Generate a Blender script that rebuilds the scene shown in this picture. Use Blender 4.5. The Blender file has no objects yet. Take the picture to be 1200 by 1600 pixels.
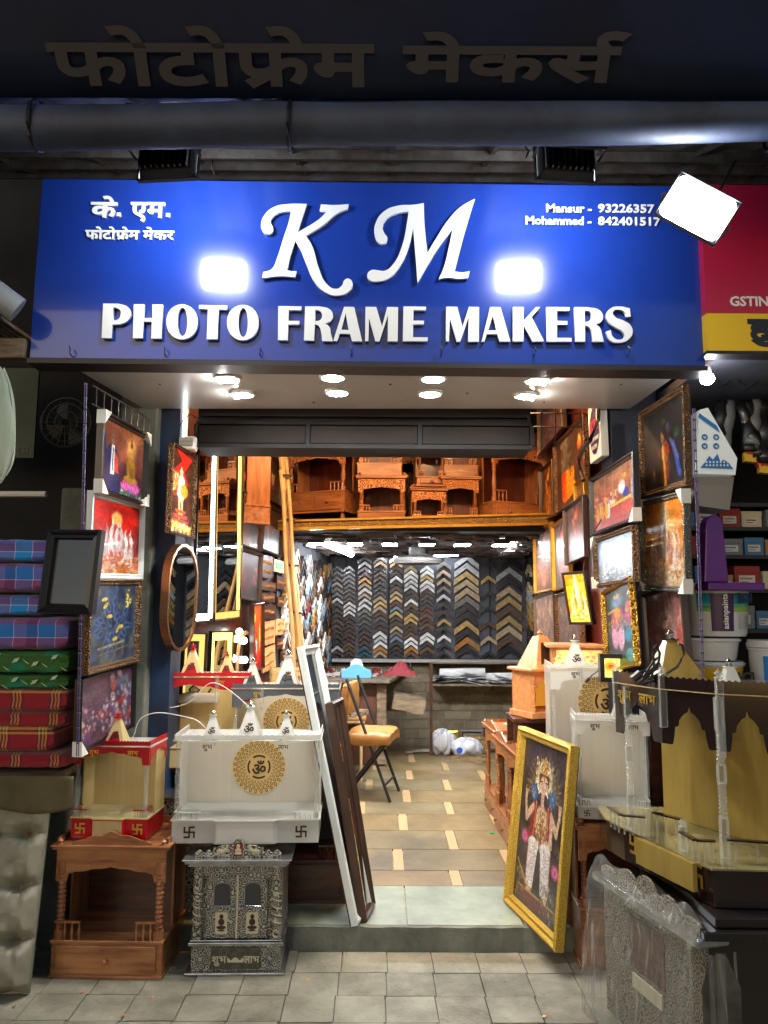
import bpy, math, random
import numpy as np
from mathutils import Vector, Matrix
random.seed(11); np.random.seed(11)
R = math.radians; PI = math.pi
SC = bpy.context.scene; COL = SC.collection
# ------------------------------------------------------------------ camera, world, exposure
H = 1.55; PITCH = R(7.1); ROLL = R(0.35); F = 1200.0
def ray(px, py):
    u = px-600.0; v = 800.0-py
    c, s = math.cos(ROLL), math.sin(ROLL)
    u, v = u*c-v*s, u*s+v*c
    x, z = u/F, v/F
    cp, sp = math.cos(PITCH), math.sin(PITCH)
    return Vector((x, cp-z*sp, sp+z*cp))
EYE = Vector((0, 0, H))
def P(px, py, Y): r = ray(px, py); return EYE+r*(Y/r.y)
def PZ(px, py, z): r = ray(px, py); return EYE+r*((z-H)/r.z)
def PV(px, py, L):                      # on the vertical plane through the plan line L = (x0,y0,x1,y1)
    x0, y0, x1, y1 = L; nx, ny = (y1-y0), -(x1-x0); r = ray(px, py)
    return EYE+r*((nx*x0+ny*y0)/(nx*r.x+ny*r.y))
cam_d = bpy.data.cameras.new('camera'); cam = bpy.data.objects.new('camera', cam_d); COL.objects.link(cam)
cam_d.sensor_fit = 'HORIZONTAL'; cam_d.sensor_width = 36; cam_d.lens = 36; cam_d.clip_end = 200; cam_d.clip_start = .05
cam.matrix_world = Matrix.Translation(EYE) @ Matrix.Rotation(R(90)+PITCH, 4, 'X') @ Matrix.Rotation(ROLL, 4, 'Z')
SC.camera = cam
wd = bpy.data.worlds.new('World'); SC.world = wd; wd.use_nodes = True
_n = wd.node_tree.nodes; _bg = _n['Background']
_sky = _n.new('ShaderNodeTexSky'); _sky.sky_type = 'NISHITA'; _sky.sun_disc = False
_sky.sun_elevation = R(18); _sky.sun_rotation = R(200); _sky.altitude = 0
wd.node_tree.links.new(_sky.outputs[0], _bg.inputs[0]); _bg.inputs[1].default_value = 0.085
SC.view_settings.view_transform = 'Standard'; SC.view_settings.look = 'None'
SC.view_settings.exposure = 0.0; SC.view_settings.gamma = 1
SC.cycles.use_denoising = True; SC.cycles.max_bounces = 8; SC.cycles.transparent_max_bounces = 24
SC.cycles.caustics_reflective = False; SC.cycles.caustics_refractive = False
SC.cycles.sample_clamp_indirect = 4.0; SC.cycles.sample_clamp_direct = 0
# ------------------------------------------------------------------ colours and materials
def lin(c): c /= 255.0; return c/12.92 if c <= .04045 else ((c+.055)/1.055)**2.4
def S(r, g, b): return (lin(r), lin(g), lin(b))
def mat(name, col, rough=.5, metal=0, col2=None, nscale=8, stretch=(1, 1, 1), bump=0, bscale=40, coat=0, ntype='noise',
        emis=None, estr=0, spec=.5, translucent=0, rvar=0, contrast=(.35, .65), world=False, dirt=0):
    m = bpy.data.materials.new(name); m.use_nodes = True; nt = m.node_tree; N = nt.nodes; L = nt.links
    b = N['Principled BSDF']; b.inputs['Roughness'].default_value = rough; b.inputs['Metallic'].default_value = metal
    b.inputs['Base Color'].default_value = (*col, 1); b.inputs['Coat Weight'].default_value = coat
    b.inputs['Specular IOR Level'].default_value = spec; b.inputs['Coat Roughness'].default_value = .08
    tc = N.new('ShaderNodeTexCoord'); mp = N.new('ShaderNodeMapping'); L.new(N.new('ShaderNodeNewGeometry').outputs['Position'] if world else tc.outputs['Object'], mp.inputs[0])
    mp.inputs['Scale'].default_value = stretch
    if col2 is not None or rvar:
        t = N.new({'noise': 'ShaderNodeTexNoise', 'voronoi': 'ShaderNodeTexVoronoi', 'wave': 'ShaderNodeTexWave'}[ntype])
        t.inputs['Scale'].default_value = nscale
        if ntype == 'noise': t.inputs['Detail'].default_value = 6; t.inputs['Roughness'].default_value = .6; fac = t.outputs[0]
        elif ntype == 'wave': t.inputs['Distortion'].default_value = 5; t.inputs['Detail'].default_value = 3; fac = t.outputs['Fac']
        else: fac = t.outputs['Distance']
        L.new(mp.outputs[0], t.inputs[0])
        cr = N.new('ShaderNodeValToRGB'); L.new(fac, cr.inputs[0])
        cr.color_ramp.elements[0].position = contrast[0]; cr.color_ramp.elements[1].position = contrast[1]
        cr.color_ramp.elements[0].color = (*col, 1); cr.color_ramp.elements[1].color = (*(col2 or col), 1)
        L.new(cr.outputs[0], b.inputs['Base Color'])
        if dirt:                                    # broad stains over the fine mottling
            t3 = N.new('ShaderNodeTexNoise'); t3.inputs['Scale'].default_value = 1.7; t3.inputs['Detail'].default_value = 8; t3.inputs['Roughness'].default_value = .7; t3.inputs['Distortion'].default_value = .5; L.new(mp.outputs[0], t3.inputs[0])
            r3 = N.new('ShaderNodeMapRange'); r3.inputs[1].default_value = .42; r3.inputs[2].default_value = .66; r3.inputs[3].default_value = 1; r3.inputs[4].default_value = 1-dirt; L.new(t3.outputs[0], r3.inputs[0])
            t4 = N.new('ShaderNodeTexVoronoi'); t4.inputs['Scale'].default_value = 16; L.new(mp.outputs[0], t4.inputs[0]); r4 = N.new('ShaderNodeMapRange'); r4.inputs[1].default_value = .05; r4.inputs[2].default_value = .12; r4.inputs[3].default_value = 1-dirt*.8; r4.inputs[4].default_value = 1; L.new(t4.outputs['Distance'], r4.inputs[0])
            mu = N.new('ShaderNodeMath'); mu.operation = 'MULTIPLY'; L.new(r3.outputs[0], mu.inputs[0]); L.new(r4.outputs[0], mu.inputs[1])
            vm = N.new('ShaderNodeVectorMath'); vm.operation = 'SCALE'; L.new(cr.outputs[0], vm.inputs[0]); L.new(mu.outputs[0], vm.inputs['Scale']); L.new(vm.outputs[0], b.inputs['Base Color'])
        if rvar:
            mr = N.new('ShaderNodeMapRange'); L.new(fac, mr.inputs[0])
            mr.inputs[3].default_value = max(0, rough-rvar); mr.inputs[4].default_value = min(1, rough+rvar); L.new(mr.outputs[0], b.inputs['Roughness'])
    if bump:
        t2 = N.new('ShaderNodeTexNoise'); t2.inputs['Scale'].default_value = bscale; t2.inputs['Detail'].default_value = 5
        L.new(mp.outputs[0], t2.inputs[0]); bp = N.new('ShaderNodeBump'); bp.inputs['Strength'].default_value = bump; bp.inputs['Distance'].default_value = .01
        L.new(t2.outputs[0], bp.inputs['Height']); L.new(bp.outputs[0], b.inputs['Normal'])
    if emis is not None: b.inputs['Emission Color'].default_value = (*emis, 1); b.inputs['Emission Strength'].default_value = estr
    if translucent:
        tr = N.new('ShaderNodeBsdfTranslucent'); mx = N.new('ShaderNodeMixShader'); mx.inputs[0].default_value = translucent
        tr.inputs[0].default_value = (*col, 1)
        L.new(b.outputs[0], mx.inputs[1]); L.new(tr.outputs[0], mx.inputs[2]); L.new(mx.outputs[0], N['Material Output'].inputs[0])
    return m
def ornate(name, dark, light, scale=60, rough=.35, metal=.8, bstr=.6):
    """embossed scroll-work: rings and veins raised from a darker ground"""
    m = bpy.data.materials.new(name); m.use_nodes = True; nt = m.node_tree; N = nt.nodes; L = nt.links; b = N['Principled BSDF']
    tc = N.new('ShaderNodeTexCoord'); v = N.new('ShaderNodeTexVoronoi'); v.inputs['Scale'].default_value = scale*.42; v.inputs['Randomness'].default_value = .55
    nz = N.new('ShaderNodeTexNoise'); nz.inputs['Scale'].default_value = scale*.9; nz.inputs['Detail'].default_value = 2
    L.new(tc.outputs['Object'], v.inputs[0]); L.new(tc.outputs['Object'], nz.inputs[0])
    md = N.new('ShaderNodeMath'); md.operation = 'MULTIPLY_ADD'; md.inputs[1].default_value = 21; L.new(v.outputs['Distance'], md.inputs[0]); L.new(nz.outputs[0], md.inputs[2])
    sn = N.new('ShaderNodeMath'); sn.operation = 'SINE'; L.new(md.outputs[0], sn.inputs[0]); ad = N.new('ShaderNodeMath'); ad.operation = 'MULTIPLY_ADD'; ad.inputs[1].default_value = .42; ad.inputs[2].default_value = .5; L.new(sn.outputs[0], ad.inputs[0])
    mx = N.new('ShaderNodeMath'); mx.operation = 'MULTIPLY'; L.new(ad.outputs[0], mx.inputs[0]); mx.inputs[1].default_value = 1
    cr = N.new('ShaderNodeValToRGB'); L.new(mx.outputs[0], cr.inputs[0]); cr.color_ramp.elements[0].position = .25; cr.color_ramp.elements[1].position = .55
    cr.color_ramp.elements[0].color = (*dark, 1); cr.color_ramp.elements[1].color = (*light, 1); L.new(cr.outputs[0], b.inputs['Base Color'])
    bp = N.new('ShaderNodeBump'); bp.inputs['Strength'].default_value = bstr; bp.inputs['Distance'].default_value = .004
    L.new(mx.outputs[0], bp.inputs['Height']); L.new(bp.outputs[0], b.inputs['Normal'])
    b.inputs['Metallic'].default_value = metal; b.inputs['Roughness'].default_value = rough
    return m
def lamp_mat(name, col, strength):
    m = bpy.data.materials.new(name); m.use_nodes = True; N = m.node_tree.nodes
    e = N.new('ShaderNodeEmission'); e.inputs[0].default_value = (*col, 1); e.inputs[1].default_value = strength
    m.node_tree.links.new(e.outputs[0], N['Material Output'].inputs[0]); return m
def clear_mat(name, tint, opacity=.3, rough=.08, film=False):
    m = bpy.data.materials.new(name); m.use_nodes = True; nt = m.node_tree; N = nt.nodes; L = nt.links
    b = N['Principled BSDF']; b.inputs['Base Color'].default_value = (*tint, 1); b.inputs['Roughness'].default_value = rough
    t = N.new('ShaderNodeBsdfTransparent'); mx = N.new('ShaderNodeMixShader'); t.inputs[0].default_value = (.96, .97, .97, 1)
    L.new(t.outputs[0], mx.inputs[1]); L.new(b.outputs[0], mx.inputs[2]); L.new(mx.outputs[0], N['Material Output'].inputs[0])
    if film:
        tc = N.new('ShaderNodeTexCoord'); mp = N.new('ShaderNodeMapping'); mp.inputs['Scale'].default_value = (14, 14, 2.0); mp.inputs['Rotation'].default_value = (.15, .35, .2)
        n = N.new('ShaderNodeTexNoise'); n.inputs['Scale'].default_value = 1.6; n.inputs['Detail'].default_value = 3; n.inputs['Distortion'].default_value = 1.4; n.noise_type = 'RIDGED_MULTIFRACTAL'
        L.new(tc.outputs['Object'], mp.inputs[0]); L.new(mp.outputs[0], n.inputs[0])
        r = N.new('ShaderNodeMapRange'); r.inputs[1].default_value = .05; r.inputs[2].default_value = .8; r.inputs[3].default_value = opacity*.45; r.inputs[4].default_value = min(1, opacity*2.2)
        L.new(n.outputs[0], r.inputs[0]); L.new(r.outputs[0], mx.inputs[0])
        bp = N.new('ShaderNodeBump'); bp.inputs['Strength'].default_value = .9; bp.inputs['Distance'].default_value = .02; L.new(n.outputs[0], bp.inputs['Height']); L.new(bp.outputs[0], b.inputs['Normal'])
    else:
        lw = N.new('ShaderNodeLayerWeight'); lw.inputs[0].default_value = .35; mr = N.new('ShaderNodeMapRange')
        mr.inputs[3].default_value = opacity*.5; mr.inputs[4].default_value = min(1, opacity*2.4); L.new(lw.outputs['Facing'], mr.inputs[0]); L.new(mr.outputs[0], mx.inputs[0])
    return m
# ------------------------------------------------------------------ mesh helpers
class MB:
    def __init__(s): s.v = []; s.f = []; s.m = Matrix.Identity(4)
    def add(s, vs, fs):
        o = len(s.v); s.v += [tuple(s.m @ Vector(p)) for p in vs]; s.f += [tuple(i+o for i in f) for f in fs]; return s
    def box(s, x0, x1, y0, y1, z0, z1):
        return s.add([(x0,y0,z0),(x1,y0,z0),(x1,y1,z0),(x0,y1,z0),(x0,y0,z1),(x1,y0,z1),(x1,y1,z1),(x0,y1,z1)],
                     [(0,3,2,1),(4,5,6,7),(0,1,5,4),(1,2,6,5),(2,3,7,6),(3,0,4,7)])
    def hexa(s, a):        # 8 corners: bottom ring, top ring
        return s.add(a, [(0,3,2,1),(4,5,6,7),(0,1,5,4),(1,2,6,5),(2,3,7,6),(3,0,4,7)])
    def cyl(s, p0, p1, r0, r1=None, n=12, caps=True):
        r1 = r0 if r1 is None else r1; p0 = Vector(p0); p1 = Vector(p1); d = (p1-p0).normalized()
        a = d.orthogonal().normalized(); b = d.cross(a); vs = []
        for p, r in ((p0, r0), (p1, r1)):
            for i in range(n): t = 2*PI*i/n; vs.append(p+a*math.cos(t)*r+b*math.sin(t)*r)
        fs = [(i, (i+1) % n, n+(i+1) % n, n+i) for i in range(n)]
        if caps: fs += [tuple(range(n))[::-1], tuple(range(n, 2*n))]
        return s.add(vs, fs)
    def lathe(s, prof, c=(0, 0, 0), n=14, sx=1, sy=1, caps=True):   # prof: (r,z)
        vs = []
        for r, z in prof:
            for i in range(n): t = 2*PI*i/n; vs.append((c[0]+r*math.cos(t)*sx, c[1]+r*math.sin(t)*sy, c[2]+z))
        fs = []
        for k in range(len(prof)-1):
            for i in range(n): j = (i+1) % n; fs.append((k*n+i, k*n+j, (k+1)*n+j, (k+1)*n+i))
        if caps: fs += [tuple(range(n))[::-1], tuple(range((len(prof)-1)*n, len(prof)*n))]
        return s.add(vs, fs)
    def tube(s, pts, r, n=6):
        pts = [Vector(p) for p in pts]; vs = []; up = Vector((0, 0, 1))
        for k, p in enumerate(pts):
            d = (pts[min(k+1, len(pts)-1)]-pts[max(k-1, 0)]).normalized()
            a = d.cross(up if abs(d.z) < .9 else Vector((1, 0, 0))).normalized(); b = d.cross(a)
            for i in range(n): t = 2*PI*i/n; vs.append(p+a*math.cos(t)*r+b*math.sin(t)*r)
        fs = [(k*n+i, k*n+(i+1) % n, (k+1)*n+(i+1) % n, (k+1)*n+i) for k in range(len(pts)-1) for i in range(n)]
        fs += [tuple(range(n))[::-1], tuple(range((len(pts)-1)*n, len(pts)*n))]
        return s.add(vs, fs)
    def slab(s, xs, lo, hi, y0, y1):    # a panel in xz with lower edge lo(x), upper edge hi(x), from y0 to y1
        n = len(xs); vs = []
        for x in xs: a, b = lo(x), hi(x); vs += [(x, y0, a), (x, y0, b), (x, y1, a), (x, y1, b)]
        fs = []
        for i in range(n-1):
            a = i*4; b = a+4; fs += [(a, b, b+1, a+1), (a+2, a+3, b+3, b+2), (a, a+2, b+2, b), (a+1, b+1, b+3, a+3)]
        fs += [(0, 1, 3, 2), ((n-1)*4, (n-1)*4+2, (n-1)*4+3, (n-1)*4+1)]
        return s.add(vs, fs)
    def prism(s, poly, z0, z1):
        n = len(poly); return s.add([(x, y, z0) for x, y in poly]+[(x, y, z1) for x, y in poly],
            [tuple(range(n))[::-1], tuple(range(n, 2*n))]+[(i, (i+1) % n, n+(i+1) % n, n+i) for i in range(n)])
    def grid(s, nu, nv, fn, thick=None):
        vs = [fn(i/(nu-1), j/(nv-1)) for j in range(nv) for i in range(nu)]
        return s.add(vs, [(j*nu+i, j*nu+i+1, (j+1)*nu+i+1, (j+1)*nu+i) for j in range(nv-1) for i in range(nu-1)])
    def sphere(s, c, r, sz=1, n=12):
        return s.lathe([(r*math.sin(PI*k/8)+1e-4, -r*sz*math.cos(PI*k/8)) for k in range(9)], c, n)
    def mesh(s, name, m):
        me = bpy.data.meshes.new(name); me.from_pydata(s.v, [], s.f); me.validate(); me.update()
        if m: me.materials.append(m)
        return me
    def build(s, name, m, parent=None, bevel=0, smooth=False, label=None, solid=0):
        me = s.mesh(name, m); o = bpy.data.objects.new(name, me); COL.objects.link(o)
        if parent: o.parent = parent
        if smooth: me.polygons.foreach_set('use_smooth', [True]*len(me.polygons)); me.set_sharp_from_angle(angle=R(38))
        if solid: md = o.modifiers.new('s', 'SOLIDIFY'); md.thickness = solid
        if bevel: md = o.modifiers.new('b', 'BEVEL'); md.width = bevel; md.segments = 2; md.limit_method = 'ANGLE'
        if label: o['label'] = label
        return o
def chaikin(p, n=3):
    for _ in range(n):
        q = [p[0]]
        for a, b in zip(p, p[1:]): q += [a.lerp(b, .25), a.lerp(b, .75)]
        p = q+[p[-1]]
    return p
def tag(o, label, cat, group=None):
    o['label'] = label; o['category'] = cat
    if group: o['group'] = group
    return o
def thing(name, label, cat, loc=(0, 0, 0), rz=0, group=None, M=None):
    o = bpy.data.objects.new(name, None); COL.objects.link(o); o.empty_display_size = .1
    o.matrix_world = M if M is not None else Matrix.Translation(Vector(loc)) @ Matrix.Rotation(rz, 4, 'Z')
    return tag(o, label, cat, group)
def struct(o, label=None): o['kind'] = 'structure'; return o
def stuff(o, label=None):
    o['kind'] = 'stuff'
    if label: o['label'] = label
    return o
def dup(root, label=None, loc=None, rz=None, M=None, parent=None):
    c = root.copy(); COL.objects.link(c)
    if parent: c.parent = parent
    for ch in list(root.children): dup(ch, parent=c)
    if label: c['label'] = label
    if M is not None: c.matrix_world = M
    elif loc is not None: c.matrix_world = Matrix.Translation(Vector(loc)) @ Matrix.Rotation(rz or 0, 4, 'Z')
    return c
def basis(bl, br, tl):     # local x: bl->br, local z: up along the panel, local -y: towards the viewer side; origin bottom left
    x = (br-bl); w = x.length; x.normalize(); u = tl-bl; u = u-x*u.dot(x); h = u.length; u.normalize(); y = u.cross(x)
    M = Matrix((( x.x, y.x, u.x, bl.x), (x.y, y.y, u.y, bl.y), (x.z, y.z, u.z, bl.z), (0, 0, 0, 1))); return M, w, h
# ------------------------------------------------------------------ outline shapes (letters, emblems)
def outlines(name, loops, m, parent, M=None, extrude=.001, offset=0, smooth_flags=None, label=None):
    cu = bpy.data.curves.new(name, 'CURVE'); cu.dimensions = '2D'; cu.fill_mode = 'BOTH'; cu.extrude = extrude; cu.offset = offset; cu.resolution_u = 5
    for k, lp in enumerate(loops):
        fl = smooth_flags[k] if smooth_flags else None
        if fl:
            sp = cu.splines.new('BEZIER'); sp.bezier_points.add(len(lp)-1)
            for bp_, p, c in zip(sp.bezier_points, lp, fl):
                bp_.co = (p[0], p[1], 0); t = 'VECTOR' if c else 'AUTO'; bp_.handle_left_type = t; bp_.handle_right_type = t
        else:
            sp = cu.splines.new('POLY'); sp.points.add(len(lp)-1)
            for q, p in zip(sp.points, lp): q.co = (p[0], p[1], 0, 1)
        sp.use_cyclic_u = True
    t = bpy.data.objects.new(name, cu); COL.objects.link(t); bpy.context.view_layer.update()
    me = bpy.data.meshes.new_from_object(t, depsgraph=bpy.context.evaluated_depsgraph_get()); bpy.data.objects.remove(t); bpy.data.curves.remove(cu)
    me.materials.clear(); me.materials.append(m)
    me.transform(Matrix.Rotation(R(90), 4, 'X'))      # xy outline -> upright xz, facing -y
    if M is not None: me.transform(M)
    o = bpy.data.objects.new(name, me); COL.objects.link(o)
    if parent: o.parent = parent
    if label: o['label'] = label
    return o
def latin(name, body, size, m, parent, M, extrude=.0006, offset=0, width=None, align='LEFT', rot=0):
    cu = bpy.data.curves.new(name, 'FONT'); cu.body = body; cu.size = size; cu.extrude = extrude; cu.offset = offset; cu.align_x = align; cu.resolution_u = 2
    t = bpy.data.objects.new(name, cu); COL.objects.link(t); bpy.context.view_layer.update()
    me = bpy.data.meshes.new_from_object(t, depsgraph=bpy.context.evaluated_depsgraph_get()); bpy.data.objects.remove(t); bpy.data.curves.remove(cu)
    if width and len(me.vertices):
        xs = [v.co.x for v in me.vertices]; k = width/max(1e-6, max(xs)-min(xs)); me.transform(Matrix.Diagonal((k, 1, 1, 1)))
    me.materials.clear(); me.materials.append(m)
    me.transform(M @ Matrix.Rotation(R(90), 4, 'X') @ Matrix.Rotation(rot, 4, 'Z'))
    o = bpy.data.objects.new(name, me); COL.objects.link(o)
    if parent: o.parent = parent
    return o
DEVA = {
 'ka': ['446,316 260,316 260,200 290,222 327,229 361,223 388,205 405,176 411,137 403,81 374,22 333,46 356,88 365,136 363,160 354,176 341,186 323,190 291,179 260,148 260,0 213,0 213,100 179,78 156,70 130,68 79,79 58,92 41,112 30,136 26,167 34,208 58,240 94,260 140,267 170,265 195,261 191,219 168,223 143,225 113,221 91,210 78,192 73,168 77,141 90,123 109,112 131,108 155,111 176,120 213,149 213,316 0,316 0,357 446,357'],
 'pha': ['264,316 264,200 295,222 332,229 366,223 393,205 411,176 416,137 408,81 379,22 338,46 361,88 370,136 368,160 359,176 345,186 327,190 296,179 264,148 264,0 218,0 218,111 186,92 142,84 101,92 72,113 51,150 47,174 45,203 45,316 0,316 0,357 451,357 451,316', '92,316 92,207 93,180 95,161 108,138 122,128 142,125 184,134 218,160 218,316'],
 'tta': ['298,316 213,316 213,200 182,200 136,196 104,183 80,157 72,123 76,98 85,78 100,62 118,51 163,43 215,50 261,70 277,27 223,8 164,0 127,4 93,15 65,33 44,58 31,89 26,126 31,161 46,189 69,212 97,228 130,238 165,241 167,316 0,316 0,357 298,357'],
 'ma': ['292,316 292,0 246,0 246,144 119,144 119,122 117,106 111,95 91,87 68,94 46,112 29,136 22,160 30,177 41,183 57,184 72,184 72,316 0,316 0,357 352,357 352,316', '246,316 119,316 119,184 246,184'],
 'e': ['326,316 272,316 272,218 271,192 268,172 253,141 226,120 186,110 176,153 198,158 213,168 223,185 225,198 226,218 226,316 92,316 92,203 94,160 101,132 118,112 149,92 213,56 243,36 264,17 275,-4 279,-30 270,-74 252,-106 211,-82 225,-57 231,-32 227,-12 209,6 191,18 167,32 117,61 78,88 55,122 48,147 45,182 45,316 0,316 0,357 326,357'],
 'ra': ['227,24 196,-7 132,50 79,104 59,127 43,147 27,175 23,195 32,216 43,223 60,226 85,219 104,200 123,213 137,229 147,269 144,295 137,316 0,316 0,357 244,357 244,316 184,316 191,293 193,263 190,234 180,210 146,173 96,146 156,84'],
 'sha': ['70,109 52,111 36,119 26,131 23,146 26,161 33,172 60,180 81,176 110,159 136,172 157,192 171,220 175,254 171,283 158,306 139,320 114,325 99,323 88,317 79,296 85,278 107,261 127,255 155,253 145,213 98,221 65,240 45,266 38,297 43,324 58,345 83,358 117,363 143,360 168,351 189,335 206,314 217,286 221,253 216,215 201,179 177,150 146,127 196,77 238,25 201,-1 173,37 148,67 103,111', '339,316 339,0 293,0 293,316 242,316 242,357 399,357 399,316'],
 'bha': ['100,363 138,357 167,337 184,306 189,283 191,251 191,184 306,184 306,316 231,316 231,357 412,357 412,316 353,316 353,0 306,0 306,144 191,144 191,122 189,106 182,95 163,87 140,94 117,112 101,136 94,160 102,177 113,183 129,184 145,184 145,245 145,269 142,286 133,309 118,322 97,326 74,319 65,299 69,285 79,275 97,268 125,264 121,223 82,230 52,244 33,267 26,299 32,328 48,348 72,359'],
 'la': ['0,316 0,357 398,357 398,316 338,316 338,0 292,0 292,204 284,204 256,198 228,173 216,150 204,119 160,133 179,180 151,196 120,203 100,199 85,190 75,174 72,156 75,134 85,114 121,73 177,23 146,-7 86,48 42,101 30,128 26,158 29,186 40,208 56,224 75,236 117,245 163,236 203,213 241,237 287,245 292,245 292,316'],
 'sa': ['337,316 337,0 291,0 291,153 257,146 218,144 167,148 122,159 96,145 151,84 218,24 187,-7 127,50 76,104 42,147 32,163 26,175 23,195 32,216 43,223 60,226 85,219 104,201 120,229 125,263 122,294 115,316 0,316 0,357 397,357 397,316', '212,185 253,187 291,195 291,316 161,316 168,294 171,263 166,221 150,191'],
 'ha': ['184,40 218,56 228,69 231,85 227,104 215,119 193,128 161,132 126,127 100,115 85,96 79,71 86,37 96,19 113,0 138,-23 173,-51 142,-82 96,-42 62,-5 40,33 33,75 42,113 66,142 47,168 40,202 45,230 61,249 91,263 132,267 207,267 207,316 0,316 0,357 314,357 314,316 254,316 254,226 132,226 107,225 94,219 86,199 91,179 105,163 163,172 199,169 228,160 249,146 265,129 273,109 276,88 271,57 257,33 233,14 200,1'],
 'u_': ['-142,-7 -111,3 -78,6 -40,1 -11,-16 7,-41 13,-74 6,-106 -14,-132 -46,-148 -90,-154 -142,-147 -186,-128 -225,-97 -261,-57 -226,-33 -184,-78 -141,-104 -90,-113 -57,-108 -36,-93 -29,-70 -33,-54 -43,-42 -75,-33 -103,-36 -128,-45'],
 'o_': ['98,316 98,0 51,0 51,316 0,316 0,357 157,357 157,316', '52,353 40,394 28,425 15,447 2,462 -14,470 -32,473 -55,470 -72,465 -86,507 -34,515 -5,511 20,500 41,480 61,450 78,408 95,353'],
 'e_': ['-97,353 -109,394 -121,425 -133,447 -147,462 -163,470 -181,473 -203,470 -221,465 -235,507 -183,515 -154,511 -129,500 -107,480 -88,450 -71,408 -54,353'],
 'aa_': ['98,316 98,0 51,0 51,316 0,316 0,357 157,357 157,316'],
 'om': ['288,469 297,489 317,497 337,489 346,469 337,448 317,440 297,448', '436,478 418,429 392,397 358,379 318,373 279,379 245,398 217,431 195,478 234,492 250,456 269,431 291,416 319,411 348,417 368,433 383,459 394,493', '270,125 263,90 244,65 215,51 179,46 133,55 91,83 53,132 17,204 57,219 83,165 111,123 141,97 175,88 195,90 211,98 221,111 225,130 222,150 213,168 183,199 149,196 146,236 180,240 202,250 214,265 218,284 215,302 205,314 173,323 135,317 98,302 84,341 121,356 171,363 211,357 240,341 258,315 264,284 253,243 240,226 221,213 239,201 256,198 277,204 296,227 314,254 334,282 354,300 377,311 405,314 447,304 465,290 480,270 490,244 493,211 486,170 466,137 434,117 392,110 368,112 346,120 308,146 337,176 363,157 394,150 413,154 430,166 443,185 447,212 444,238 435,258 421,269 403,273 376,264 364,250 350,230 335,205 306,171 287,161 262,157'],
}
GL = {k: [[tuple(int(a)/1000 for a in q.split(',')) for q in lp.split()] for lp in v] for k, v in DEVA.items()}
ADV = {'ka': .446, 'pha': .451, 'tta': .298, 'ma': .352, 'e': .326, 'ra': .244, 'sha': .40, 'bha': .412, 'la': .398, 'sa': .397, 'ha': .314, 'u_': 0, 'o_': .157, 'e_': 0, 'aa_': .157, 'om': .51, 'dot': .2, 'gap': .22, 'rakar': 0, 'reph': 0}
GL['dot'] = [[(.03, .0), (.12, .0), (.12, .09), (.03, .09)]]; GL['gap'] = []
GL['rakar'] = [[(-.236, .14), (-.375, .03), (-.345, -.015), (-.236, .075)]]
GL['reph'] = [[(-.09, .357), (-.12, .41), (-.12, .46), (-.09, .51), (-.03, .53), (.03, .51), (.01, .47), (-.03, .485), (-.07, .475), (-.08, .44), (-.075, .40), (-.045, .357)]]
def deva(name, seq, width, m, parent, M, extrude=.0006, bold=0, label=None, height=None):
    x = 0; loops = []
    for g in seq.split():
        for lp in GL[g]: loops.append([(p[0]+x, p[1]) for p in lp])
        x += ADV[g]
    k = width/x; kz = k if height is None else height/.357
    # each outline lives in its own curve run so overlapping marks do not cancel
    groups = []; x = 0
    for g in seq.split():
        for dx in ((-.008, .008) if g in ('sha', 'bha') and bold else (0,)):
            if GL[g]: groups.append([[((p[0]+x+dx)*k, p[1]*kz) for p in lp] for lp in GL[g]]+[g in ('sha', 'bha')])
        x += ADV[g]
    if len(groups) == 1: return outlines(name, groups[0][:-1], m, parent, M, extrude, bold*k, label=label)
    obs = [outlines(name, g[:-1], m, None, M @ Matrix.Translation((0, -.00005*i, 0)), extrude, 0 if g[-1] else bold*k) for i, g in enumerate(groups)]
    import bmesh
    bm = bmesh.new()
    for o in obs: bm.from_mesh(o.data)
    me = bpy.data.meshes.new(name); bm.to_mesh(me); bm.free(); me.materials.append(m)
    for o in obs: d = o.data; bpy.data.objects.remove(o); bpy.data.meshes.remove(d)
    o = bpy.data.objects.new(name, me); COL.objects.link(o); o.parent = parent
    if label: o['label'] = label
    return o
SHUBH = 'sha u_ bha'; LABH = 'la aa_ bha'
def svastika(name, size, m, parent, M):
    s = size/2; t = size*.075; mb = MB()
    for k in range(4):
        mb.m = M @ Matrix.Rotation(k*PI/2, 4, 'Y'); e = .0001*k
        mb.box(-t, s, -.0012-e, 0, -t, t)
        mb.box(s-2*t, s, -.0012-e, 0, -s*.95, -t-.0002)
    return mb.build(name, m, parent)
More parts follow.
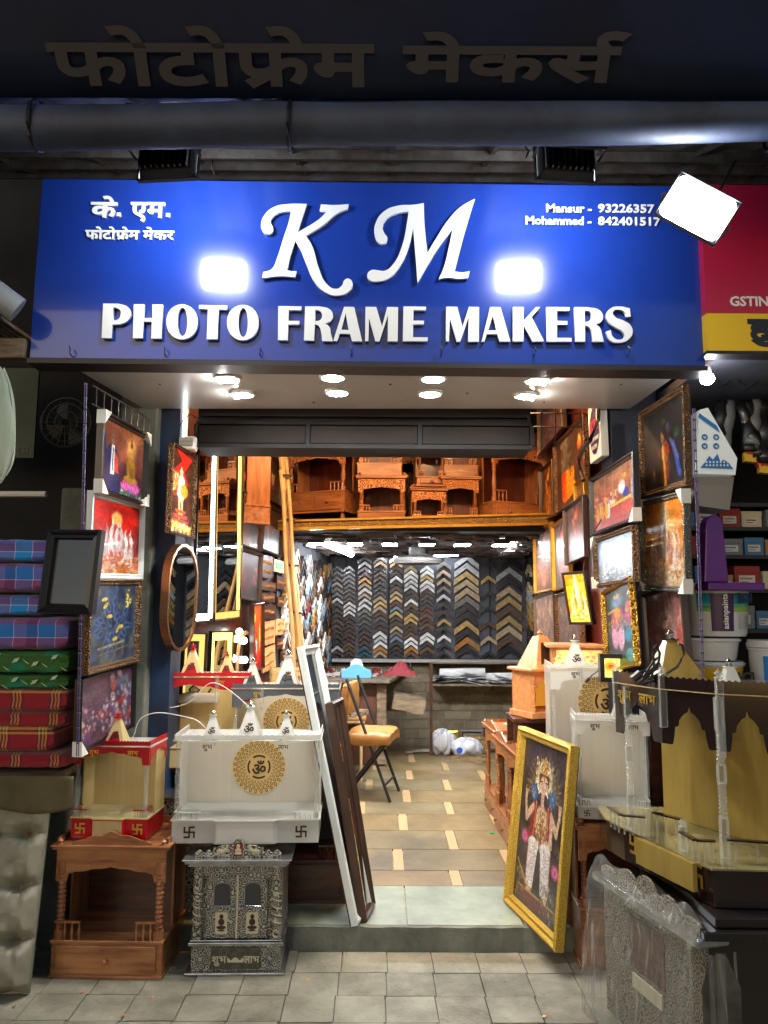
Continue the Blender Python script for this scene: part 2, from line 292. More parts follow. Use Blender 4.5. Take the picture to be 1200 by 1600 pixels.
# ------------------------------------------------------------------ printed pictures, painted here dab by dab
class Pic:
    def __init__(s, w, h, c=(0, 0, 0)):
        s.w, s.h = w, h; s.a = np.ones((h, w, 3))*np.array(c)/255.
        s.X, s.Y = np.meshgrid((np.arange(w)+.5)/w, (np.arange(h)+.5)/h)
        s.asp = h/w; s.rs = np.random.RandomState(w*7+h)
    def mix(s, m, c): m = np.clip(m, 0, 1)[..., None]; s.a = s.a*(1-m)+np.array(c)/255.*m; return s
    def grad(s, c0, c1, y0=0, y1=1): t = np.clip((s.Y-y0)/(y1-y0), 0, 1)[..., None]; m = ((s.Y >= y0) & (s.Y <= y1))[..., None]; g = np.array(c0)/255.*(1-t)+np.array(c1)/255.*t; s.a = np.where(m, g, s.a); return s
    def ell(s, cx, cy, rx, ry, c, soft=.15, ang=0, al=1):
        dx = s.X-cx; dy = s.Y-cy; ca, sa = math.cos(ang), math.sin(ang)
        d = np.sqrt(((dx*ca+dy*sa)/rx)**2+((-dx*sa+dy*ca)/ry)**2); return s.mix((1-d)/soft*al if al == 1 else np.clip((1-d)/soft, 0, 1)*al, c)
    def poly(s, pts, c, al=1):
        m = np.zeros((s.h, s.w), bool); n = len(pts)
        for i in range(n):
            (x0, y0), (x1, y1) = pts[i], pts[(i+1) % n]
            if y0 == y1: continue
            m ^= ((s.Y >= min(y0, y1)) & (s.Y < max(y0, y1)) & (s.X < x0+(s.Y-y0)*(x1-x0)/(y1-y0)))
        return s.mix(m*al, c)
    def line(s, p, q, w, c, al=1):
        (x0, y0), (x1, y1) = p, q; dx, dy = x1-x0, y1-y0; t = np.clip(((s.X-x0)*dx+(s.Y-y0)*dy)/(dx*dx+dy*dy+1e-9), 0, 1)
        d = np.hypot(s.X-x0-t*dx, (s.Y-y0-t*dy)); return s.mix(np.clip((w-d)/(w*.4), 0, 1)*al, c)
    def noise(s, amp, n=8, cols=None, stretch=(1, 1)):
        g = s.rs.rand(max(2, int(n*s.asp/stretch[1])), max(2, int(n/stretch[0]))); yi = np.linspace(0, g.shape[0]-1.001, s.h); xi = np.linspace(0, g.shape[1]-1.001, s.w)
        y0 = yi.astype(int); x0 = xi.astype(int); fy = (yi-y0)[:, None]; fx = (xi-x0)[None]
        fy = fy*fy*(3-2*fy); fx = fx*fx*(3-2*fx)
        y0 = y0[:, None]; x0 = x0[None]
        v = g[y0, x0]*(1-fy)*(1-fx)+g[y0+1, x0]*fy*(1-fx)+g[y0, x0+1]*(1-fy)*fx+g[y0+1, x0+1]*fy*fx
        if cols is None: s.a = s.a*(1+amp*(v-.5)[..., None]*2)
        else: s.mix(np.clip((v-.5)*3, 0, 1)*amp, cols)
        return s
    def dabs(s, n, box, r, cols, al=.8, asp=1.0, ang=0):
        for _ in range(n):
            c = cols[s.rs.randint(len(cols))]; x = box[0]+s.rs.rand()*(box[2]-box[0]); y = box[1]+s.rs.rand()*(box[3]-box[1]); k = r*(.5+s.rs.rand())
            s.ell(x, y, k, k*asp, c, .5, ang+s.rs.rand()*.4, al)
        return s
    def image(s, name):
        s.a *= .84; s.noise(.16, s.w//3).noise(.12, s.w//7)
        s.a = np.clip(s.a+(s.rs.rand(s.h, s.w, 1)-.5)*.05, 0, 1); im = bpy.data.images.new(name, s.w, s.h)
        px = np.ones((s.h, s.w, 4), np.float32); px[..., :3] = s.a; im.pixels.foreach_set(px.ravel()); im.update(); im.pack(); return im
def print_mat(name, pic, glow=0, rough=.12, coat=.12):
    m = bpy.data.materials.new(name); m.use_nodes = True; nt = m.node_tree; N = nt.nodes; b = N['Principled BSDF']
    t = N.new('ShaderNodeTexImage'); t.image = pic.image(name); uv = N.new('ShaderNodeUVMap'); uv.uv_map = 'uv'
    nt.links.new(uv.outputs[0], t.inputs[0]); nt.links.new(t.outputs[0], b.inputs['Base Color'])
    b.inputs['Roughness'].default_value = .4; b.inputs['Coat Weight'].default_value = coat; b.inputs['Coat Roughness'].default_value = .03
    if glow: nt.links.new(t.outputs[0], b.inputs['Emission Color']); b.inputs['Emission Strength'].default_value = glow
    return m
def print_quad(name, w, h, m, parent, x0=0, z0=0, y=0):
    me = bpy.data.meshes.new(name); me.from_pydata([(x0, y, z0), (x0+w, y, z0), (x0+w, y, z0+h), (x0, y, z0+h)], [], [(0, 1, 2, 3)])
    u = me.uv_layers.new(name='uv'); u.data.foreach_set('uv', [0, 0, 1, 0, 1, 1, 0, 1]); me.materials.append(m)
    o = bpy.data.objects.new(name, me); COL.objects.link(o); o.parent = parent; return o
# y runs UP in all pictures
def horses(w, h, sky0, sky1, ground, hcols, sun=None, n=7, beam=False):
    p = Pic(w, h).grad(ground, sky0, 0, .35).grad(sky0, sky1, .35, 1).noise(.25, 7, stretch=(1.5, .7))
    if sun: p.ell(*sun, .13, .13/p.asp, (255, 235, 150), .5).ell(*sun, .10, .1/p.asp, (255, 170, 80), .3)
    if beam: p.ell(.5, .75, .13, .5, (255, 250, 225), .9, 0, .95).ell(.5, .6, .35, .3, (255, 240, 190), .9, 0, .6)
    for i in range(n):
        x = .12+.76*(i+.5)/n; t = .52+.14*(1-abs(i-(n-1)/2)/(n/2))+.04*((i*37) % 5-2)/2; c = hcols[i % len(hcols)]; dk = tuple(v*.6 for v in c)
        sg = 1 if i < n/2 else -1; lt = tuple(min(255, v*1.15+15) for v in c)
        p.ell(x, t-.24, .075, .13, c, .5).ell(x-sg*.03, t-.22, .03, .12, dk, .7, 0, .6).ell(x+sg*.012, t-.07, .038, .12, c, .35, -sg*.25).ell(x-sg*.012, t-.05, .02, .11, lt, .6, -sg*.3, .8)
        p.ell(x+sg*.035, t+.04, .020, .055, c, .3, sg*.35).ell(x+sg*.048, t+.005, .014, .022, dk, .5).line((x+sg*.02, t+.08), (x+sg*.015, t+.115), .008, c)
        for q in (-.045, .03): p.line((x+q, t-.30), (x+q*1.3+sg*.03, t-.40), .015, c).line((x+q*1.3+sg*.03, t-.40), (x+q*1.1, .10), .010, dk)
    p.dabs(160, (0, 0, 1, .24), .045, [ground, hcols[0], (240, 235, 220), tuple(v*.7 for v in ground)], .5, .45).dabs(50, (.05, .2, .95, .55), .02, [hcols[0], hcols[1]], .4, 1.6)
    return p
def deity(w, h, bg0, bg1, robe, skin, crown=(225, 180, 60), aura=(255, 240, 190), seat=(150, 40, 60), sx=.5, extra=True):
    p = Pic(w, h).grad(bg1, bg0).noise(.35, 9)
    p.dabs(140, (0, 0, 1, 1), .03, [bg0, bg1, crown, tuple(v*.5 for v in bg0)], .35)
    p.ell(sx, .70, .20, .17, aura, .5, 0, .9).ell(sx, .70, .13, .12, skin, .3)
    p.ell(sx, .45, .20, .22, robe, .25).ell(sx, .25, .34, .13, (235, 230, 225), .25).ell(sx-.14, .2, .1, .17, (235, 230, 225), .3, .3).ell(sx+.14, .2, .1, .17, (225, 220, 215), .3, -.3)
    p.ell(sx, .06, .4, .08, seat, .3).poly([(sx-.1, .76), (sx, .9), (sx+.1, .76)], crown).ell(sx, .76, .1, .03, crown, .3)
    p.ell(sx, .6, .035, .09, skin, .3).ell(sx+.02, .5, .03, .06, skin, .3)
    for k in (-1, 1): p.line((sx+k*.16, .55), (sx+k*.27, .42), .032, skin).line((sx+k*.27, .42), (sx+k*.3, .56), .028, skin).ell(sx+k*.13, .7, .06, .07, (50, 90, 160) if extra else skin, .3).line((sx+k*.1, .62), (sx+k*.12, .36), .02, (190, 40, 60))
    p.dabs(60, (sx-.16, .3, sx+.16, .62), .018, [crown, (240, 230, 210), robe, (200, 60, 60)], .8)
    return p
def pic_suit_statue():
    p = Pic(220, 160).grad((60, 25, 30), (150, 80, 50)).noise(.3, 5)
    for k in range(9): a = .3+k*.28; p.line((.7, .75), (.7+math.cos(a)*1.2, .75+math.sin(a)*1.2), .03, (235, 160, 80), .35)
    p.ell(.7, .72, .16, .2, (255, 220, 140), .8, 0, .8).poly([(0, 0), (0, .45), (.3, .3), (.5, .5), (1, .3), (1, 0)], (60, 25, 45), .6)
    p.poly([(.12, 0), (.1, .55), (.2, .68), (.33, .66), (.42, .5), (.42, 0)], (28, 38, 92)).poly([(.22, .25), (.24, .68), (.30, .68), (.31, .25)], (235, 235, 240)).line((.265, .3), (.27, .64), .012, (20, 20, 40))
    p.ell(.265, .77, .05, .085, (170, 120, 90), .2).line((.23, .79), (.3, .79), .008, (20, 15, 15)).poly([(.31, .3), (.31, .6), (.39, .5), (.40, .28)], (200, 60, 40)).line((.1, .55), (.06, .8), .03, (28, 38, 92)).ell(.06, .86, .025, .07, (180, 130, 100), .3)
    p.ell(.7, .13, .26, .1, (190, 40, 140), .25).ell(.7, .2, .22, .07, (220, 80, 170), .3)
    for k in range(-4, 5): p.ell(.7+k*.05, .13, .02, .09, (235, 120, 190), .4, k*-.15)
    p.ell(.7, .42, .12, .22, (170, 120, 40), .2).ell(.7, .26, .2, .07, (185, 135, 50), .25).ell(.7, .70, .055, .1, (200, 150, 60), .2).ell(.7, .79, .045, .05, (70, 45, 20), .3).ell(.7, .86, .02, .04, (70, 45, 20), .3)
    for k in range(5): p.ell(.72, .42-.03*k, .075, .02, (110, 70, 20), .4, 0, .7)
    p.dabs(30, (.45, 0, 1, .1), .03, [(70, 130, 190), (60, 120, 60), (220, 190, 210)], .8); return p
def pic_abstract_blue():
    p = Pic(170, 180, (45, 60, 90)).noise(.4, 9).noise(.7, 12, (110, 110, 90))
    for k in range(26):
        a = k*.7; x, y = .5+.32*math.cos(a)*((k % 5)/5+.3), .45+.3*math.sin(a)*((k % 7)/7+.3)
        p.ell(x, y, .09, .05, (70, 100, 150), .25, a).ell(x+.01, y, .055, .028, (40, 50, 80), .3, a)
    for (x, y, a) in ((.3, .82, .2), (.33, .74, .6), (.42, .6, 0), (.6, .42, .9), (.55, .3, .2), (.66, .45, 0)): p.ell(x, y, .07, .03, (220, 185, 70), .25, a)
    p.line((.2, .2), (.75, .25), .02, (140, 140, 110)).line((.2, .12), (.85, .18), .012, (120, 110, 80))
    for (x, y, r) in ((.79, .84, .05), (.79, .74, .055)): p.ell(x, y, r, r, (230, 205, 80), .3).ell(x-.02, y, r*.55, r*.55, (60, 80, 120), .3)
    p.ell(.87, .78, .035, .04, (230, 205, 80), .3).ell(.87, .78, .018, .02, (60, 80, 120), .3).ell(.83, .93, .03, .01, (230, 205, 80), .4); return p
def pic_crowd(base=(80, 55, 80), hi=(190, 175, 200), acc=((190, 70, 60), (230, 220, 225), (90, 60, 110))):
    p = Pic(150, 160, base).grad((95, 70, 95), (70, 45, 60)).noise(.4, 8)
    p.dabs(260, (0, 0, 1, .6), .028, [hi, base, acc[0], acc[1], acc[2], (60, 40, 60)], .7, 1.4); p.dabs(60, (.6, .2, 1, .95), .04, list(acc)+[(90, 130, 150)], .6, 1.8)
    p.ell(.3, .75, .3, .2, (110, 85, 100), .8, 0, .7); return p
def pic_lit_deity():
    p = Pic(110, 240, (70, 30, 14)).noise(.4, 8).poly([(.25, 1), (.95, .95), (.6, .75), (.8, .6), (.1, .72), (.5, .88)], (225, 30, 15))
    p.ell(.32, .6, .24, .14, (240, 90, 30), .4).dabs(50, (.1, .45, .55, .72), .03, [(255, 190, 90), (230, 60, 20), (255, 230, 180)], .8)
    p.ell(.5, .62, .17, .09, (245, 230, 210), .3).ell(.5, .49, .19, .14, (200, 215, 250), .3).ell(.62, .52, .2, .1, (240, 160, 40), .35).ell(.48, .72, .08, .04, (240, 190, 140), .25).poly([(.4, .74), (.48, .81), (.56, .74)], (255, 240, 200)).line((.42, .4), (.45, .2), .05, (245, 190, 120)).line((.55, .4), (.55, .22), .05, (245, 190, 120))
    for k in range(3): p.poly([(.1+.08*k, .16+.06*k), (.2+.06*k, .12+.06*k), (.8-.06*k, .12+.06*k), (.9-.08*k, .16+.06*k)], (230, 40+20*k, 20))
    p.dabs(60, (.05, .02, .95, .12), .06, [(255, 200, 60), (255, 140, 20), (255, 240, 150)], .9, .5); return p
def pic_court():
    p = Pic(170, 180, (130, 80, 60)).grad((150, 60, 50), (150, 110, 90)).noise(.3, 10)
    for k in range(5): p.line((.1+.2*k, .45), (.1+.2*k, 1), .02, (200, 150, 90), .6)
    p.poly([(0, 0), (0, .12), (1, .05), (1, 0)], (170, 30, 30)).dabs(150, (0, .25, .6, .62), .03, [(180, 60, 60), (220, 170, 80), (120, 60, 90), (230, 215, 200)], .75, 1.8)
    for (x, c) in ((.1, (200, 140, 40)), (.22, (215, 150, 40)), (.38, (200, 200, 215)), (.33, (220, 170, 50))): p.ell(x, .3, .05, .17, c, .25).ell(x, .5, .025, .03, (190, 130, 90), .3)
    p.poly([(.42, .1), (.42, .33), (.66, .36), (.66, .12)], (170, 60, 60)).poly([(.68, .12), (.68, .34), (.88, .36), (.88, .14)], (190, 80, 75)).ell(.78, .5, .07, .1, (30, 60, 170), .25).ell(.7, .62, .09, .14, (225, 220, 225), .3).ell(.76, .8, .06, .05, (225, 170, 60), .3).ell(.95, .5, .06, .25, (150, 150, 200), .3)
    p.poly([(.42, .33), (.42, .37), (.9, .42), (.9, .36)], (215, 180, 70)); return p
def pic_dark_pair():
    p = Pic(160, 200, (22, 20, 26)).noise(.4, 6).ell(.5, .8, .08, .06, (70, 110, 30), .6, 0, .8).ell(.55, .65, .13, .15, (60, 35, 35), .6)
    p.ell(.47, .62, .05, .1, (190, 120, 70), .35).ell(.52, .7, .08, .08, (30, 18, 20), .4).ell(.6, .72, .06, .08, (70, 70, 110), .5).ell(.53, .42, .1, .18, (170, 90, 50), .4).ell(.58, .45, .07, .1, (190, 50, 50), .5).ell(.48, .42, .04, .13, (220, 180, 60), .4)
    p.ell(.52, .15, .13, .18, (120, 50, 30), .4).line((.72, .5), (.85, .1), .05, (60, 90, 200), .8).line((.5, .3), (.52, .02), .03, (235, 180, 80)).ell(.8, .6, .08, .08, (30, 90, 40), .5).line((.66, .55), (.82, .3), .03, (90, 110, 170)).ell(.25, .18, .05, .1, (120, 80, 30), .6).ell(.38, .45, .04, .1, (90, 30, 25), .5); return p
def pic_pair_pink():
    p = Pic(130, 260, (40, 50, 60)).noise(.4, 6).ell(.42, .83, .3, .14, (120, 190, 210), .8, 0, .9).ell(.45, .84, .11, .06, (120, 130, 190), .25).ell(.42, .9, .13, .035, (220, 170, 60), .3).poly([(.34, .9), (.42, .97), (.5, .9)], (220, 170, 60)).ell(.42, .93, .04, .03, (40, 120, 90), .3)
    p.ell(.42, .62, .26, .16, (200, 60, 110), .3).ell(.42, .68, .14, .09, (220, 160, 60), .35).ell(.3, .4, .15, .2, (225, 160, 190), .3, .1).ell(.52, .36, .13, .2, (225, 170, 195), .3, -.2)
    p.ell(.78, .55, .16, .14, (200, 60, 120), .3).ell(.78, .68, .09, .05, (200, 150, 110), .3).ell(.8, .73, .1, .06, (210, 90, 120), .4).ell(.8, .36, .2, .12, (50, 130, 160), .3).line((.1, .72), (.45, .74), .02, (215, 170, 70)).ell(.85, .88, .07, .02, (235, 235, 240), .4, .5)
    p.dabs(80, (.1, .45, .95, .6), .03, [(80, 150, 90), (220, 180, 60), (190, 60, 110), (60, 130, 160)], .8).ell(.5, .06, .6, .09, (50, 90, 50), .4).ell(.8, .12, .2, .1, (70, 150, 160), .4); return p
def pic_shrine_wash():
    p = Pic(150, 320, (150, 110, 110)).noise(.35, 6, stretch=(.6, 2)).ell(.5, .75, .33, .3, (130, 95, 85), .5).ell(.5, .7, .25, .12, (175, 140, 125), .4).ell(.5, .62, .2, .18, (120, 80, 75), .4).ell(.2, .5, .12, .4, (170, 85, 95), .7).ell(.85, .5, .12, .5, (175, 70, 60), .7, 0, .8).noise(.8, 20, (190, 150, 140), stretch=(.5, 3)).ell(.5, .66, .12, .06, (200, 160, 130), .4); return p
def pic_garland(c1=(235, 70, 30), c2=(240, 190, 50)):
    p = Pic(150, 220, (75, 48, 40)).noise(.3, 8).dabs(70, (.18, .5, .42, .95), .05, [(110, 100, 85), (80, 72, 62), (150, 140, 120)], .8).dabs(60, (.2, .1, .34, .5), .05, [c1, (240, 110, 40)], .9).dabs(70, (.34, .1, .6, .48), .05, [c2, (230, 150, 40)], .9).dabs(50, (.42, .55, .62, .92), .045, [(100, 85, 75), (60, 50, 45)], .8)
    p.ell(.8, .74, .09, .1, (240, 120, 40), .6).ell(.8, .8, .06, .09, (255, 200, 90), .7).dabs(30, (.68, .45, .95, .62), .03, [(120, 50, 40), (170, 80, 50)], .8); return p
def pic_embossed(c=(165, 95, 60), bg=(85, 50, 35)):
    p = Pic(100, 200, bg).noise(.3, 6); p.dabs(120, (.3, .05, .7, .95), .05, [c, tuple(v*1.3 for v in c), tuple(v*.6 for v in c)], .7).dabs(80, (.1, .1, .9, .5), .05, [c, tuple(v*.7 for v in c)], .7).ell(.5, .8, .1, .1, tuple(v*1.35 for v in c), .4); return p
def pic_relief(): return Pic(110, 220, (80, 58, 48)).noise(.9, 22, (165, 125, 95), stretch=(.6, 2.4)).ell(.72, .72, .08, .16, (180, 130, 80), .4, 0, .8).dabs(60, (0, 0, 1, .6), .03, [(120, 90, 70), (50, 38, 32)], .6, 2.5)
def pic_dark(c=(150, 60, 40), bg=(48, 32, 30), kind=0):
    p = Pic(90, 120, bg).noise(.3, 5)
    if kind == 0: p.ell(.55, .6, .28, .3, (190, 80, 30), .3).ell(.4, .6, .12, .3, (160, 60, 25), .4).ell(.6, .2, .3, .16, (40, 40, 50), .4).ell(.15, .3, .1, .15, (180, 80, 80), .6)
    elif kind == 1: p.ell(.5, .55, .12, .26, (205, 165, 130), .35).ell(.5, .72, .1, .12, (60, 40, 35), .4).ell(.52, .3, .13, .06, (160, 40, 30), .4).line((.48, .57), (.56, .57), .012, (60, 35, 30))
    elif kind == 2: p.dabs(40, (.25, .1, .9, .85), .09, [c, (120, 80, 40), (90, 50, 35), (60, 70, 50)], .5, 1.9)
    elif kind == 3: p.ell(.25, .6, .14, .2, c, .5).line((.3, .5), (.35, .1), .03, (150, 120, 110)).dabs(16, (.55, .45, .95, .7), .03, [(190, 140, 80)], .8)
    else: p.dabs(26, (.1, .3, .4, .9), .06, [(150, 35, 30), (100, 30, 28)], .6).dabs(26, (.6, .3, .95, .8), .06, [(190, 60, 40), (120, 60, 30)], .6).dabs(18, (.1, .1, .5, .3), .06, [(90, 30, 30)], .8)
    return p
def pic_sunset(): 
    p = Pic(90, 200, (200, 60, 20)).grad((150, 20, 20), (210, 100, 20)).ell(.3, .8, .16, .09, (255, 220, 60), .6).ell(.65, .45, .1, .4, (240, 60, 20), .5, -.12).ell(.45, .35, .12, .16, (240, 225, 220), .5).ell(.8, .5, .1, .3, (255, 220, 60), .6).ell(.3, .3, .15, .18, (160, 15, 20), .5); return p
def pic_sunflower():
    p = Pic(80, 120, (250, 235, 120)).noise(.15, 4).ell(.42, .58, .3, .2, (240, 170, 20), .35)
    for k in range(14): a = k*PI/7; p.ell(.42+.26*math.cos(a), .58+.17*math.sin(a), .1, .045, (235, 160, 20), .4, a)
    p.ell(.42, .58, .14, .1, (190, 80, 20), .4); return p
# ------------------------------------------------------------------ materials in use
M_ = {}
M_['paver'] = mat('paver', S(152, 148, 130), .85, col2=S(122, 118, 102), nscale=5.3, world=True, dirt=.35, bump=.35, bscale=60)
M_['paver2'] = mat('paver_darker', S(146, 141, 124), .88, col2=S(114, 110, 94), nscale=6.5, world=True, dirt=.4, bump=.35, bscale=60)
M_['joint'] = mat('joint_dirt', S(112, 106, 90), .95, col2=S(84, 78, 66), nscale=20)
M_['concrete'] = mat('concrete', S(132, 134, 122), .9, col2=S(78, 80, 74), dirt=.3, nscale=3.5, bump=.5, bscale=25, contrast=(.3, .7))
M_['slab'] = mat('kota_slab', world=True, dirt=.3, col=S(126, 114, 86), rough=.36, col2=S(98, 88, 66), nscale=3.4, bump=.12, bscale=18, rvar=.14)
M_['slab2'] = mat('kota_slab_brownish', world=True, dirt=.3, col=S(134, 116, 82), rough=.36, col2=S(104, 88, 62), nscale=3.4, bump=.12, bscale=18, rvar=.14)
M_['slabg'] = mat('kota_slab_green', world=True, dirt=.3, col=S(140, 150, 130), rough=.42, col2=S(110, 120, 104), nscale=4.5, bump=.1, bscale=25, rvar=.1)
M_['grout'] = mat('grout', S(170, 160, 130), .9, col2=S(120, 110, 88), nscale=30)
M_['inlay'] = mat('inlay_wood_stone', S(166, 142, 106), .4, col2=S(170, 138, 96), nscale=3, stretch=(30, 2, 1))
M_['brick'] = mat('wall_block', S(120, 108, 84), .8, world=True, col2=S(88, 76, 58), nscale=9, bump=.3)
M_['mortar'] = mat('mortar', S(140, 128, 104), .9)
M_['sign'] = mat('sign_blue', S(26, 57, 146), .07, col2=S(24, 51, 134), nscale=2, spec=.36, coat=.6)
M_['signedge'] = mat('sign_edge', S(36, 30, 30), .5)
M_['white'] = mat('white_acrylic', S(232, 232, 228), .3)
M_['soffit'] = mat('soffit_panel', S(200, 196, 190), .28, col2=S(188, 184, 180), nscale=2)
M_['black'] = mat('black_metal', S(24, 24, 28), .45)
M_['dark'] = mat('dark_plaster', S(30, 30, 34), .9, col2=S(18, 18, 22), nscale=3)
M_['navy'] = mat('navy_paint', S(24, 32, 50), .6, col2=S(17, 24, 40), nscale=5)
M_['tarp'] = mat('tarp_navy', S(8, 24, 62), .55, col2=S(6, 19, 50), nscale=3, bump=.15, bscale=6)
M_['tarpletter'] = mat('tarp_letter', S(62, 58, 62), .7)
M_['roll'] = mat('rolled_canvas', S(66, 78, 106), .6, col2=S(46, 54, 76), nscale=3.5, dirt=.35, bump=.1, bscale=20)
M_['tin'] = mat('tin_sheet', S(120, 120, 118), .55, .3, col2=S(84, 78, 70), nscale=5)
M_['steel'] = mat('steel_bar', S(100, 96, 92), .5, .6, col2=S(74, 62, 54), nscale=12)
M_['wood'] = mat('varnished_wood', S(168, 110, 66), .34, col2=S(118, 66, 36), nscale=3.2, stretch=(9, 9, 1.2), coat=.35, bump=.05)
M_['woodh'] = mat('varnished_wood_wide_grain', S(172, 116, 70), .34, col2=S(120, 68, 38), nscale=3.2, stretch=(1.2, 9, 9), coat=.35, bump=.05)
M_['wooddk'] = mat('dark_varnished_wood', S(86, 44, 28), .35, col2=S(48, 24, 18), nscale=3.2, stretch=(1.5, 9, 9), coat=.3)
M_['woodred'] = mat('red_brown_panel', S(104, 42, 30), .42, col2=S(66, 26, 20), nscale=4, stretch=(6, 6, 1))
M_['woodor'] = mat('pale_orange_wood', S(222, 158, 104), .45, col2=S(196, 128, 78), nscale=4, stretch=(2, 8, 8))
M_['carved'] = ornate('carved_wood', S(84, 42, 20), S(204, 132, 72), 80, .4, 0, .9)
M_['bamboo'] = mat('ladder_wood', S(206, 176, 124), .5, col2=S(172, 138, 90), nscale=5, stretch=(8, 8, 1))
M_['plyw'] = mat('plywood', S(190, 160, 116), .6, col2=S(160, 128, 90), nscale=4, stretch=(1, 9, 9))
M_['worktop'] = mat('worktop_board', S(112, 98, 80), .6, col2=S(84, 72, 58), nscale=5)
M_['worn'] = mat('worn_board', S(128, 112, 88), .7, col2=S(80, 64, 48), nscale=9, stretch=(1, 4, 4))
M_['gold'] = ornate('gilt_moulding', S(120, 78, 18), S(238, 190, 74), 90, .3, .75, .9)
M_['goldg'] = mat('gold_glitter', S(176, 132, 36), .32, .75, col2=S(236, 204, 96), nscale=230, bump=.9, bscale=260)
M_['goldp'] = mat('gold_plain', S(206, 158, 62), .3, .7, col2=S(186, 134, 46), nscale=20)
M_['goldant'] = ornate('antique_gold_moulding', S(60, 44, 26), S(186, 150, 92), 110, .4, .5, .9)
M_['copper'] = mat('brushed_copper', S(168, 122, 82), .28, .9, col2=S(140, 98, 64), nscale=6, stretch=(1, 1, 30))
M_['frblack'] = mat('black_frame', S(26, 22, 22), .3, coat=.2)
M_['frbrown'] = mat('brown_frame', S(74, 50, 38), .35, col2=S(50, 34, 26), nscale=5, coat=.2)
M_['frornb'] = ornate('bronze_frame', S(34, 24, 18), S(130, 96, 62), 110, .4, .4, .9)
M_['frsilv'] = ornate('pewter_frame', S(40, 40, 40), S(160, 156, 146), 150, .35, .7, .9)
M_['frwhite'] = mat('white_frame', S(222, 228, 226), .4, bump=.6, bscale=220)
M_['guard'] = mat('foam_corner', S(226, 224, 216), .6)
M_['mirror'] = mat('mirror_glass', S(225, 230, 232), .015, 1)
M_['dglass'] = mat('dark_glass', S(14, 14, 18), .04, coat=1)
M_['acw'] = mat('acrylic_white', S(246, 246, 242), .22, translucent=.55, coat=.4)
M_['acfrost'] = mat('acrylic_frosted', S(243, 242, 234), .3, translucent=.58, col2=S(232, 230, 220), nscale=3, stretch=(25, 25, 1))
M_['accream'] = mat('acrylic_cream', S(236, 218, 164), .28, translucent=.4, coat=.3, col2=S(222, 202, 146), nscale=3, stretch=(14, 14, 1))
M_['acamber'] = mat('acrylic_amber', S(188, 164, 90), .3, translucent=.4, coat=.3, col2=S(164, 138, 66), nscale=2.5, stretch=(8, 8, 1.4))
M_['acred'] = mat('acrylic_red', S(200, 22, 40), .2, coat=.5, translucent=.25)
M_['acgrey'] = mat('acrylic_dark_grey', S(70, 78, 86), .3, coat=.3)
M_['acblk'] = mat('acrylic_black_brown', S(34, 20, 18), .14, coat=.5)
M_['acmarb'] = mat('marble_print', S(92, 88, 60), .12, col2=S(150, 140, 98), nscale=2.4, coat=.5, contrast=(.4, .62))
M_['clear'] = clear_mat('clear_acrylic', S(205, 208, 202), .26)
M_['glassy'] = clear_mat('clear_pane', S(190, 200, 196), .16)
M_['roofac'] = clear_mat('clear_roof', S(225, 225, 220), .30)
M_['film'] = clear_mat('plastic_film', S(168, 166, 160), .46, .2, True)
M_['decal'] = mat('dark_bronze_decal', S(58, 44, 30), .35, .3)
M_['decalg'] = mat('gold_decal', S(206, 170, 74), .3, .7)
M_['disc'] = mat('gold_disc_print', S(236, 204, 138), .4, translucent=.3)
M_['silver'] = ornate('embossed_silver', S(70, 68, 62), S(180, 176, 162), 92, .42, .5, .8)
M_['silverq'] = ornate('wrapped_silver', S(96, 90, 80), S(150, 144, 130), 80, .5, .4, .5)
M_['silverp'] = mat('polished_silver', S(200, 202, 204), .18, .9, col2=S(150, 152, 154), nscale=10)
M_['ivory'] = mat('ivory_panel', S(196, 188, 160), .4)
M_['mesh'] = mat('dark_mesh_screen', S(60, 64, 66), .6, col2=S(40, 42, 44), nscale=300)
M_['mattress'] = mat('worn_grey_leatherette', S(142, 138, 120), .55, col2=S(118, 114, 98), nscale=4, bump=.35, bscale=14, contrast=(.3, .7))
M_['wire'] = mat('black_wire', S(20, 20, 22), .4)
M_['wirew'] = mat('white_wire', S(220, 218, 212), .4)
M_['chrome'] = mat('chrome', S(210, 212, 214), .08, 1)
M_['paper'] = mat('paper', S(206, 204, 200), .7, col2=S(170, 168, 166), nscale=6)
M_['bag'] = mat('plastic_bag', S(206, 210, 218), .3, translucent=.3, bump=.7, bscale=12)
M_['yellow'] = mat('yellow_leatherette', S(152, 108, 50), .5, col2=S(124, 84, 36), nscale=5, bump=.4, bscale=16)
M_['purple'] = mat('purple_plastic', S(92, 28, 128), .3)
M_['bucket'] = mat('white_bucket', S(205, 208, 210), .35)
M_['warm'] = lamp_mat('warm_strip', (1, .56, .25), 250)
M_['cool'] = lamp_mat('cool_lamp', (.86, .93, 1), 60)
M_['flood'] = lamp_mat('flood_lamp', (.84, .91, 1), 120)
M_['down'] = lamp_mat('downlight_lamp', (1, .96, .88), 600)
M_['tube'] = lamp_mat('tube_lamp', (.86, .93, 1), 90)
M_['panel'] = lamp_mat('panel_lamp', (.90, .95, 1), 340)
M_['ledw'] = lamp_mat('led_white', (.80, .90, 1), 22)
M_['ledy'] = lamp_mat('led_yellow', (1, .84, .12), 5)
M_['ledo'] = lamp_mat('led_amber', (1, .58, .14), 1.6)
M_['bulbout'] = lamp_mat('street_bulb_glow', (.86, .93, 1), 110)
M_['bulb'] = lamp_mat('bulb_glow', (1, .97, .92), 12)
def inter(a, b, t): return a+(b-a)*t
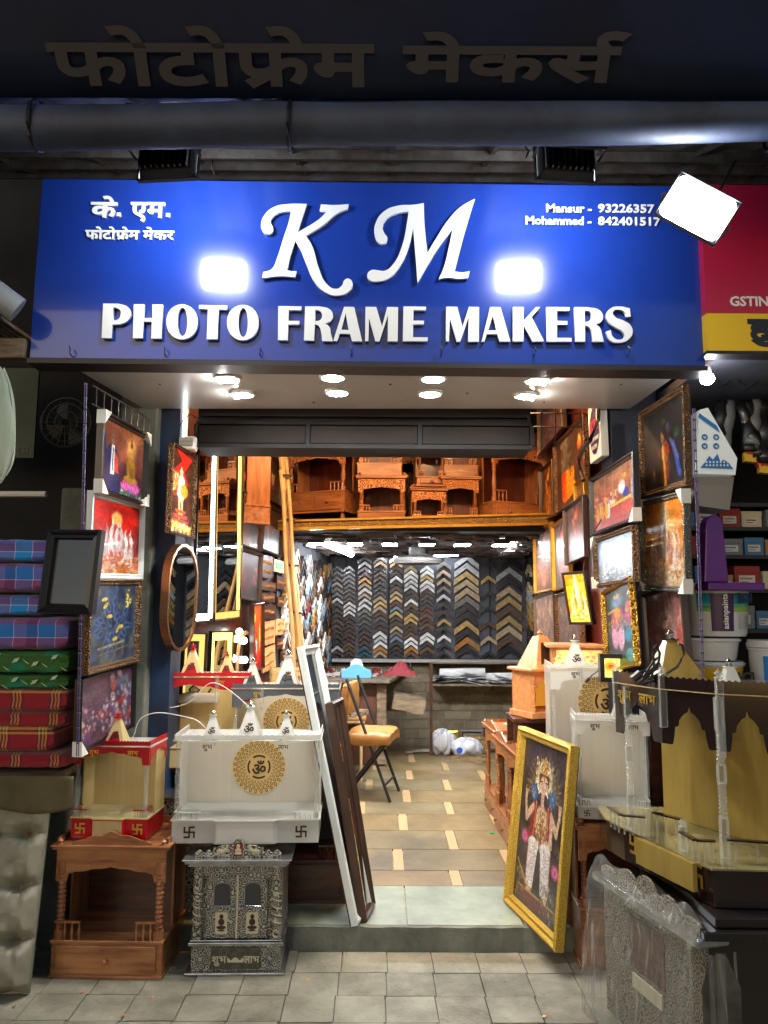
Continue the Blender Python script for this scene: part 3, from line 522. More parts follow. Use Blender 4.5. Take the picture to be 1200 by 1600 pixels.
# ------------------------------------------------------------------ ground and shop floor
g = MB(); g.box(-30, 30, -12, 3.72, -.30, -.016); struct(g.build('pavement', M_['joint']))
pv = [MB().box(0, .196, 0, .196, -.03, 0).mesh('paver', M_['paver']), MB().box(0, .196, 0, .196, -.03, 0).mesh('paver', M_['paver2'])]
pavement = COL.objects['pavement']
for i in range(-9, 9):
    for j in range(0, 5):
        o = bpy.data.objects.new('paver', pv[random.random() < .35]); COL.objects.link(o); o.parent = pavement
        o.location = (i*.2+.03+(j % 2)*.0-.004*j, 3.71-(j+1)*.2, -.002+random.uniform(-.0015, .0015)); o.rotation_euler = (R(random.uniform(-.25, .25)), R(random.uniform(-.25, .25)), R(1.2))
g = MB(); g.box(-9.1, 9.1, -6, 2.70, -.02, -.003); struct(g.build('footpath', M_['paver']))
# plinth
g = MB(); g.box(-1.6, 1.9, 3.745, 8.4, -.3, .088); plinth = struct(g.build('shop_floor', M_['grout']))
g = MB(); vs = [(x*.05-1.45, 3.72+.006*math.sin(x*1.7)+random.uniform(-.004, .004)) for x in range(0, 66)]
for k in range(len(vs)-1): g.hexa([(vs[k][0], vs[k][1]-.004, -.02), (vs[k+1][0], vs[k+1][1]-.004, -.02), (vs[k+1][0], 3.744, -.02), (vs[k][0], 3.744, -.02), (vs[k][0], vs[k][1], .0995), (vs[k+1][0], vs[k+1][1], .0995), (vs[k+1][0], 3.744, .0995), (vs[k][0], 3.744, .0995)])
g.build('step_face', M_['concrete'], plinth)
def slab(x0, x1, y0, y1, m, name='floor_slab', top=.1):
    s = (y0-3.7)*.062                        # the shop runs very slightly to the right as it goes back
    g = MB(); g.box(x0+s+.003, x1+s-.003, y0+.003, y1-.003, .086, top+random.uniform(-.0008, .0008)); return g.build(name, m, plinth)
slab(-1.5, -.75, 3.745, 4.25, M_['slabg']); slab(-.75, .115, 3.745, 4.25, M_['slabg']); slab(.115, .655, 3.745, 4.25, M_['slabg']); slab(.655, 1.6, 3.745, 4.25, M_['slabg'])
edges = [4.25, 4.49, 4.865, 5.26, 5.66, 6.0, 6.38, 6.76, 7.13, 7.5, 7.87, 8.3]
for r in range(11):
    off = .375-.04 if r % 2 == 0 else .125-.11; y0, y1 = edges[r], edges[r+1]; L = .64; x = off-3*L
    while x < 1.9:
        if x+L > -1.6:
            slab(max(x+.06, -1.6), min(x+L, 1.75), y0, y1, M_['slab'] if random.random() < .5 else M_['slab2'])
            if -1.5 < x < 1.7: slab(x, x+.062, y0, y1, M_['inlay'], 'floor_inlay', .101)
        x += L
# ------------------------------------------------------------------ shop shell
LW = (-1.18, 3.95, -.78, 5.5)       # left display wall
def wallp(name, x0, y0, x1, y1, z0, z1, m, t=.08, side=1, parent=None):
    d = Vector((x1-x0, y1-y0, 0)).normalized(); n = Vector((-d.y, d.x, 0))*t*side
    g = MB(); a = [(x0, y0), (x1, y1), (x1+n.x, y1+n.y), (x0+n.x, y0+n.y)]
    if side < 0: a = a[::-1]
    g.prism(a, z0, z1); return g.build(name, m, parent)
struct(wallp('wall_left', -1.20, 3.95, -.78, 5.5, .08, 3.1, M_['wooddk'], side=1))
struct(wallp('wall_left_rear', -.76, 5.5, -.575, 8.25, .08, 2.25, M_['dark'], side=1))
struct(wallp('wall_right', 1.26, 3.9, 1.24, 5.75, .08, 3.1, M_['woodred'], side=-1))
struct(wallp('wall_right_rear', 1.50, 5.75, 1.54, 8.25, .08, 2.25, M_['dark'], side=-1))
g = MB(); g.box(1.2, 1.6, 5.72, 5.80, .08, 2.2); struct(g.build('wall_right_return', M_['dark']))
g = MB(); g.box(-.75, 1.7, 8.26, 8.35, .08, 2.25); struct(g.build('wall_back', M_['dark']))
g = MB(); g.box(-1.6, 1.6, 3.9, 7.0, 3.08, 3.16); struct(g.build('ceiling', M_['dark']))
g = MB(); g.box(-1.0, 1.4, 6.6, 6.7, 2.2, 3.1); struct(g.build('loft_back_wall', M_['woodred']))
# mezzanine loft floor with gilt moulding
zl = P(640, 806, 5.5).z; zb = P(640, 827, 5.5).z
lf = thing('loft_shelf', 'loft floor across the shop with a gilt scroll moulding along its front edge', 'loft', (0, 0, 0))
g = MB(); g.box(-.78, 1.5, 5.53, 8.25, zb-.01, zl-.03); g.build('loft_board', M_['dark'], lf)
g = MB(); xs = [-.78+i*.0479 for i in range(43)]
a, b = P(444, 815, 5.5), P(850, 804, 5.5); a2, b2 = P(444, 829, 5.5), P(850, 821, 5.5)
tz = lambda x: inter(a.z, b.z, (x-a.x)/(b.x-a.x)); bz = lambda x: inter(a2.z, b2.z, (x-a2.x)/(b2.x-a2.x))
g.slab(xs, lambda x: bz(x)+.022, lambda x: tz(x)-.006, 5.48, 5.53); g.build('gilt_moulding', M_['goldant'], lf)
g = MB(); g.slab(xs, lambda x: tz(x)-.006, lambda x: tz(x)+.008, 5.465, 5.53); g.slab(xs, bz, lambda x: bz(x)+.02, 5.47, 5.53); g.build('moulding_bead', M_['goldp'], lf)
# front posts
g = MB(); g.box(-1.36, -1.17, 3.86, 4.1, .0, 3.0); tag(g.build('concrete_pillar', M_['concrete'], bevel=.01), 'grey cracked concrete pillar behind the frames at the left of the shop mouth', 'pillar')
g = MB(); g.box(-1.168, -1.07, 3.93, 4.12, .09, 3.0); tag(g.build('blue_post', mat('blue_paint', S(26, 54, 92), .6, col2=S(16, 28, 48), nscale=4)), 'blue painted post beside the cracked concrete pillar', 'post')
g = MB(); g.box(1.16, 1.40, 3.86, 4.04, .0, 3.0); tag(g.build('dark_post', M_['navy'], bevel=.005), 'dark blue post at the right of the shop mouth', 'post')
# rolling shutter box
sb = thing('shutter_box', 'dark brown rolling shutter housing across the top of the shop mouth', 'shutter box', P(570, 700, 3.95))
x0, x1 = P(308, 660, 3.95).x-sb.location.x, P(830, 660, 3.95).x-sb.location.x
M_['shut'] = mat('shutter_brown', S(30, 25, 24), .75, col2=S(22, 19, 18), nscale=4, spec=.2); M_['shutd'] = mat('shutter_dark', S(15, 17, 22), .7, spec=.25)
L_ = x1-x0
for k in range(3):
    g = MB(); g.box(x0+k*L_/3+.012, x0+(k+1)*L_/3-.012, -.012, .02, .02, .115); g.build('panel', M_['shut'], sb, bevel=.004)
g = MB(); g.box(x0, x1, .021, .25, 0, .24); g.build('housing', M_['shutd'], sb)
g = MB(); g.box(x0, x1, -.02, .0205, -.006, .016); g.box(x0, x1, -.018, .0205, .12, .135); g.box(x0+.02, x1-.02, -.012, .0205, .165, .172)
for k in range(4): g.box(x0+k*L_/3-.01, x0+k*L_/3+.01, -.0185, .0204, .0162, .1198)
g.build('trim', M_['shutd'], sb)
bpy.context.view_layer.update()
# warm strip above the loft front, behind the shutter housing
ws = thing('warm_light_strip', 'warm strip light hidden above the shop mouth behind the shutter housing', 'lamp', (0.0, 4.35, 2.96))
g = MB(); g.box(-.75, .95, -.03, .03, .012, .04); g.build('holder', M_['black'], ws)
g = MB(); g.box(-.74, .94, -.024, .024, -.01, .0115); g.build('strip', M_['warm'], ws)
# soffit with downlights
sf = thing('soffit', 'white canopy soffit under the blue sign with eight round downlights', 'canopy', (0, 3.1, 2.56))
A, B = P(102, 566, 3.115), P(1077, 576, 3.115); C_, D = PZ(984, 637, 2.565), PZ(225, 637, 2.565)
g = MB(); loc = lambda p, z: (p.x, p.y-3.1, z); g.hexa([loc(A, .0), loc(B, .0), loc(C_, .0), loc(D, .0), loc(A, .04), loc(B, .04), loc(C_, .04), loc(D, .04)]); g.build('soffit_panel', M_['soffit'], sf)
dl = None
for k, (px, py) in enumerate(((357, 589), (520, 587), (677, 589), (838, 592), (380, 614), (527, 611), (672, 613), (820, 616))):
    p = PZ(px, py, 2.56); c = (p.x, p.y-3.1, 0); r = .060
    g = MB(); g.lathe([(r*.82, -.014), (r, -.010), (r, .0), (r*.8, -.001), (r*.78, -.010)], c, 24, caps=False); g.build('lamp_ring', M_['white'], sf)
    tilt = k in (0, 3, 4, 7)
    g = MB(); g.m = Matrix.Translation(c) @ (Matrix.Rotation(R(-24 if k in (0, 4) else 24), 4, 'Y') if tilt else Matrix.Identity(4))
    g.lathe([(r*.80, -.009), (r*.80, -.006)], (0, 0, 0), 24, sy=.62 if tilt else 1); g.build('lamp_disc', M_['down'], sf)
for k in range(7):
    p = PZ(250+k*120, 600+(k % 3)*14, 2.56); g = MB(); g.lathe([(.006, -.004), (.006, 0)], (p.x, p.y-3.1, 0), 8); g.build('screw_head', M_['steel'], sf)
# ------------------------------------------------------------------ sign
tl, tr, bl, br = P(61, 278, 3.1), P(1102, 287, 3.1), P(45, 559, 3.1), P(1103, 572, 3.1)
SM, sw, sh = basis(bl, br, tl)
sg = thing('shop_sign', 'blue illuminated shop sign board with raised white letters above the shop mouth', 'sign', M=SM)
Si = SM.inverted()
def sp(px, py):                                 # picture -> sign plane
    o = SM.translation; n = SM.col[1].xyz; r = ray(px, py); t = (o-EYE).dot(n)/r.dot(n); q = Si @ (EYE+r*t); return (q.x, q.z)
g = MB(); g.box(0, sw, .004, .11, 0, sh); g.build('sign_face', M_['sign'], sg, bevel=.003)
g = MB(); g.box(-.006, sw+.006, -.004, .115, -.022, -.001); g.box(-.006, sw+.006, .05, .1152, sh+.001, sh+.02); g.build('sign_trim', M_['signedge'], sg)
def tr_(pts, sc, ox, oy):
    lp = []; fl = []
    for p in pts: lp.append(sp(ox+p[0]/sc, oy+p[1]/sc)); fl.append(len(p) > 2)
    return lp, fl
def letter(name, loops, sc, ox, oy, ex=.007):
    ls = [tr_(l, sc, ox, oy) for l in loops]
    return outlines(name, [l[0] for l in ls], M_['white'], sg, Matrix.Translation((0, -.008-ex+.004, 0)), ex, 0, [l[1] for l in ls])
c = 1
Kp = [(600,90,c),(545,255),(495,420,c),(740,270),(838,172,c),(750,165,c),(765,95,c),(930,103),(1088,92,c),(1078,148,c),(960,195),(800,330),(590,460,c),(665,585),(740,840),(830,1020),(940,1080),(1010,1040),(1038,978),(1085,960),(1135,1020),(1090,1110),(950,1158),(800,1110),(680,980),(590,780),(530,630),(465,518,c),(410,690),(370,860,c),(425,874),(480,872,c),(465,945,c),(290,932),(80,955,c),(92,885,c),(190,850),(250,730),(330,480),(390,300),(417,172,c),(300,187),(205,240),(178,300),(208,375),(190,425),(140,443),(85,405),(68,320),(110,215),(220,125),(380,92)]
Mp = [(612,105,c),(622,350),(650,620,c),(740,470),(880,260),(1000,140),(1142,60,c),(1080,260),(1000,540),(932,812,c),(1010,822),(1088,810,c),(1072,882,c),(960,888),(850,878),(765,895,c),(820,770),(870,570),(912,372,c),(780,540),(640,770),(548,932,c),(530,680),(502,370,c),(450,580),(370,750),(270,870),(130,918),(50,900),(26,850),(70,798),(130,800),(210,805),(300,730),(390,540),(435,330),(455,193,c),(350,205),(230,265),(187,350),(200,410),(236,470),(205,525),(150,518),(105,440),(110,320),(200,190),(340,132),(500,122)]
letter('letter', [Kp], 7.5, 400, 310); letter('letter', [Mp], 6.667, 570, 305)
def el(cx, cy, rx, ry): return [(cx+rx*math.cos(t*PI/8), cy+ry*(abs(math.sin(t*PI/8))**.92)*(1 if math.sin(t*PI/8) > 0 else -1)) for t in range(16)]
def cc(*p): return [(a, b, 1) for a, b in p]
W1 = [ [cc((60,30))+cc((165,31))+[(228,52),(252,98),(228,150)]+cc((178,173),(125,176),(120,270),(50,268)), cc((131,57),(150,58))+[(178,78),(180,110),(165,138)]+cc((127,148))],
  [cc((272,35),(345,35),(342,130),(400,130),(400,36),(472,36),(464,272),(392,272),(396,155),(341,155),(335,270),(265,270))],
  [el(605,157,108,121), el(608,156,33,98)], [cc((722,40),(917,44),(915,72),(858,70),(850,277),(775,277),(784,69),(722,66))], [el(1025,162,109,122), el(1027,161,32,100)] ]
for l in W1: letter('letter', l, 4.444, 150, 470)
W2 = [ [cc((48,48),(208,50),(206,76),(120,74),(118,150),(193,150),(192,175),(117,175),(114,284),(45,283))],
  [cc((233,50),(330,50))+[(400,68),(425,110),(412,148)]+cc((372,168))+[(402,195),(410,235)]+cc((425,291),(350,289))+[(343,225),(328,185)]+cc((300,173),(295,287),(225,285)), cc((304,75))+[(335,82),(350,112),(335,145)]+cc((302,152))],
  [cc((502,53),(572,54),(627,292),(557,291),(543,240),(472,238),(455,290),(427,288)), cc((513,95),(533,213),(483,212))],
  [cc((650,53),(724,54),(764,190),(800,54),(875,55),(872,292),(803,291),(805,110),(747,292),(718,292),(674,130),(670,290),(647,290))],
  [cc((912,50),(1068,52),(1067,77),(982,75),(980,148),(1053,149),(1052,174),(979,174),(978,263),(1080,264),(1078,291),(908,290))] ]
for l in W2: letter('letter', l, 4.444, 425, 470)
W3 = [ [cc((45,45),(112,46),(143,165),(182,46),(243,47),(242,256),(176,256),(180,108),(130,256),(108,256),(68,120),(62,254),(43,254))],
  [cc((310,47),(372,48),(432,255),(366,255),(352,210),(290,210),(275,255),(258,255)), cc((325,100),(346,188),(298,188))],
  [cc((447,47),(512,48),(510,130),(585,48),(610,48),(560,108),(635,254),(563,255),(512,160),(510,254),(445,254))],
  [cc((648,47),(788,48),(786,70),(712,70),(712,130),(775,131),(774,154),(712,154),(712,232),(800,233),(799,256),(648,256))],
  [cc((815,48),(895,48))+[(965,65),(988,103),(978,135)]+cc((946,150))+[(972,175),(982,210)]+cc((993,256),(925,256))+[(920,205),(908,172)]+cc((880,156),(882,256),(820,256)), cc((878,70))+[(908,74),(918,102),(905,130)]+cc((880,138))],
  [cc((1155,105),(1128,108))+[(1118,78),(1085,63),(1048,76),(1060,105),(1110,128),(1152,155),(1167,198),(1145,240),(1085,262),(1030,248)]+cc((1005,195),(1035,185))+[(1047,225),(1085,244),(1116,225),(1108,198),(1060,168),(1015,132),(1008,88),(1038,54),(1085,44)]+cc((1150,55))] ]
for l in W3: letter('letter', l, 3.871, 685, 470)
def onsign(px, py): q = sp(px, py); return Matrix.Translation((q[0], -.0035, q[1]))
k = sw/1058
deva('hindi_letter', 'ka e_', 40*k, M_['white'], sg, onsign(143, 340), .005, .012, height=24*k); deva('hindi_letter', 'dot', 14*k, M_['white'], sg, onsign(181, 339), .005, 0, height=24*k)
deva('hindi_letter', 'e ma', 53*k, M_['white'], sg, onsign(205, 340), .005, .012, height=24*k); deva('hindi_letter', 'dot', 14*k, M_['white'], sg, onsign(258, 340), .005, 0, height=24*k)
deva('hindi_letter', 'pha o_ tta o_ pha rakar e_ ma', 85*k, M_['white'], sg, onsign(134, 374), .004, .012, height=14*k)
deva('hindi_letter', 'ma e_ ka ra', 49*k, M_['white'], sg, onsign(224, 375), .004, .012, height=14*k)
for t, px, py, w in (('Mansur -', 852, 332, 73), ('93226357', 934, 332, 90), ('Mohammed -', 820, 351, 105), ('842401517', 934, 352, 100)):
    latin('phone_line', t, .052, M_['white'], sg, onsign(px, py), .0025, .0011, w*k)
for px in (112, 259, 407, 549, 689, 834, 980):
    q = sp(px, 556); g = MB(); g.tube([(q[0], .0, q[1]), (q[0], -.02, q[1]+.002), (q[0]+.004, -.03, q[1]+.02), (q[0]-.003, -.022, q[1]+.035)], .003); g.build('hook', M_['steel'], sg)
M_['sign'].node_tree.nodes['Principled BSDF'].inputs['Coat Roughness'].default_value = .22; M_['sign'].node_tree.nodes['Principled BSDF'].inputs['Coat Weight'].default_value = .6
# ------------------------------------------------------------------ flood lamps
def floodlamp(label, px, py, Y, w, h, look, roll=0):
    p = P(px, py, Y); d = Vector(look).normalized(); z = Vector((0, 0, 1)); x = z.cross(-d).normalized(); u = d.cross(x); u = -u if u.z < 0 else u; x = (-d).cross(u)
    Mx = Matrix(((x.x, -d.x, u.x, p.x), (x.y, -d.y, u.y, p.y), (x.z, -d.z, u.z, p.z), (0, 0, 0, 1))) @ Matrix.Rotation(roll, 4, 'Y')
    t = thing('flood_lamp', label, 'flood lamp', M=Mx, group='floodlights of the shop front')
    a, b = w/2, h/2
    g = MB(); g.hexa([(-a, -.0, -b), (a, 0, -b), (a*.85, .045, -b*.85), (-a*.85, .045, -b*.85), (-a, 0, b), (a, 0, b), (a*.85, .045, b*.85), (-a*.85, .045, b*.85)])
    g.build('lamp_housing', M_['black'], t, bevel=.006)
    g = MB()
    for k in range(9): x_ = -a*.8+k*a*.2; g.box(x_-.003, x_+.003, .0452, .062, -b*.8, b*.8)
    g.build('cooling_fins', M_['black'], t)
    g = MB(); n = 6; pts = []
    for (cx, cz, a0) in ((a*.66, b*.6, 0), (-a*.66, b*.6, 90), (-a*.66, -b*.6, 180), (a*.66, -b*.6, 270)):
        for q in range(n): th = R(a0+90*q/(n-1)); pts.append(((cx+a*.24*math.cos(th))*1.09, (cz+b*.3*math.sin(th))*1.09))
    g.add([(x_, -.004, z_) for x_, z_ in pts], [tuple(range(len(pts)))]); g.build('lamp_glass', M_['flood'], t)
    frame_ = MB(); e = .006
    for (x0, x1, z0, z1) in ((-a-e, a+e, -b-e, -b), (-a-e, a+e, b, b+e), (-a-e, -a, -b, b), (a, a+e, -b, b)): frame_.box(x0, x1, -.010, .012, z0, z1)
    frame_.build('lamp_rim', M_['black'], t, bevel=.003)
    g = MB(); g.tube([(-a-.014, .02, 0), (-a-.014, .09, 0), (a+.014, .09, 0), (a+.014, .02, 0)], .007); g.build('bracket', M_['steel'], t)
    g = MB(); g.tube([(0, .06, b*.5), (.01, .09, b), (.03, .12, b+.08), (.02, .15, b+.2)], .005); g.build('cable', M_['wire'], t)
    return t
floodlamp('black flood lamp aimed at the blue sign above its left half', 265, 252, 2.62, .215, .15, (.10, 1, -.10))
floodlamp('black flood lamp aimed at the blue sign above its right half', 882, 255, 2.62, .215, .15, (-.10, 1, -.10))
floodlamp('glaring white flood lamp facing the street beside the right end of the sign', 1090, 326, 2.5, .225, .16, (-.16, -1, -.10), R(33))
# ------------------------------------------------------------------ awning above: sloped banner, rolled canvas, sheet roof with battens
bM, bw, bh = basis(P(-420, 150.4, 2.34), P(1650, 159.6, 2.34), P(-420, 150.4, 2.34)+Vector((0, -.22, .27)))
bn = thing('awning_banner', 'dark navy awning banner with Hindi lettering hanging above the sign', 'banner', M=bM)
g = MB(); g.grid(60, 8, lambda u, v: (u*bw, .006*math.sin(u*23)*(1-v)+.004*math.sin(u*51+v*5), v*.95)); g.build('banner_cloth', M_['tarp'], bn, smooth=True, solid=.003)
bi = bM.inverted()
def bp_(px, py): o = bM.translation; n = bM.col[1].xyz; r = ray(px, py); t = (o-EYE).dot(n)/r.dot(n); q = bi @ (EYE+r*t); return q
q0, q1 = bp_(88, 130), bp_(582, 130); qt = bp_(88, 70)
deva('banner_lettering', 'pha o_ tta o_ pha rakar e_ ma', (q1-q0).x, M_['tarpletter'], bn, Matrix.Translation((q0.x, -.012, q0.z)), .001, .012, height=(qt-q0).z)
q0, q1 = bp_(632, 124), bp_(960, 124)
deva('banner_lettering', 'ma e_ ka sa reph', (q1-q0).x, M_['tarpletter'], bn, Matrix.Translation((q0.x, -.012, q0.z)), .001, .012, height=(qt-q0).z*.95)
g = MB(); a, b = P(-420, 203.7, 2.40), P(1650, 182, 2.40); n = 60
vs = []; ns = 20
g.grid(n, ns, lambda u, v: tuple(a.lerp(b, u)+Vector((0, (.064+.0015*math.sin(u*37))*math.cos(2*PI*v), (.074+.0015*math.sin(u*29+2))*math.sin(2*PI*v)+.004*math.sin(u*17)))))
rl = g.build('canvas_roll', M_['roll'], smooth=True); tag(rl, 'grey roll of rolled up canvas tied along the lower edge of the dark awning', 'canvas roll')
for px in (455, 1210, 60):
    p = P(px, 195, 2.40); g = MB(); pts = [(p.x+.006*math.sin(t), p.y+.075*math.cos(t), p.z+.083*math.sin(t)) for t in [i*.45 for i in range(15)]]; g.tube(pts, .007)
    tag(g.build('tie_rope', M_['wire']), {455: 'black tie around the canvas roll left of centre', 1210: 'black tie around the right end of the canvas roll', 60: 'black tie around the left end of the canvas roll'}[px], 'tie')
rf = thing('awning_roof', 'sheet metal awning roof on steel battens seen between canvas roll and sign', 'roof', (0, 0, 0))
zr = lambda y: 3.25+.411*(y-2.5)
g = MB(); 
for k in range(60):
    x = -2.4+k*.08; zz = .012*(k % 2); zz2 = .012*((k+1) % 2)
    g.add([(x, 2.35, zr(2.35)+.03+zz), (x+.08, 2.35, zr(2.35)+.03+zz2), (x+.08, 4.0, zr(4.0)+.03+zz2), (x, 4.0, zr(4.0)+.03+zz)], [(0, 1, 2, 3)])
g.build('roof_sheet', M_['tin'], rf)
for y in (3.12, 3.4, 3.68): g = MB(); g.hexa([(-2.4, y, zr(y)-.02), (2.4, y, zr(y)-.03), (2.4, y+.04, zr(y+.04)-.03), (-2.4, y+.04, zr(y+.04)-.02), (-2.4, y, zr(y)+.02), (2.4, y, zr(y)+.02), (2.4, y+.04, zr(y+.04)+.02), (-2.4, y+.04, zr(y+.04)+.02)]); g.build('batten', M_['steel'], rf)
for x in (-1.8, -1.35, -.88, -.42, .02, .45, .9, 1.35, 1.8):
    g = MB(); g.hexa([(x, 2.4, zr(2.4)-.0), (x+.02, 2.4, zr(2.4)), (x+.02, 4, zr(4)-.0), (x, 4, zr(4)), (x, 2.4, zr(2.4)+.024), (x+.02, 2.4, zr(2.4)+.024), (x+.02, 4, zr(4)+.024), (x, 4, zr(4)+.024)]); g.build('rafter', M_['steel'], rf)
# street side backdrop behind and around
g = MB(); g.box(-6, -1.5, 4.6, 4.7, -.2, 5); struct(g.build('neighbour_wall_left', M_['dark']))
g = MB(); g.box(1.62, 6, 4.75, 4.85, -.2, 5); struct(g.build('neighbour_wall_right', M_['dark']))
g = MB(); g.box(-1.5, 1.62, 4.05, 4.15, 3.16, 5); struct(g.build('facade_above', M_['dark']))
# ------------------------------------------------------------------ builders for the goods
def scal(t, n): return abs(math.sin(PI*t*n))
def arch_drop(x, c, s, fh):          # ogee arch, 0 at the tip
    t = min(1, abs(x-c)/(s/2))
    return fh*(.26+.42*t**1.25+.05*scal(t, 3)) if t < .82 else fh
def om(parent, M, size, m=None): return deva('om_mark', 'om', size, m or M_['decal'], parent, M, .0008, .01)
def mandala(parent, c, r, y):
    g = MB(); n = 48; g.add([(c[0], y, c[1])]+[(c[0]+r*1.06*math.cos(2*PI*i/n), y, c[1]+r*1.06*math.sin(2*PI*i/n)) for i in range(n)], [(0, 1+i, 1+(i+1) % n) for i in range(n)])
    g.build('gold_disc', M_['disc'], parent)
    g = MB(); yy = y-.0015
    for k, (rr, s) in enumerate(((.60, .050), (.70, .062), (.82, .078), (.95, .092))):
        nn = 28
        for i in range(nn):
            a = 2*PI*(i+.5*(k % 2))/nn; ca, sa = math.cos(a), math.sin(a); s_ = s*r; q = []
            for (u, w) in ((-1, 0), (-.3, .72), (.35, .8), (1.1, 0), (.35, -.8), (-.3, -.72)):
                for f in (1, .62): q.append((c[0]+ca*(rr*r+u*s_*f)-sa*w*s_*f*.8, yy, c[1]+sa*(rr*r+u*s_*f)+ca*w*s_*f*.8))
            g.add(q, [(2*j, 2*((j+1) % 6), 2*((j+1) % 6)+1, 2*j+1) for j in range(6)])
    g.build('petal_ring', M_['decal'], parent)
    g = MB()
    for a0 in (0, 90, 180, 270):
        pts = []
        for j in range(9): a = R(a0-34+j*8.5); pts += [(c[0]+r*.40*math.cos(a), yy, c[1]+r*.40*math.sin(a)), (c[0]+r*.47*math.cos(a), yy, c[1]+r*.47*math.sin(a))]
        g.add(pts, [(2*j, 2*j+1, 2*j+3, 2*j+2) for j in range(8)])
    g.build('ring_arcs', M_['decal'], parent)
    om(parent, Matrix.Translation((c[0]-r*.29, yy-.001, c[1]-r*.32)), r*.58)
def twist(h, r, n=10, q=.5):
    pr = [(r*1.25, 0), (r*1.25, h*.10), (r*.9, h*.11)]
    for k in range(n): z = h*(.13+.32*k/n); pr += [(r*.7, z), (r*1.1, z+.32*h/n*.5)]
    pr += [(r*.8, h*.46), (r*1.25, h*.47), (r*1.25, h*.56), (r*.8, h*.57)]
    for k in range(n): z = h*(.58+.30*k/n); pr += [(r*.7, z), (r*1.1, z+.30*h/n*.5)]
    return pr+[(r*.8, h*.89), (r*1.2, h*.9), (r*1.2, h)]
FIN = [(.9, 0), (1.1, .1), (.5, .25), (.35, .35), (.85, .55), (.95, .75), (.6, 1.0), (.2, 1.2), (.04, 1.5)]
def finial(name, r, c, m, parent): g = MB(); g.lathe([(a*r, b*r*1.5) for a, b in FIN], c, 12); return g.build(name, m, parent, smooth=True)
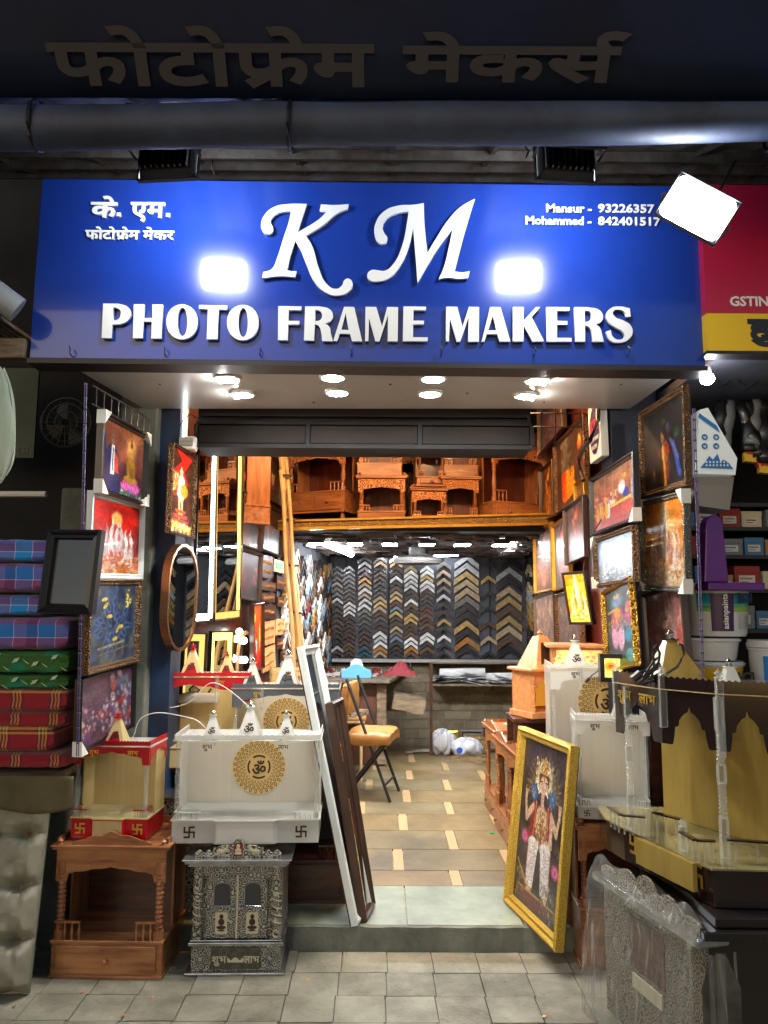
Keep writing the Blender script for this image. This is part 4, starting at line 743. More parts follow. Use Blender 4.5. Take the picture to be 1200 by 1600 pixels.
def acrylic_temple(label, loc, rz, w, d, bh, Hh, fh, acc, panel, back, group, spires, sh=.09, mand=False, letters=True, arches=1, tip=None, side=True, spm=None, cols=(-1, 1), om_on=True, base_m=None, M=None):
    t = thing('acrylic_temple', label, 'mini temple', loc, rz, group, M); a = w/2; b = d/2; tip = tip or M_['chrome']; spm = spm or panel
    g = MB(); pl = [(-a, -b), (-a*.45, -b), (-a*.4, -b-.018), (a*.4, -b-.018), (a*.45, -b), (a, -b), (a, b), (-a, b)]
    g.prism(pl, 0, bh); g.build('base', base_m or acc, t, bevel=.0015)
    g = MB(); g.prism([(-a-.006, -b-.006), (-a*.45, -b-.006), (-a*.4, -b-.024), (a*.4, -b-.024), (a*.45, -b-.006), (a+.006, -b-.006), (a+.006, b), (-a-.006, b)], bh, bh+.005); g.build('floor_panel', back, t)
    g = MB(); g.prism([(-a*.38, -b-.0205), (a*.38, -b-.0205), (a*.38, -b-.0185), (-a*.38, -b-.0185)], .006, bh-.006); g.build('step_panel', panel, t)
    ft = Hh; g = MB(); g.box(-a, a, b-.006, b, bh+.005, ft-.012); g.build('back_panel', back, t)
    if side:
        for s in (-1, 1): g = MB(); x = s*a; g.box(min(x, x-s*.004), max(x, x-s*.004), -b*.15, b-.0065, bh+.005, ft-.012); g.build('side_panel', M_['glassy'] if side == 2 else panel, t)
    g = MB(); g.box(-a-.008, a+.008, -b-.008, b, ft-.011, ft-.005); g.build('roof_panel', M_['roofac'], t)
    nx = 90 if arches < 3 else 120; xs = [-a+w*i/nx for i in range(nx+1)]; span = w/arches
    lo = lambda x: ft-.0125-arch_drop(x, -a+span*(int(min(arches-1e-6, (x+a)/span))+.5), span, fh)
    if fh > 0: g = MB(); g.slab(xs, lo, lambda x: ft-.012, -b-.0035, -b); g.build('arch_fascia', acc, t)
    g = MB(); hi = ft+.018; g.slab(xs, lambda x: ft-.0045, lambda x: hi-.005*scal((x+a)/w, 24), -b-.0075, -b-.0045); g.build('parapet', acc, t)
    for s in (-1, 1):
        g = MB(); g.m = Matrix.Translation((s*a, 0, 0)) @ Matrix.Rotation(R(90), 4, 'Z')
        g.slab([-b+d*i/30 for i in range(31)], lambda x: ft-.0045, lambda x: hi-.005*scal((x+b)/d, 10), -.002, .002); g.build('parapet', acc, t)
        if fh > 0:
            g = MB(); g.m = Matrix.Translation((s*(a+.0022), 0, 0)) @ Matrix.Rotation(R(90), 4, 'Z')
            g.slab([-b+.003+(d-.006)*i/40 for i in range(41)], lambda x: ft-.0125-arch_drop(x, 0, d, fh), lambda x: ft-.012, -.0015, .0015); g.build('arch_fascia', acc, t)
    for x in cols:
        for yy in (-b+.012,):
            g = MB(); g.lathe(twist(ft-bh-.017, .0085), (x*(a-.014), yy, bh+.005), 10); g.build('column', M_['clear'], t, smooth=True)
            finial('corner_finial', .008, (x*(a-.014), yy, ft-.0045), M_['clear'], t)
    for x in ((-.45, .45) if w > .45 else ()):
        g = MB(); g.lathe([(.009, 0), (.009, -fh*.9), (.004, -fh-.005), (.008, -fh-.015), (.002, -fh-.03)][::-1], (x*a, -b-.013, ft), 8); g.build('pendant', M_['clear'], t, smooth=True)
    for k, (x, k_s) in enumerate(spires):
        q = sh*k_s; r = q*.42; yb = -b+r+.01
        g = MB(); g.hexa([(x-r, yb-r, ft-.0045), (x+r, yb-r, ft-.0045), (x+r, yb+r, ft-.0045), (x-r, yb+r, ft-.0045), (x-r*.2, yb-r*.2, ft+q), (x+r*.2, yb-r*.2, ft+q), (x+r*.2, yb+r*.2, ft+q), (x-r*.2, yb+r*.2, ft+q)])
        sp_ = g.build('spire', spm, t)
        g = MB(); g.lathe([(r*.42, 0), (r*.42, .004)], (x, yb, ft+q), 12); g.build('spire_cap', acc if acc is M_['acred'] else panel, sp_)
        finial('finial', r*.26, (x, yb, ft+q+.004), tip, sp_)
        if acc is not panel: g = MB(); g.add([(x-r*.7, yb-r*1.0-.002, ft), (x+r*.7, yb-r*1.0-.002, ft), (x, yb-r*.35-.001, ft+q*.72)], [(0, 1, 2)]); g.build('spire_inset', acc, sp_)
        if om_on: om(sp_, Matrix.Translation((x-r*.42, yb-r*.93, ft+q*.16)) @ Matrix.Rotation(R(-21), 4, 'X'), r*.85)
    for s in (-1, 1):
        g = MB(); z0, z1 = bh+.005, bh+.032; xo = s*(a-.006); xi = s*(a*.62)
        g.box(min(xo, xi), max(xo, xi), -b+.002, -b+.007, z1, z1+.005); g.box(min(xo, xo-s*.005), max(xo, xo-s*.005), -b+.0072, -b*.2, z1, z1+.005); rl = g.build('rail', acc, t)
        g = MB()
        for i in range(5): x = inter(xo, xi, (i+.3)/5); g.cyl((x, -b+.0045, z0), (x, -b+.0045, z1), .002, n=6)
        for i in range(4): y = inter(-b+.012, -b*.25, (i+.5)/4); g.cyl((xo-s*.0025, y, z0), (xo-s*.0025, y, z1), .002, n=6)
        g.build('balusters', M_['clear'], rl)
        svastika('swastika_mark', bh*.52, M_['decalg'] if acc in (M_['acblk'], M_['acred']) else M_['decal'], t, Matrix.Translation((s*a*.76, -b-.001, bh*.5)))
    if letters:
        lm = M_['decalg'] if acc in (M_['acblk'], M_['acred'], M_['acgrey']) else M_['decal']
        deva('lettering', SHUBH, .044, lm, t, Matrix.Translation((-a*.62, -b-.0085 if fh <= 0 else -b-.0045, ft-.045)), .0006, .01)
        deva('lettering', LABH, .046, lm, t, Matrix.Translation((a*.42, -b-.0085 if fh <= 0 else -b-.0045, ft-.045)), .0006, .01)
    if mand: mandala(t, mand[:2], mand[2], b-.0085)
    return t
POST = lambda h, r: [(r*1.5, 0), (r*1.5, h*.12), (r, h*.13), (r*1.3, h*.16), (r*.8, h*.19)]+[q for k in range(9) for q in ((r*.85, h*(.2+.06*k)), (r*1.15, h*(.23+.06*k)))]+[(r*.8, h*.76), (r*1.3, h*.79), (r, h*.82), (r*1.5, h*.84), (r*1.5, h)]
POST2 = lambda h, r: [(r*1.4, 0), (r*1.4, h*.1), (r*.8, h*.11), (r*1.2, h*.15), (r*.8, h*.19), (r*1.1, h*.3), (r*1.25, h*.42), (r*.8, h*.6), (r*1.2, h*.64), (r*.8, h*.68), (r*1.2, h*.72), (r*.8, h*.78), (r*1.4, h*.82), (r*1.4, h)]
def wooden_temple(label, loc, rz, w, d, h, group=None, base=.10, m=None, mh=None, mb=None, crest=True, knob=1, post=POST, rails=True, carved=True, door=False, top_rail=True, lattice=False, legs=0, M=None, cat='wooden temple'):
    m = m or M_['wood']; mh = mh or M_['woodh']; mb = mb or M_['woodred']; t = thing('wooden_temple', label, cat, loc, rz, group, M); a = w/2; b = d/2
    z0 = legs
    g = MB(); g.box(-a, a, -b, b, z0, z0+base); g.box(-a-.006, a+.006, -b-.006, b, z0-.002, z0+.012); g.box(-a-.006, a+.006, -b-.006, b, z0+base-.008, z0+base+.004); g.build('base', mh, t, bevel=.002)
    if knob:
        n = knob
        for k in range(n):
            x0 = -a+.02+(w-.04)*k/n+.004; x1 = -a+.02+(w-.04)*(k+1)/n-.004
            g = MB(); g.box(x0, x1, -b-.010, -b-.0005, z0+.02, z0+base-.016); dr = g.build('drawer', mh, t, bevel=.002)
            g = MB(); g.lathe([(.004, 0), (.004, .008), (.011, .012), (.012, .02), (.006, .025)], (0, 0, 0), 10); g.m = Matrix(); kb = g
            kb.v = [((x0+x1)/2+v[0], -b-.010-v[2], z0+base*.5+v[1]) for v in kb.v]; kb.build('knob', m, dr, smooth=True)
    for s in (-1, 1):
        if legs: g = MB(); g.lathe([(.012, 0), (.02, legs*.4), (.014, legs*.7), (.022, legs)], (s*(a-.03), -b+.03, 0), 10); g.build('foot', m, t, smooth=True)
    zt = h-.02; pz = z0+base+.004; ph = zt-.05-pz; pr = min(.014, w*.04)
    for s in (-1, 1):
        g = MB(); g.lathe(post(ph, pr), (s*(a-.025), -b+.022, pz), 12); g.build('post', m, t, smooth=True)
        g = MB(); x = s*(a-.004); g.box(min(x, x-s*.010), max(x, x-s*.010), -b*.1, b-.002, pz, zt-.001); sp_ = g.build('side_panel', m, t)
        if lattice:
            g = MB(); X = s*(a-.0035)
            for i in range(3):
                for j in range(7): c = (X, -b*.1+(b*1.0)*(i+.6)/3, pz+ph*(.15+.1*j)); g.box(c[0]-.001, c[0]+.001, c[1]-.004, c[1]+.004, c[2]-.012, c[2]+.012); g.box(c[0]-.0012, c[0]+.0012, c[1]-.01, c[1]+.01, c[2]-.005, c[2]+.005)
            g.build('lattice', M_['wooddk'], sp_)
    g = MB(); g.box(-a+.015, a-.015, b-.012, b-.001, pz, zt-.001); g.build('back_panel', mb, t)
    xs = [-a+w*i/60 for i in range(61)]; fh = min(.11, h*.2)
    g = MB(); g.slab(xs, lambda x: zt-.001-(.05+arch_drop(x, 0, w-.02, fh)*.75), lambda x: zt-.001, -b+.006, -b+.016); g.build('arch_fascia', M_['carved'] if carved else mh, t)
    g = MB(); g.box(-a-.015, a+.015, -b-.012, b, zt, zt+.012); g.box(-a-.022, a+.022, -b-.020, b, zt+.0125, h); g.build('top_board', mh, t, bevel=.002)
    if crest:
        ch = .05; xs = [-a*.72+a*1.44*i/50 for i in range(51)]
        g = MB(); g.slab(xs, lambda x: h, lambda x: h+.006+ch*max(0, 1-abs(x)/(a*.74))**.8*(.8+.2*abs(math.cos(x/a*9))), -b-.004, -b+.006); g.build('crest', mh, t)
    for s in (-1, 1): finial('finial', .014, (s*(a-.012), -b+.004, h), m, t)
    if top_rail:
        g = MB()
        for s in (-1, 1): x = s*(a+.005); g.box(min(x, x-s*.01), max(x, x-s*.01), -b+.02, b-.012, h, h+.022)
        g.box(-a, a, b-.011, b-.002, h, h+.03); g.build('top_rail', mh, t)
    if rails:
        for s in (-1, 1):
            g = MB(); zr_ = pz+min(.085, ph*.24); xo = s*(a-.008); xi = s*a*.5
            g.box(min(xo, xi), max(xo, xi), -b-.002, -b+.010, zr_-.008, zr_); rr = g.build('rail', m, t)
            g = MB()
            for i in range(4): x = inter(xi, xo, (i+.15)/3.6); g.lathe([(.006, 0), (.004, .01), (.008, (zr_-pz)*.5), (.004, (zr_-pz)*.7), (.005, zr_-pz-.009)], (x, -b+.004, pz), 8)
            g.build('balusters', m, rr, smooth=True)
    return t
def frame_mesh(w, h, prof):         # prof: (inset, depth towards the viewer); outer edge first
    g = MB(); vs = []
    for (i, d) in prof: vs += [(i, -d, i), (w-i, -d, i), (w-i, -d, h-i), (i, -d, h-i)]
    n = len(prof); fs = []
    for k in range(n-1):
        for j in range(4): a = k*4+j; b = k*4+(j+1) % 4; fs.append((a, b, b+4, a+4))
    return g.add(vs, fs)
def framed(label, bl, br, tl, fm, pm, fw=.03, dep=.025, guards=(), group=None, cat='picture', flat=False, mat_w=0, back=True, name='framed_picture'):
    M, w, h = basis(bl, br, tl); t = thing(name, label, cat, M=M, group=group)
    pr = [(0, 0), (0, dep), (fw*.25, dep*1.15), (fw*.5, dep*.75), (fw*.8, dep*.85), (fw, dep*.35), (fw, 0)] if not flat else [(0, 0), (0, dep), (fw, dep), (fw, 0)]
    g = frame_mesh(w, h, pr); g.build('frame', fm, t)
    if back: g = MB(); g.box(.004, w-.004, .001, .006, .004, h-.004); g.build('backing', M_['wooddk'], t)
    if pm: print_quad('print', w-2*fw*.97, h-2*fw*.97, pm, t, fw*.97, fw*.97, -dep*.3)
    for (sx, sz) in guards:
        g = MB(); c = .055; x0 = -.006 if sx < 0 else w-c+.006; z0 = -.006 if sz < 0 else h-c+.006
        ox, oz = (-.006 if sx < 0 else w+.006), (-.006 if sz < 0 else h+.006); ix, iz = (c if sx < 0 else w-c), (c if sz < 0 else h-c)
        g.add([(ox, .004, oz), (ix, .004, oz), (ox, .004, iz), (ox, -dep-.012, oz), (ix, -dep-.012, oz), (ox, -dep-.012, iz)], [(0, 1, 2), (3, 5, 4), (0, 3, 4, 1), (1, 4, 5, 2), (2, 5, 3, 0)]); g.build('corner_guard', M_['guard'], t)
    return t
# ------------------------------------------------------------------ left side of the shop mouth
LJ = (-1.27, 3.15, -1.215, 3.9); W = M_
ORD = ['first', 'second', 'third', 'fourth', 'fifth', 'sixth', 'seventh', 'eighth', 'ninth', 'tenth', 'eleventh', 'twelfth', 'thirteenth', 'fourteenth', 'fifteenth', 'sixteenth', 'seventeenth', 'eighteenth', 'nineteenth', 'twentieth']
def fr(label, L, bl, br, tl, fm, pic, fw=.03, glow=0, dep=.025, guards=(), cat='picture', off=0, **k):
    if off:
        d = Vector((L[2]-L[0], L[3]-L[1], 0)).normalized(); n = Vector((d.y, -d.x, 0))*off; L = (L[0]+n.x, L[1]+n.y, L[2]+n.x, L[3]+n.y)
    pm = pic if (pic is None or isinstance(pic, bpy.types.Material)) else print_mat('print_'+label.split()[0]+str(len(bpy.data.materials)), pic, glow)
    return framed(label, PV(*bl, L), PV(*br, L), PV(*tl, L), fm, pm, fw, dep, guards, cat=cat, **k)
fr('landscape picture of a man in a blue suit beside a golden statue on pink lotus', LJ, (148, 768), (221, 790), (143, 636), W['frblack'], pic_suit_statue(), .022, off=.03, guards=((-1, 1), (-1, -1), (1, 1), (1, -1)))
fr('white framed picture of galloping white horses under a red sky', LJ, (131, 905), (216, 906), (133, 765), W['frwhite'], horses(170, 180, (190, 25, 15), (215, 30, 15), (225, 130, 50), [(215, 200, 195), (190, 175, 175), (230, 220, 215)], (.5, .78), 7), .028)
fr('bronze framed blue painting of an elephant headed deity with a gold om', LJ, (128, 1056), (210, 1034), (128, 905), W['frornb'], pic_abstract_blue(), .028, off=.01)
fr('dark framed purple print of a crowd with banners at the left of the shop mouth', LJ, (115, 1180), (203, 1135), (122, 1060), W['frblack'], pic_crowd(), .014, off=-.01, guards=((-1, -1),))
Mx, w_, h_ = basis(P(65, 958, 3.12), P(150, 961, 3.07), P(74, 829, 3.15))
t = thing('framed_mirror', 'empty dark brown frame with black glass hanging beside the folded cloth', 'frame', M=Mx)
frame_mesh(w_, h_, [(0, 0), (0, .03), (.012, .038), (.022, .026), (.034, .03), (.04, .012), (.04, 0)]).build('frame', W['frblack'], t); g = MB(); g.box(.03, w_-.03, -.012, .0, .03, h_-.03); g.build('glass', W['dglass'], t)
# picket rail and chains
t = thing('picket_rail', 'thin metal rail with hooks above the man and statue picture', 'rail', (0, 0, 0))
g = MB(); pts = [PV(138, 606, LJ), PV(232, 660, LJ)]; top = [p+Vector((.02, 0, .01)) for p in pts]; g.tube(top, .004); lowr = [p+Vector((.02, 0, -.07)) for p in pts]; g.tube(lowr, .003)
for k in range(9): a = top[0].lerp(top[1], (k+.5)/9); g.cyl(a, a-Vector((0, 0, .08)), .0028, n=6)
g.build('bars', W['steel'], t)
def chain(label, px0, py0, px1, py1, Y, n=26):
    a, b = P(px0, py0, Y), P(px1, py1, Y); g = MB(); m_ = W['purplech']
    for k in range(n): p, q = a.lerp(b, k/n), a.lerp(b, (k+.86)/n); o = Vector((.004, 0, 0)); g.cyl(p-o, q-o, .0022, n=5); g.cyl(p+o, q+o, .0022, n=5)
    for k in range(n): p = a.lerp(b, k/n); g.box(p.x-.006, p.x+.006, p.y-.003, p.y+.003, p.z-.004, p.z+.004)
    tag(g.build('display_chain', m_), label, 'chain')
W['purplech'] = mat('violet_chain', S(86, 74, 122), .4)
chain('violet display chain beside the left edge of the man and statue picture', 134, 600, 121, 1185, 3.12)
chain('violet display chain beside the paint buckets', 1084, 640, 1099, 1072, 3.02)
# lit tall deity picture and mirrors on the left wall
LQ = (-1.06, 3.72, -1.02, 4.05)
fr('brown framed lit picture of a standing saint on red steps, highest on the left', LQ, (258, 832), (297, 842), (263, 690), W['frornb'], pic_lit_deity(), .014, glow=1.5)
def on_wall(L, bl, br, tl): return basis(PV(*bl, L), PV(*br, L), PV(*tl, L))
# oval mirror
Mx, w_, h_ = on_wall((-1.07, 3.70, -1.02, 4.05), (252, 1018), (299, 1018), (252, 838))
t = thing('oval_mirror', 'tall oval mirror with a deep brushed copper rim', 'mirror', M=Mx)
def stad(w, h, n=10):
    r = w/2; return [(r+r*math.cos(a), h-r+r*math.sin(a)) for a in [PI*i/n for i in range(n+1)]]+[(r+r*math.cos(a), r+r*math.sin(a)) for a in [PI+PI*i/n for i in range(n+1)]]
st = stad(w_, h_); sti = [(w_/2+(x-w_/2)*(1-.03/w_), h_/2+(z-h_/2)*(1-.03/h_)) for x, z in st]; n = len(st)
g = MB(); g.add([(x, .022, z) for x, z in st]+[(x, -.018, z) for x, z in st]+[(x, -.018, z) for x, z in sti]+[(x, -.005, z) for x, z in sti], [(i, (i+1) % n, n+(i+1) % n, n+i) for i in range(n)]+[(n+i, n+(i+1) % n, 2*n+(i+1) % n, 2*n+i) for i in range(n)]+[(2*n+i, 2*n+(i+1) % n, 3*n+(i+1) % n, 3*n+i) for i in range(n)]); g.build('rim', W['copper'], t, smooth=True)
g = MB(); g.add([(x, -.012, z) for x, z in sti], [tuple(range(n))]); g.build('mirror_glass', W['mirror'], t)
def led_mirror(label, L, bl, br, tl, strips, frame_w=.01, fm=None, off=.0):
    d = Vector((L[2]-L[0], L[3]-L[1], 0)).normalized(); nn = Vector((d.y, -d.x, 0))*off; L = (L[0]+nn.x, L[1]+nn.y, L[2]+nn.x, L[3]+nn.y)
    Mx, w, h = on_wall(L, bl, br, tl); t = thing('lit_mirror', label, 'mirror', M=Mx, group='lit mirrors on the left wall')
    frame_mesh(w, h, [(0, 0), (0, .02), (frame_w, .02), (frame_w, 0)]).build('frame', fm or W['frblack'], t)
    g = MB(); g.box(frame_w, w-frame_w, -.010, 0, frame_w, h-frame_w); g.build('mirror_glass', W['mirror'], t)
    for (x0, x1, z0, z1, m) in strips: g = MB(); g.box(x0*w, x1*w, -.0135, -.0102, z0*h, z1*h); g.build('light_strip', W[m], t)
led_mirror('tall mirror with a blazing white light strip down its right edge', LW, (299, 973), (328, 971), (299, 690), [(.84, .97, .02, .99, 'ledw'), (.04, .83, .01, .045, 'ledw')], .006, off=.05)
led_mirror('tall mirror with a thin yellow light strip and amber lower band', LW, (331, 971), (372, 966), (331, 690), [(.90, .97, .05, .99, 'ledy'), (.05, .97, .01, .045, 'ledo'), (.0, .07, .046, .99, 'ledo')], .005, W['frbrown'], off=.03)
led_mirror('low mirror with a wide amber light border left of the beaded one', LW, (279, 1085), (316, 1080), (279, 988), [(.02, .16, .02, .86, 'ledo'), (.70, .9, .02, .86, 'ledo'), (.02, .9, .86, .97, 'ledo')], .008, off=.04)
led_mirror('low mirror with a bright beaded yellow light border', LW, (322, 1092), (358, 1085), (322, 986), [(.04, .16, .02, .86, 'ledy'), (.80, .94, .02, .86, 'ledy'), (.04, .94, .86, .97, 'ledy')], .008, off=.03)
Mx, w_, h_ = on_wall(LW, (362, 1080), (387, 1076), (362, 985)); t = thing('vanity_mirror', 'arched vanity mirror edged with round white bulbs', 'mirror', M=Mx)
st = [(0, 0), (w_, 0), (w_, h_*.6)]+[(w_/2+w_/2*math.cos(a), h_*.6+h_*.4*math.sin(a)) for a in [PI*i/10 for i in range(11)]]+[(0, h_*.6)]
g = MB(); n = len(st); g.add([(x, -.02, z) for x, z in st]+[(x, -.03, z) for x, z in st], [tuple(range(n, 2*n))]+[(i, (i+1) % n, n+(i+1) % n, n+i) for i in range(n)]); g.build('frame', W['bamboo'], t)
g = MB(); g.add([(w_/2+(x-w_/2)*.8, -.032, h_/2+(z-h_/2)*.86) for x, z in st], [tuple(range(n))]); g.build('mirror_glass', W['mirror'], t)
for (px, py) in ((374, 987), (369, 998), (381, 1001), (365, 1029), (382, 1031), (364, 1063), (382, 1064)):
    q = Mx.inverted() @ PV(px, py, (LW[0]+.045, LW[1], LW[2]+.045, LW[3])); g = MB(); g.sphere((q.x, q.y, q.z), .022, n=12); g.build('bulb', W['bulb'], t, smooth=True)
# picture wall to the right of the mirrors
for lab, bl, br, tl, pc, fm in (('brown framed picture of an orange robed man on the left wall', (374, 768), (405, 777), (374, 690), pic_dark(kind=0), 'frbrown'),
    ('brown framed portrait of a face on dark ground above the wall plaques', (407, 774), (436, 795), (407, 698), pic_dark(kind=1, bg=(56, 40, 34)), 'frbrown'),
    ('brown framed murky orange and green landscape picture on the left wall', (372, 853), (404, 864), (373, 768), pic_dark(kind=2, bg=(96, 56, 36)), 'frbrown'),
    ('brown framed picture of a faint figure with gold lettering on brown', (405, 860), (436, 872), (405, 781), pic_dark(kind=3, bg=(70, 50, 40)), 'frbrown'),
    ('dark framed picture of two red flags over a blackened scene', (368, 935), (402, 941), (371, 855), pic_dark(kind=4, bg=(56, 44, 46)), 'frbrown')):
    fr(lab, LW, bl, br, tl, W[fm], pc, .02, off=.02)
fr('tilted lit picture of a red and yellow sunset below the wall plaques', LW, (391, 1050), (408, 1044), (384, 945), W['frbrown'], pic_sunset(), .012, glow=.8, off=.06)
PLQ = [((403, 903), (419, 905), (403, 866), 'wooddk', 'leaning'), ((421, 893), (437, 897), (421, 872), 'plyw', 'green sticker'), ((402, 922), (424, 925), (402, 907), 'wooddk', 'upper'), ((402, 940), (423, 942), (402, 925), 'wooddk', 'middle'),
       ((426, 920), (443, 923), (426, 899), 'wooddk', ''), ((427, 948), (446, 950), (427, 932), 'wooddk', ''), ((403, 967), (424, 967), (403, 944), 'wooddk', ''), ((424, 993), (445, 991), (425, 967), 'woodor', ''), ((404, 1010), (423, 1005), (404, 972), 'woodor', ''), ((404, 1052), (424, 1042), (404, 1014), 'woodor', ''), ((426, 1016), (443, 1010), (426, 998), 'wooddk', '')]
plab = ['leaning dark plaque with slanting gold script, nearest the picture wall', 'plywood plaque with a bright green sticker', 'dark plaque with gold script just under the leaning one', 'dark plaque with gold script, third down in the nearer column', 'dark scalloped plaque with raised name below the green sticker one', 'small dark plaque with curly gold name beside the ladder', 'dark plaque with two lines above the lit sunset picture', 'pale plaque with raised script beside the ladder', 'pale notched plaque right of the lit sunset picture', 'large pale plaque with yellow script low on the wall', 'smallest dark plaque low beside the ladder']
names = ['Dwarka', 'Shiv', 'Sagar Nivas', 'Shree', 'Dwarka', 'Deepali', 'Shri Krupa', 'Om Shri', 'Krupa', 'Hello Home', 'Sai']
W['inkg'] = mat('gold_ink', S(196, 150, 72), .4, .4); W['green'] = mat('green_sticker', S(40, 170, 70), .5)
for k, (bl, br, tl, m_, _) in enumerate(PLQ):
    Mx, w, h = on_wall(LW, bl, br, tl); t = thing('name_plaque', plab[k], 'plaque', M=Mx @ Matrix.Translation((0, -.02, 0)), group='wooden name plaques on the left wall')
    g = MB(); g.slab([w*i/16 for i in range(17)], lambda x: .004*scal(x/w, 3), lambda x: h-.006*scal(x/w, 4), -.012, 0); g.build('board', W[m_], t)
    if k == 1: g = MB(); g.box(w*.2, w*.85, -.014, -.0125, h*.3, h*.75); g.build('sticker', W['green'], t)
    else:
        g = MB()                                       # raised squiggled lettering, too small to read
        for row in range(2 if h > .1 else 1):
            z = h*(.5 if h <= .1 else .3+.38*row); pts = [(w*(.12+.76*i/26), -.0135, z+.013*math.sin(i*1.9+k)*(1 if i % 3 else .3)) for i in range(27)]; g.tube(pts, .0032, 4)
        g.build('raised_script', W['inkg'], t)
# ladder
t = thing('wooden_ladder', 'tall folded bamboo coloured wooden ladder leaning on the loft edge', 'ladder', (0, 0, 0))
feet = [PZ(478, 1312, .1), PZ(505, 1300, .1)]; 
for (a, b, r) in ((P(436, 690, 5.36), P(487, 1290, 5.0), .019), (P(443, 692, 5.40), P(495, 1300, 5.0), .017), (P(438, 735, 5.25), P(474, 1250, 4.9), .013), (P(450, 760, 5.28), P(482, 1250, 4.92), .013)):
    g = MB(); pts = [a.lerp(b, i/12)+Vector((.006*math.sin(i*1.3), 0, 0)) for i in range(13)]; g.tube(pts, r, 8); g.build('pole', W['bamboo'], t, smooth=True)
for k in range(7):
    a = P(437, 690, 5.34).lerp(P(480, 1290, 4.98), (k+.8)/8); b = P(449, 692, 5.38).lerp(P(497, 1300, 5.0), (k+.8)/8); g = MB(); g.cyl(a+Vector((-.01, -.02, 0)), b+Vector((.012, -.02, .01)), .009, n=8); g.build('rung', W['steel'], t)
# LED tube and router on the left post
t = thing('tube_light', 'upright white tube light on the blue post under the soffit', 'tube light', P(285, 700, 4.0)); z = P(285, 636, 4.0).z-t.location.z
g = MB(); g.cyl((0, 0, 0), (0, 0, z), .010, n=10); g.build('tube', W['ledw'], t); g = MB(); g.box(-.02, .02, .012, .03, -.01, z+.01); g.build('fitting', W['plyw'], t)
t = thing('junction_box', 'off white junction box hanging below the upright tube light', 'box', P(294, 705, 3.93)); g = MB(); g.box(-.045, .045, -.03, .03, 0, .075); g.build('case', W['guard'], t, bevel=.012)
g = MB()
for k in range(6): g.box(-.035, .03, -.0315, -.0302, .022+k*.007, .025+k*.007)
g.build('vent_slots', W['steel'], t)
g = MB(); g.tube([(-.045, 0, .05), (-.07, .0, .09), (-.04, .0, .15), (.0, 0, .2), (.05, 0, .17), (.03, 0, .1)], .003); g.build('cable', W['wire'], t)
# ------------------------------------------------------------------ right wall pictures
RW1 = (1.27, 3.75, 1.27, 3.0); RW2 = (1.14, 4.2, 1.14, 3.3); RW3 = (1.19, 5.9, 1.19, 4.0)
cg4 = ((-1, 1), (-1, -1), (1, 1), (1, -1))
fr('large bronze framed dark painting of two embracing figures under the soffit', RW1, (1008, 780), (1081, 758), (1002, 648), W['frornb'], pic_dark_pair(), .030, off=.0)
fr('pewter framed picture of white horses charging out of an orange glow', RW1, (1010, 921), (1081, 926), (1008, 784), W['frsilv'], horses(150, 200, (235, 150, 50), (225, 130, 40), (235, 200, 160), [(235, 205, 190), (215, 170, 150), (190, 130, 110)], None, 8, True), .024, guards=((-1, 1), (1, 1), (-1, -1), (1, -1)), off=.01)
fr('tall framed washed pink picture of a shrine niche behind the black temple', RW1, (1020, 1085), (1086, 1085), (1018, 926), W['frbrown'], pic_shrine_wash(), .018, off=-.012)
fr('black framed picture of a crowded royal court on a red floor', RW2, (930, 838), (1001, 812), (929, 748), W['frblack'], pic_court(), .022, guards=((1, -1),))
fr('bronze framed picture of white horses running through blue surf', RW2, (936, 918), (1000, 909), (935, 842), W['frornb'], horses(170, 130, (84, 108, 134), (104, 130, 154), (66, 80, 104), [(196, 192, 180), (172, 168, 158)], None, 6), .022, guards=((-1, 1), (-1, -1)), off=.008)
fr('gilt framed picture of a blue flute player and a companion in pink', RW2, (954, 1050), (1002, 1040), (952, 922), W['gold'], pic_pair_pink(), .016, off=.004)
fr('thin framed picture of pale idols at the top by the shutter box', RW3, (846, 712), (885, 668), (846, 632), W['frbrown'], pic_crowd((150, 110, 100), (205, 180, 170), ((200, 60, 60), (170, 170, 80), (150, 140, 170))), .012)
fr('large gilt edged picture of a garlanded idol with a burning torch', RW3, (873, 804), (922, 770), (871, 696), W['frornb'], pic_garland(), .018, off=.01)
fr('dark framed picture of a glowing ceremonial mace', RW3, (849, 818), (870, 806), (848, 735), W['frbrown'], pic_embossed((235, 150, 50), (90, 40, 25)), .010)
fr('gilt framed embossed copper relief, farther of the twin pair', RW3, (840, 928), (868, 922), (838, 832), W['goldp'], pic_embossed(), .018, off=.015)
fr('gilt framed embossed copper relief, nearer of the twin pair', RW3, (870, 924), (896, 916), (869, 820), W['goldp'], pic_embossed((190, 90, 60), (60, 50, 50)), .018, off=.015)
fr('thin framed tower scene hanging over the twin copper reliefs', RW3, (889, 884), (921, 870), (886, 796), W['frbrown'], pic_embossed((150, 90, 70), (95, 70, 70)), .014, off=.06)
fr('dark framed vertical relief with an orange spire low on the right wall', RW3, (841, 1014), (873, 1014), (840, 932), W['frbrown'], pic_relief(), .016)
fr('dark framed plain vertical relief beside the orange spire one', RW3, (875, 1014), (915, 1014), (875, 928), W['frornb'], pic_relief(), .016)
fr('small gilt corner frame between the torch picture and the dark post', RW3, (904, 790), (920, 778), (903, 757), W['goldp'], pic_dark(kind=2, bg=(120, 80, 40)), .01, off=.02)
Mx, w_, h_ = basis(P(895, 975, 4.15), P(932, 975, 3.98), P(886, 894, 4.12)); t = thing('lit_picture', 'tilted black framed backlit orange picture of running horses', 'picture', M=Mx)
frame_mesh(w_, h_, [(0, 0), (0, .025), (.014, .025), (.014, 0)]).build('frame', W['frblack'], t)
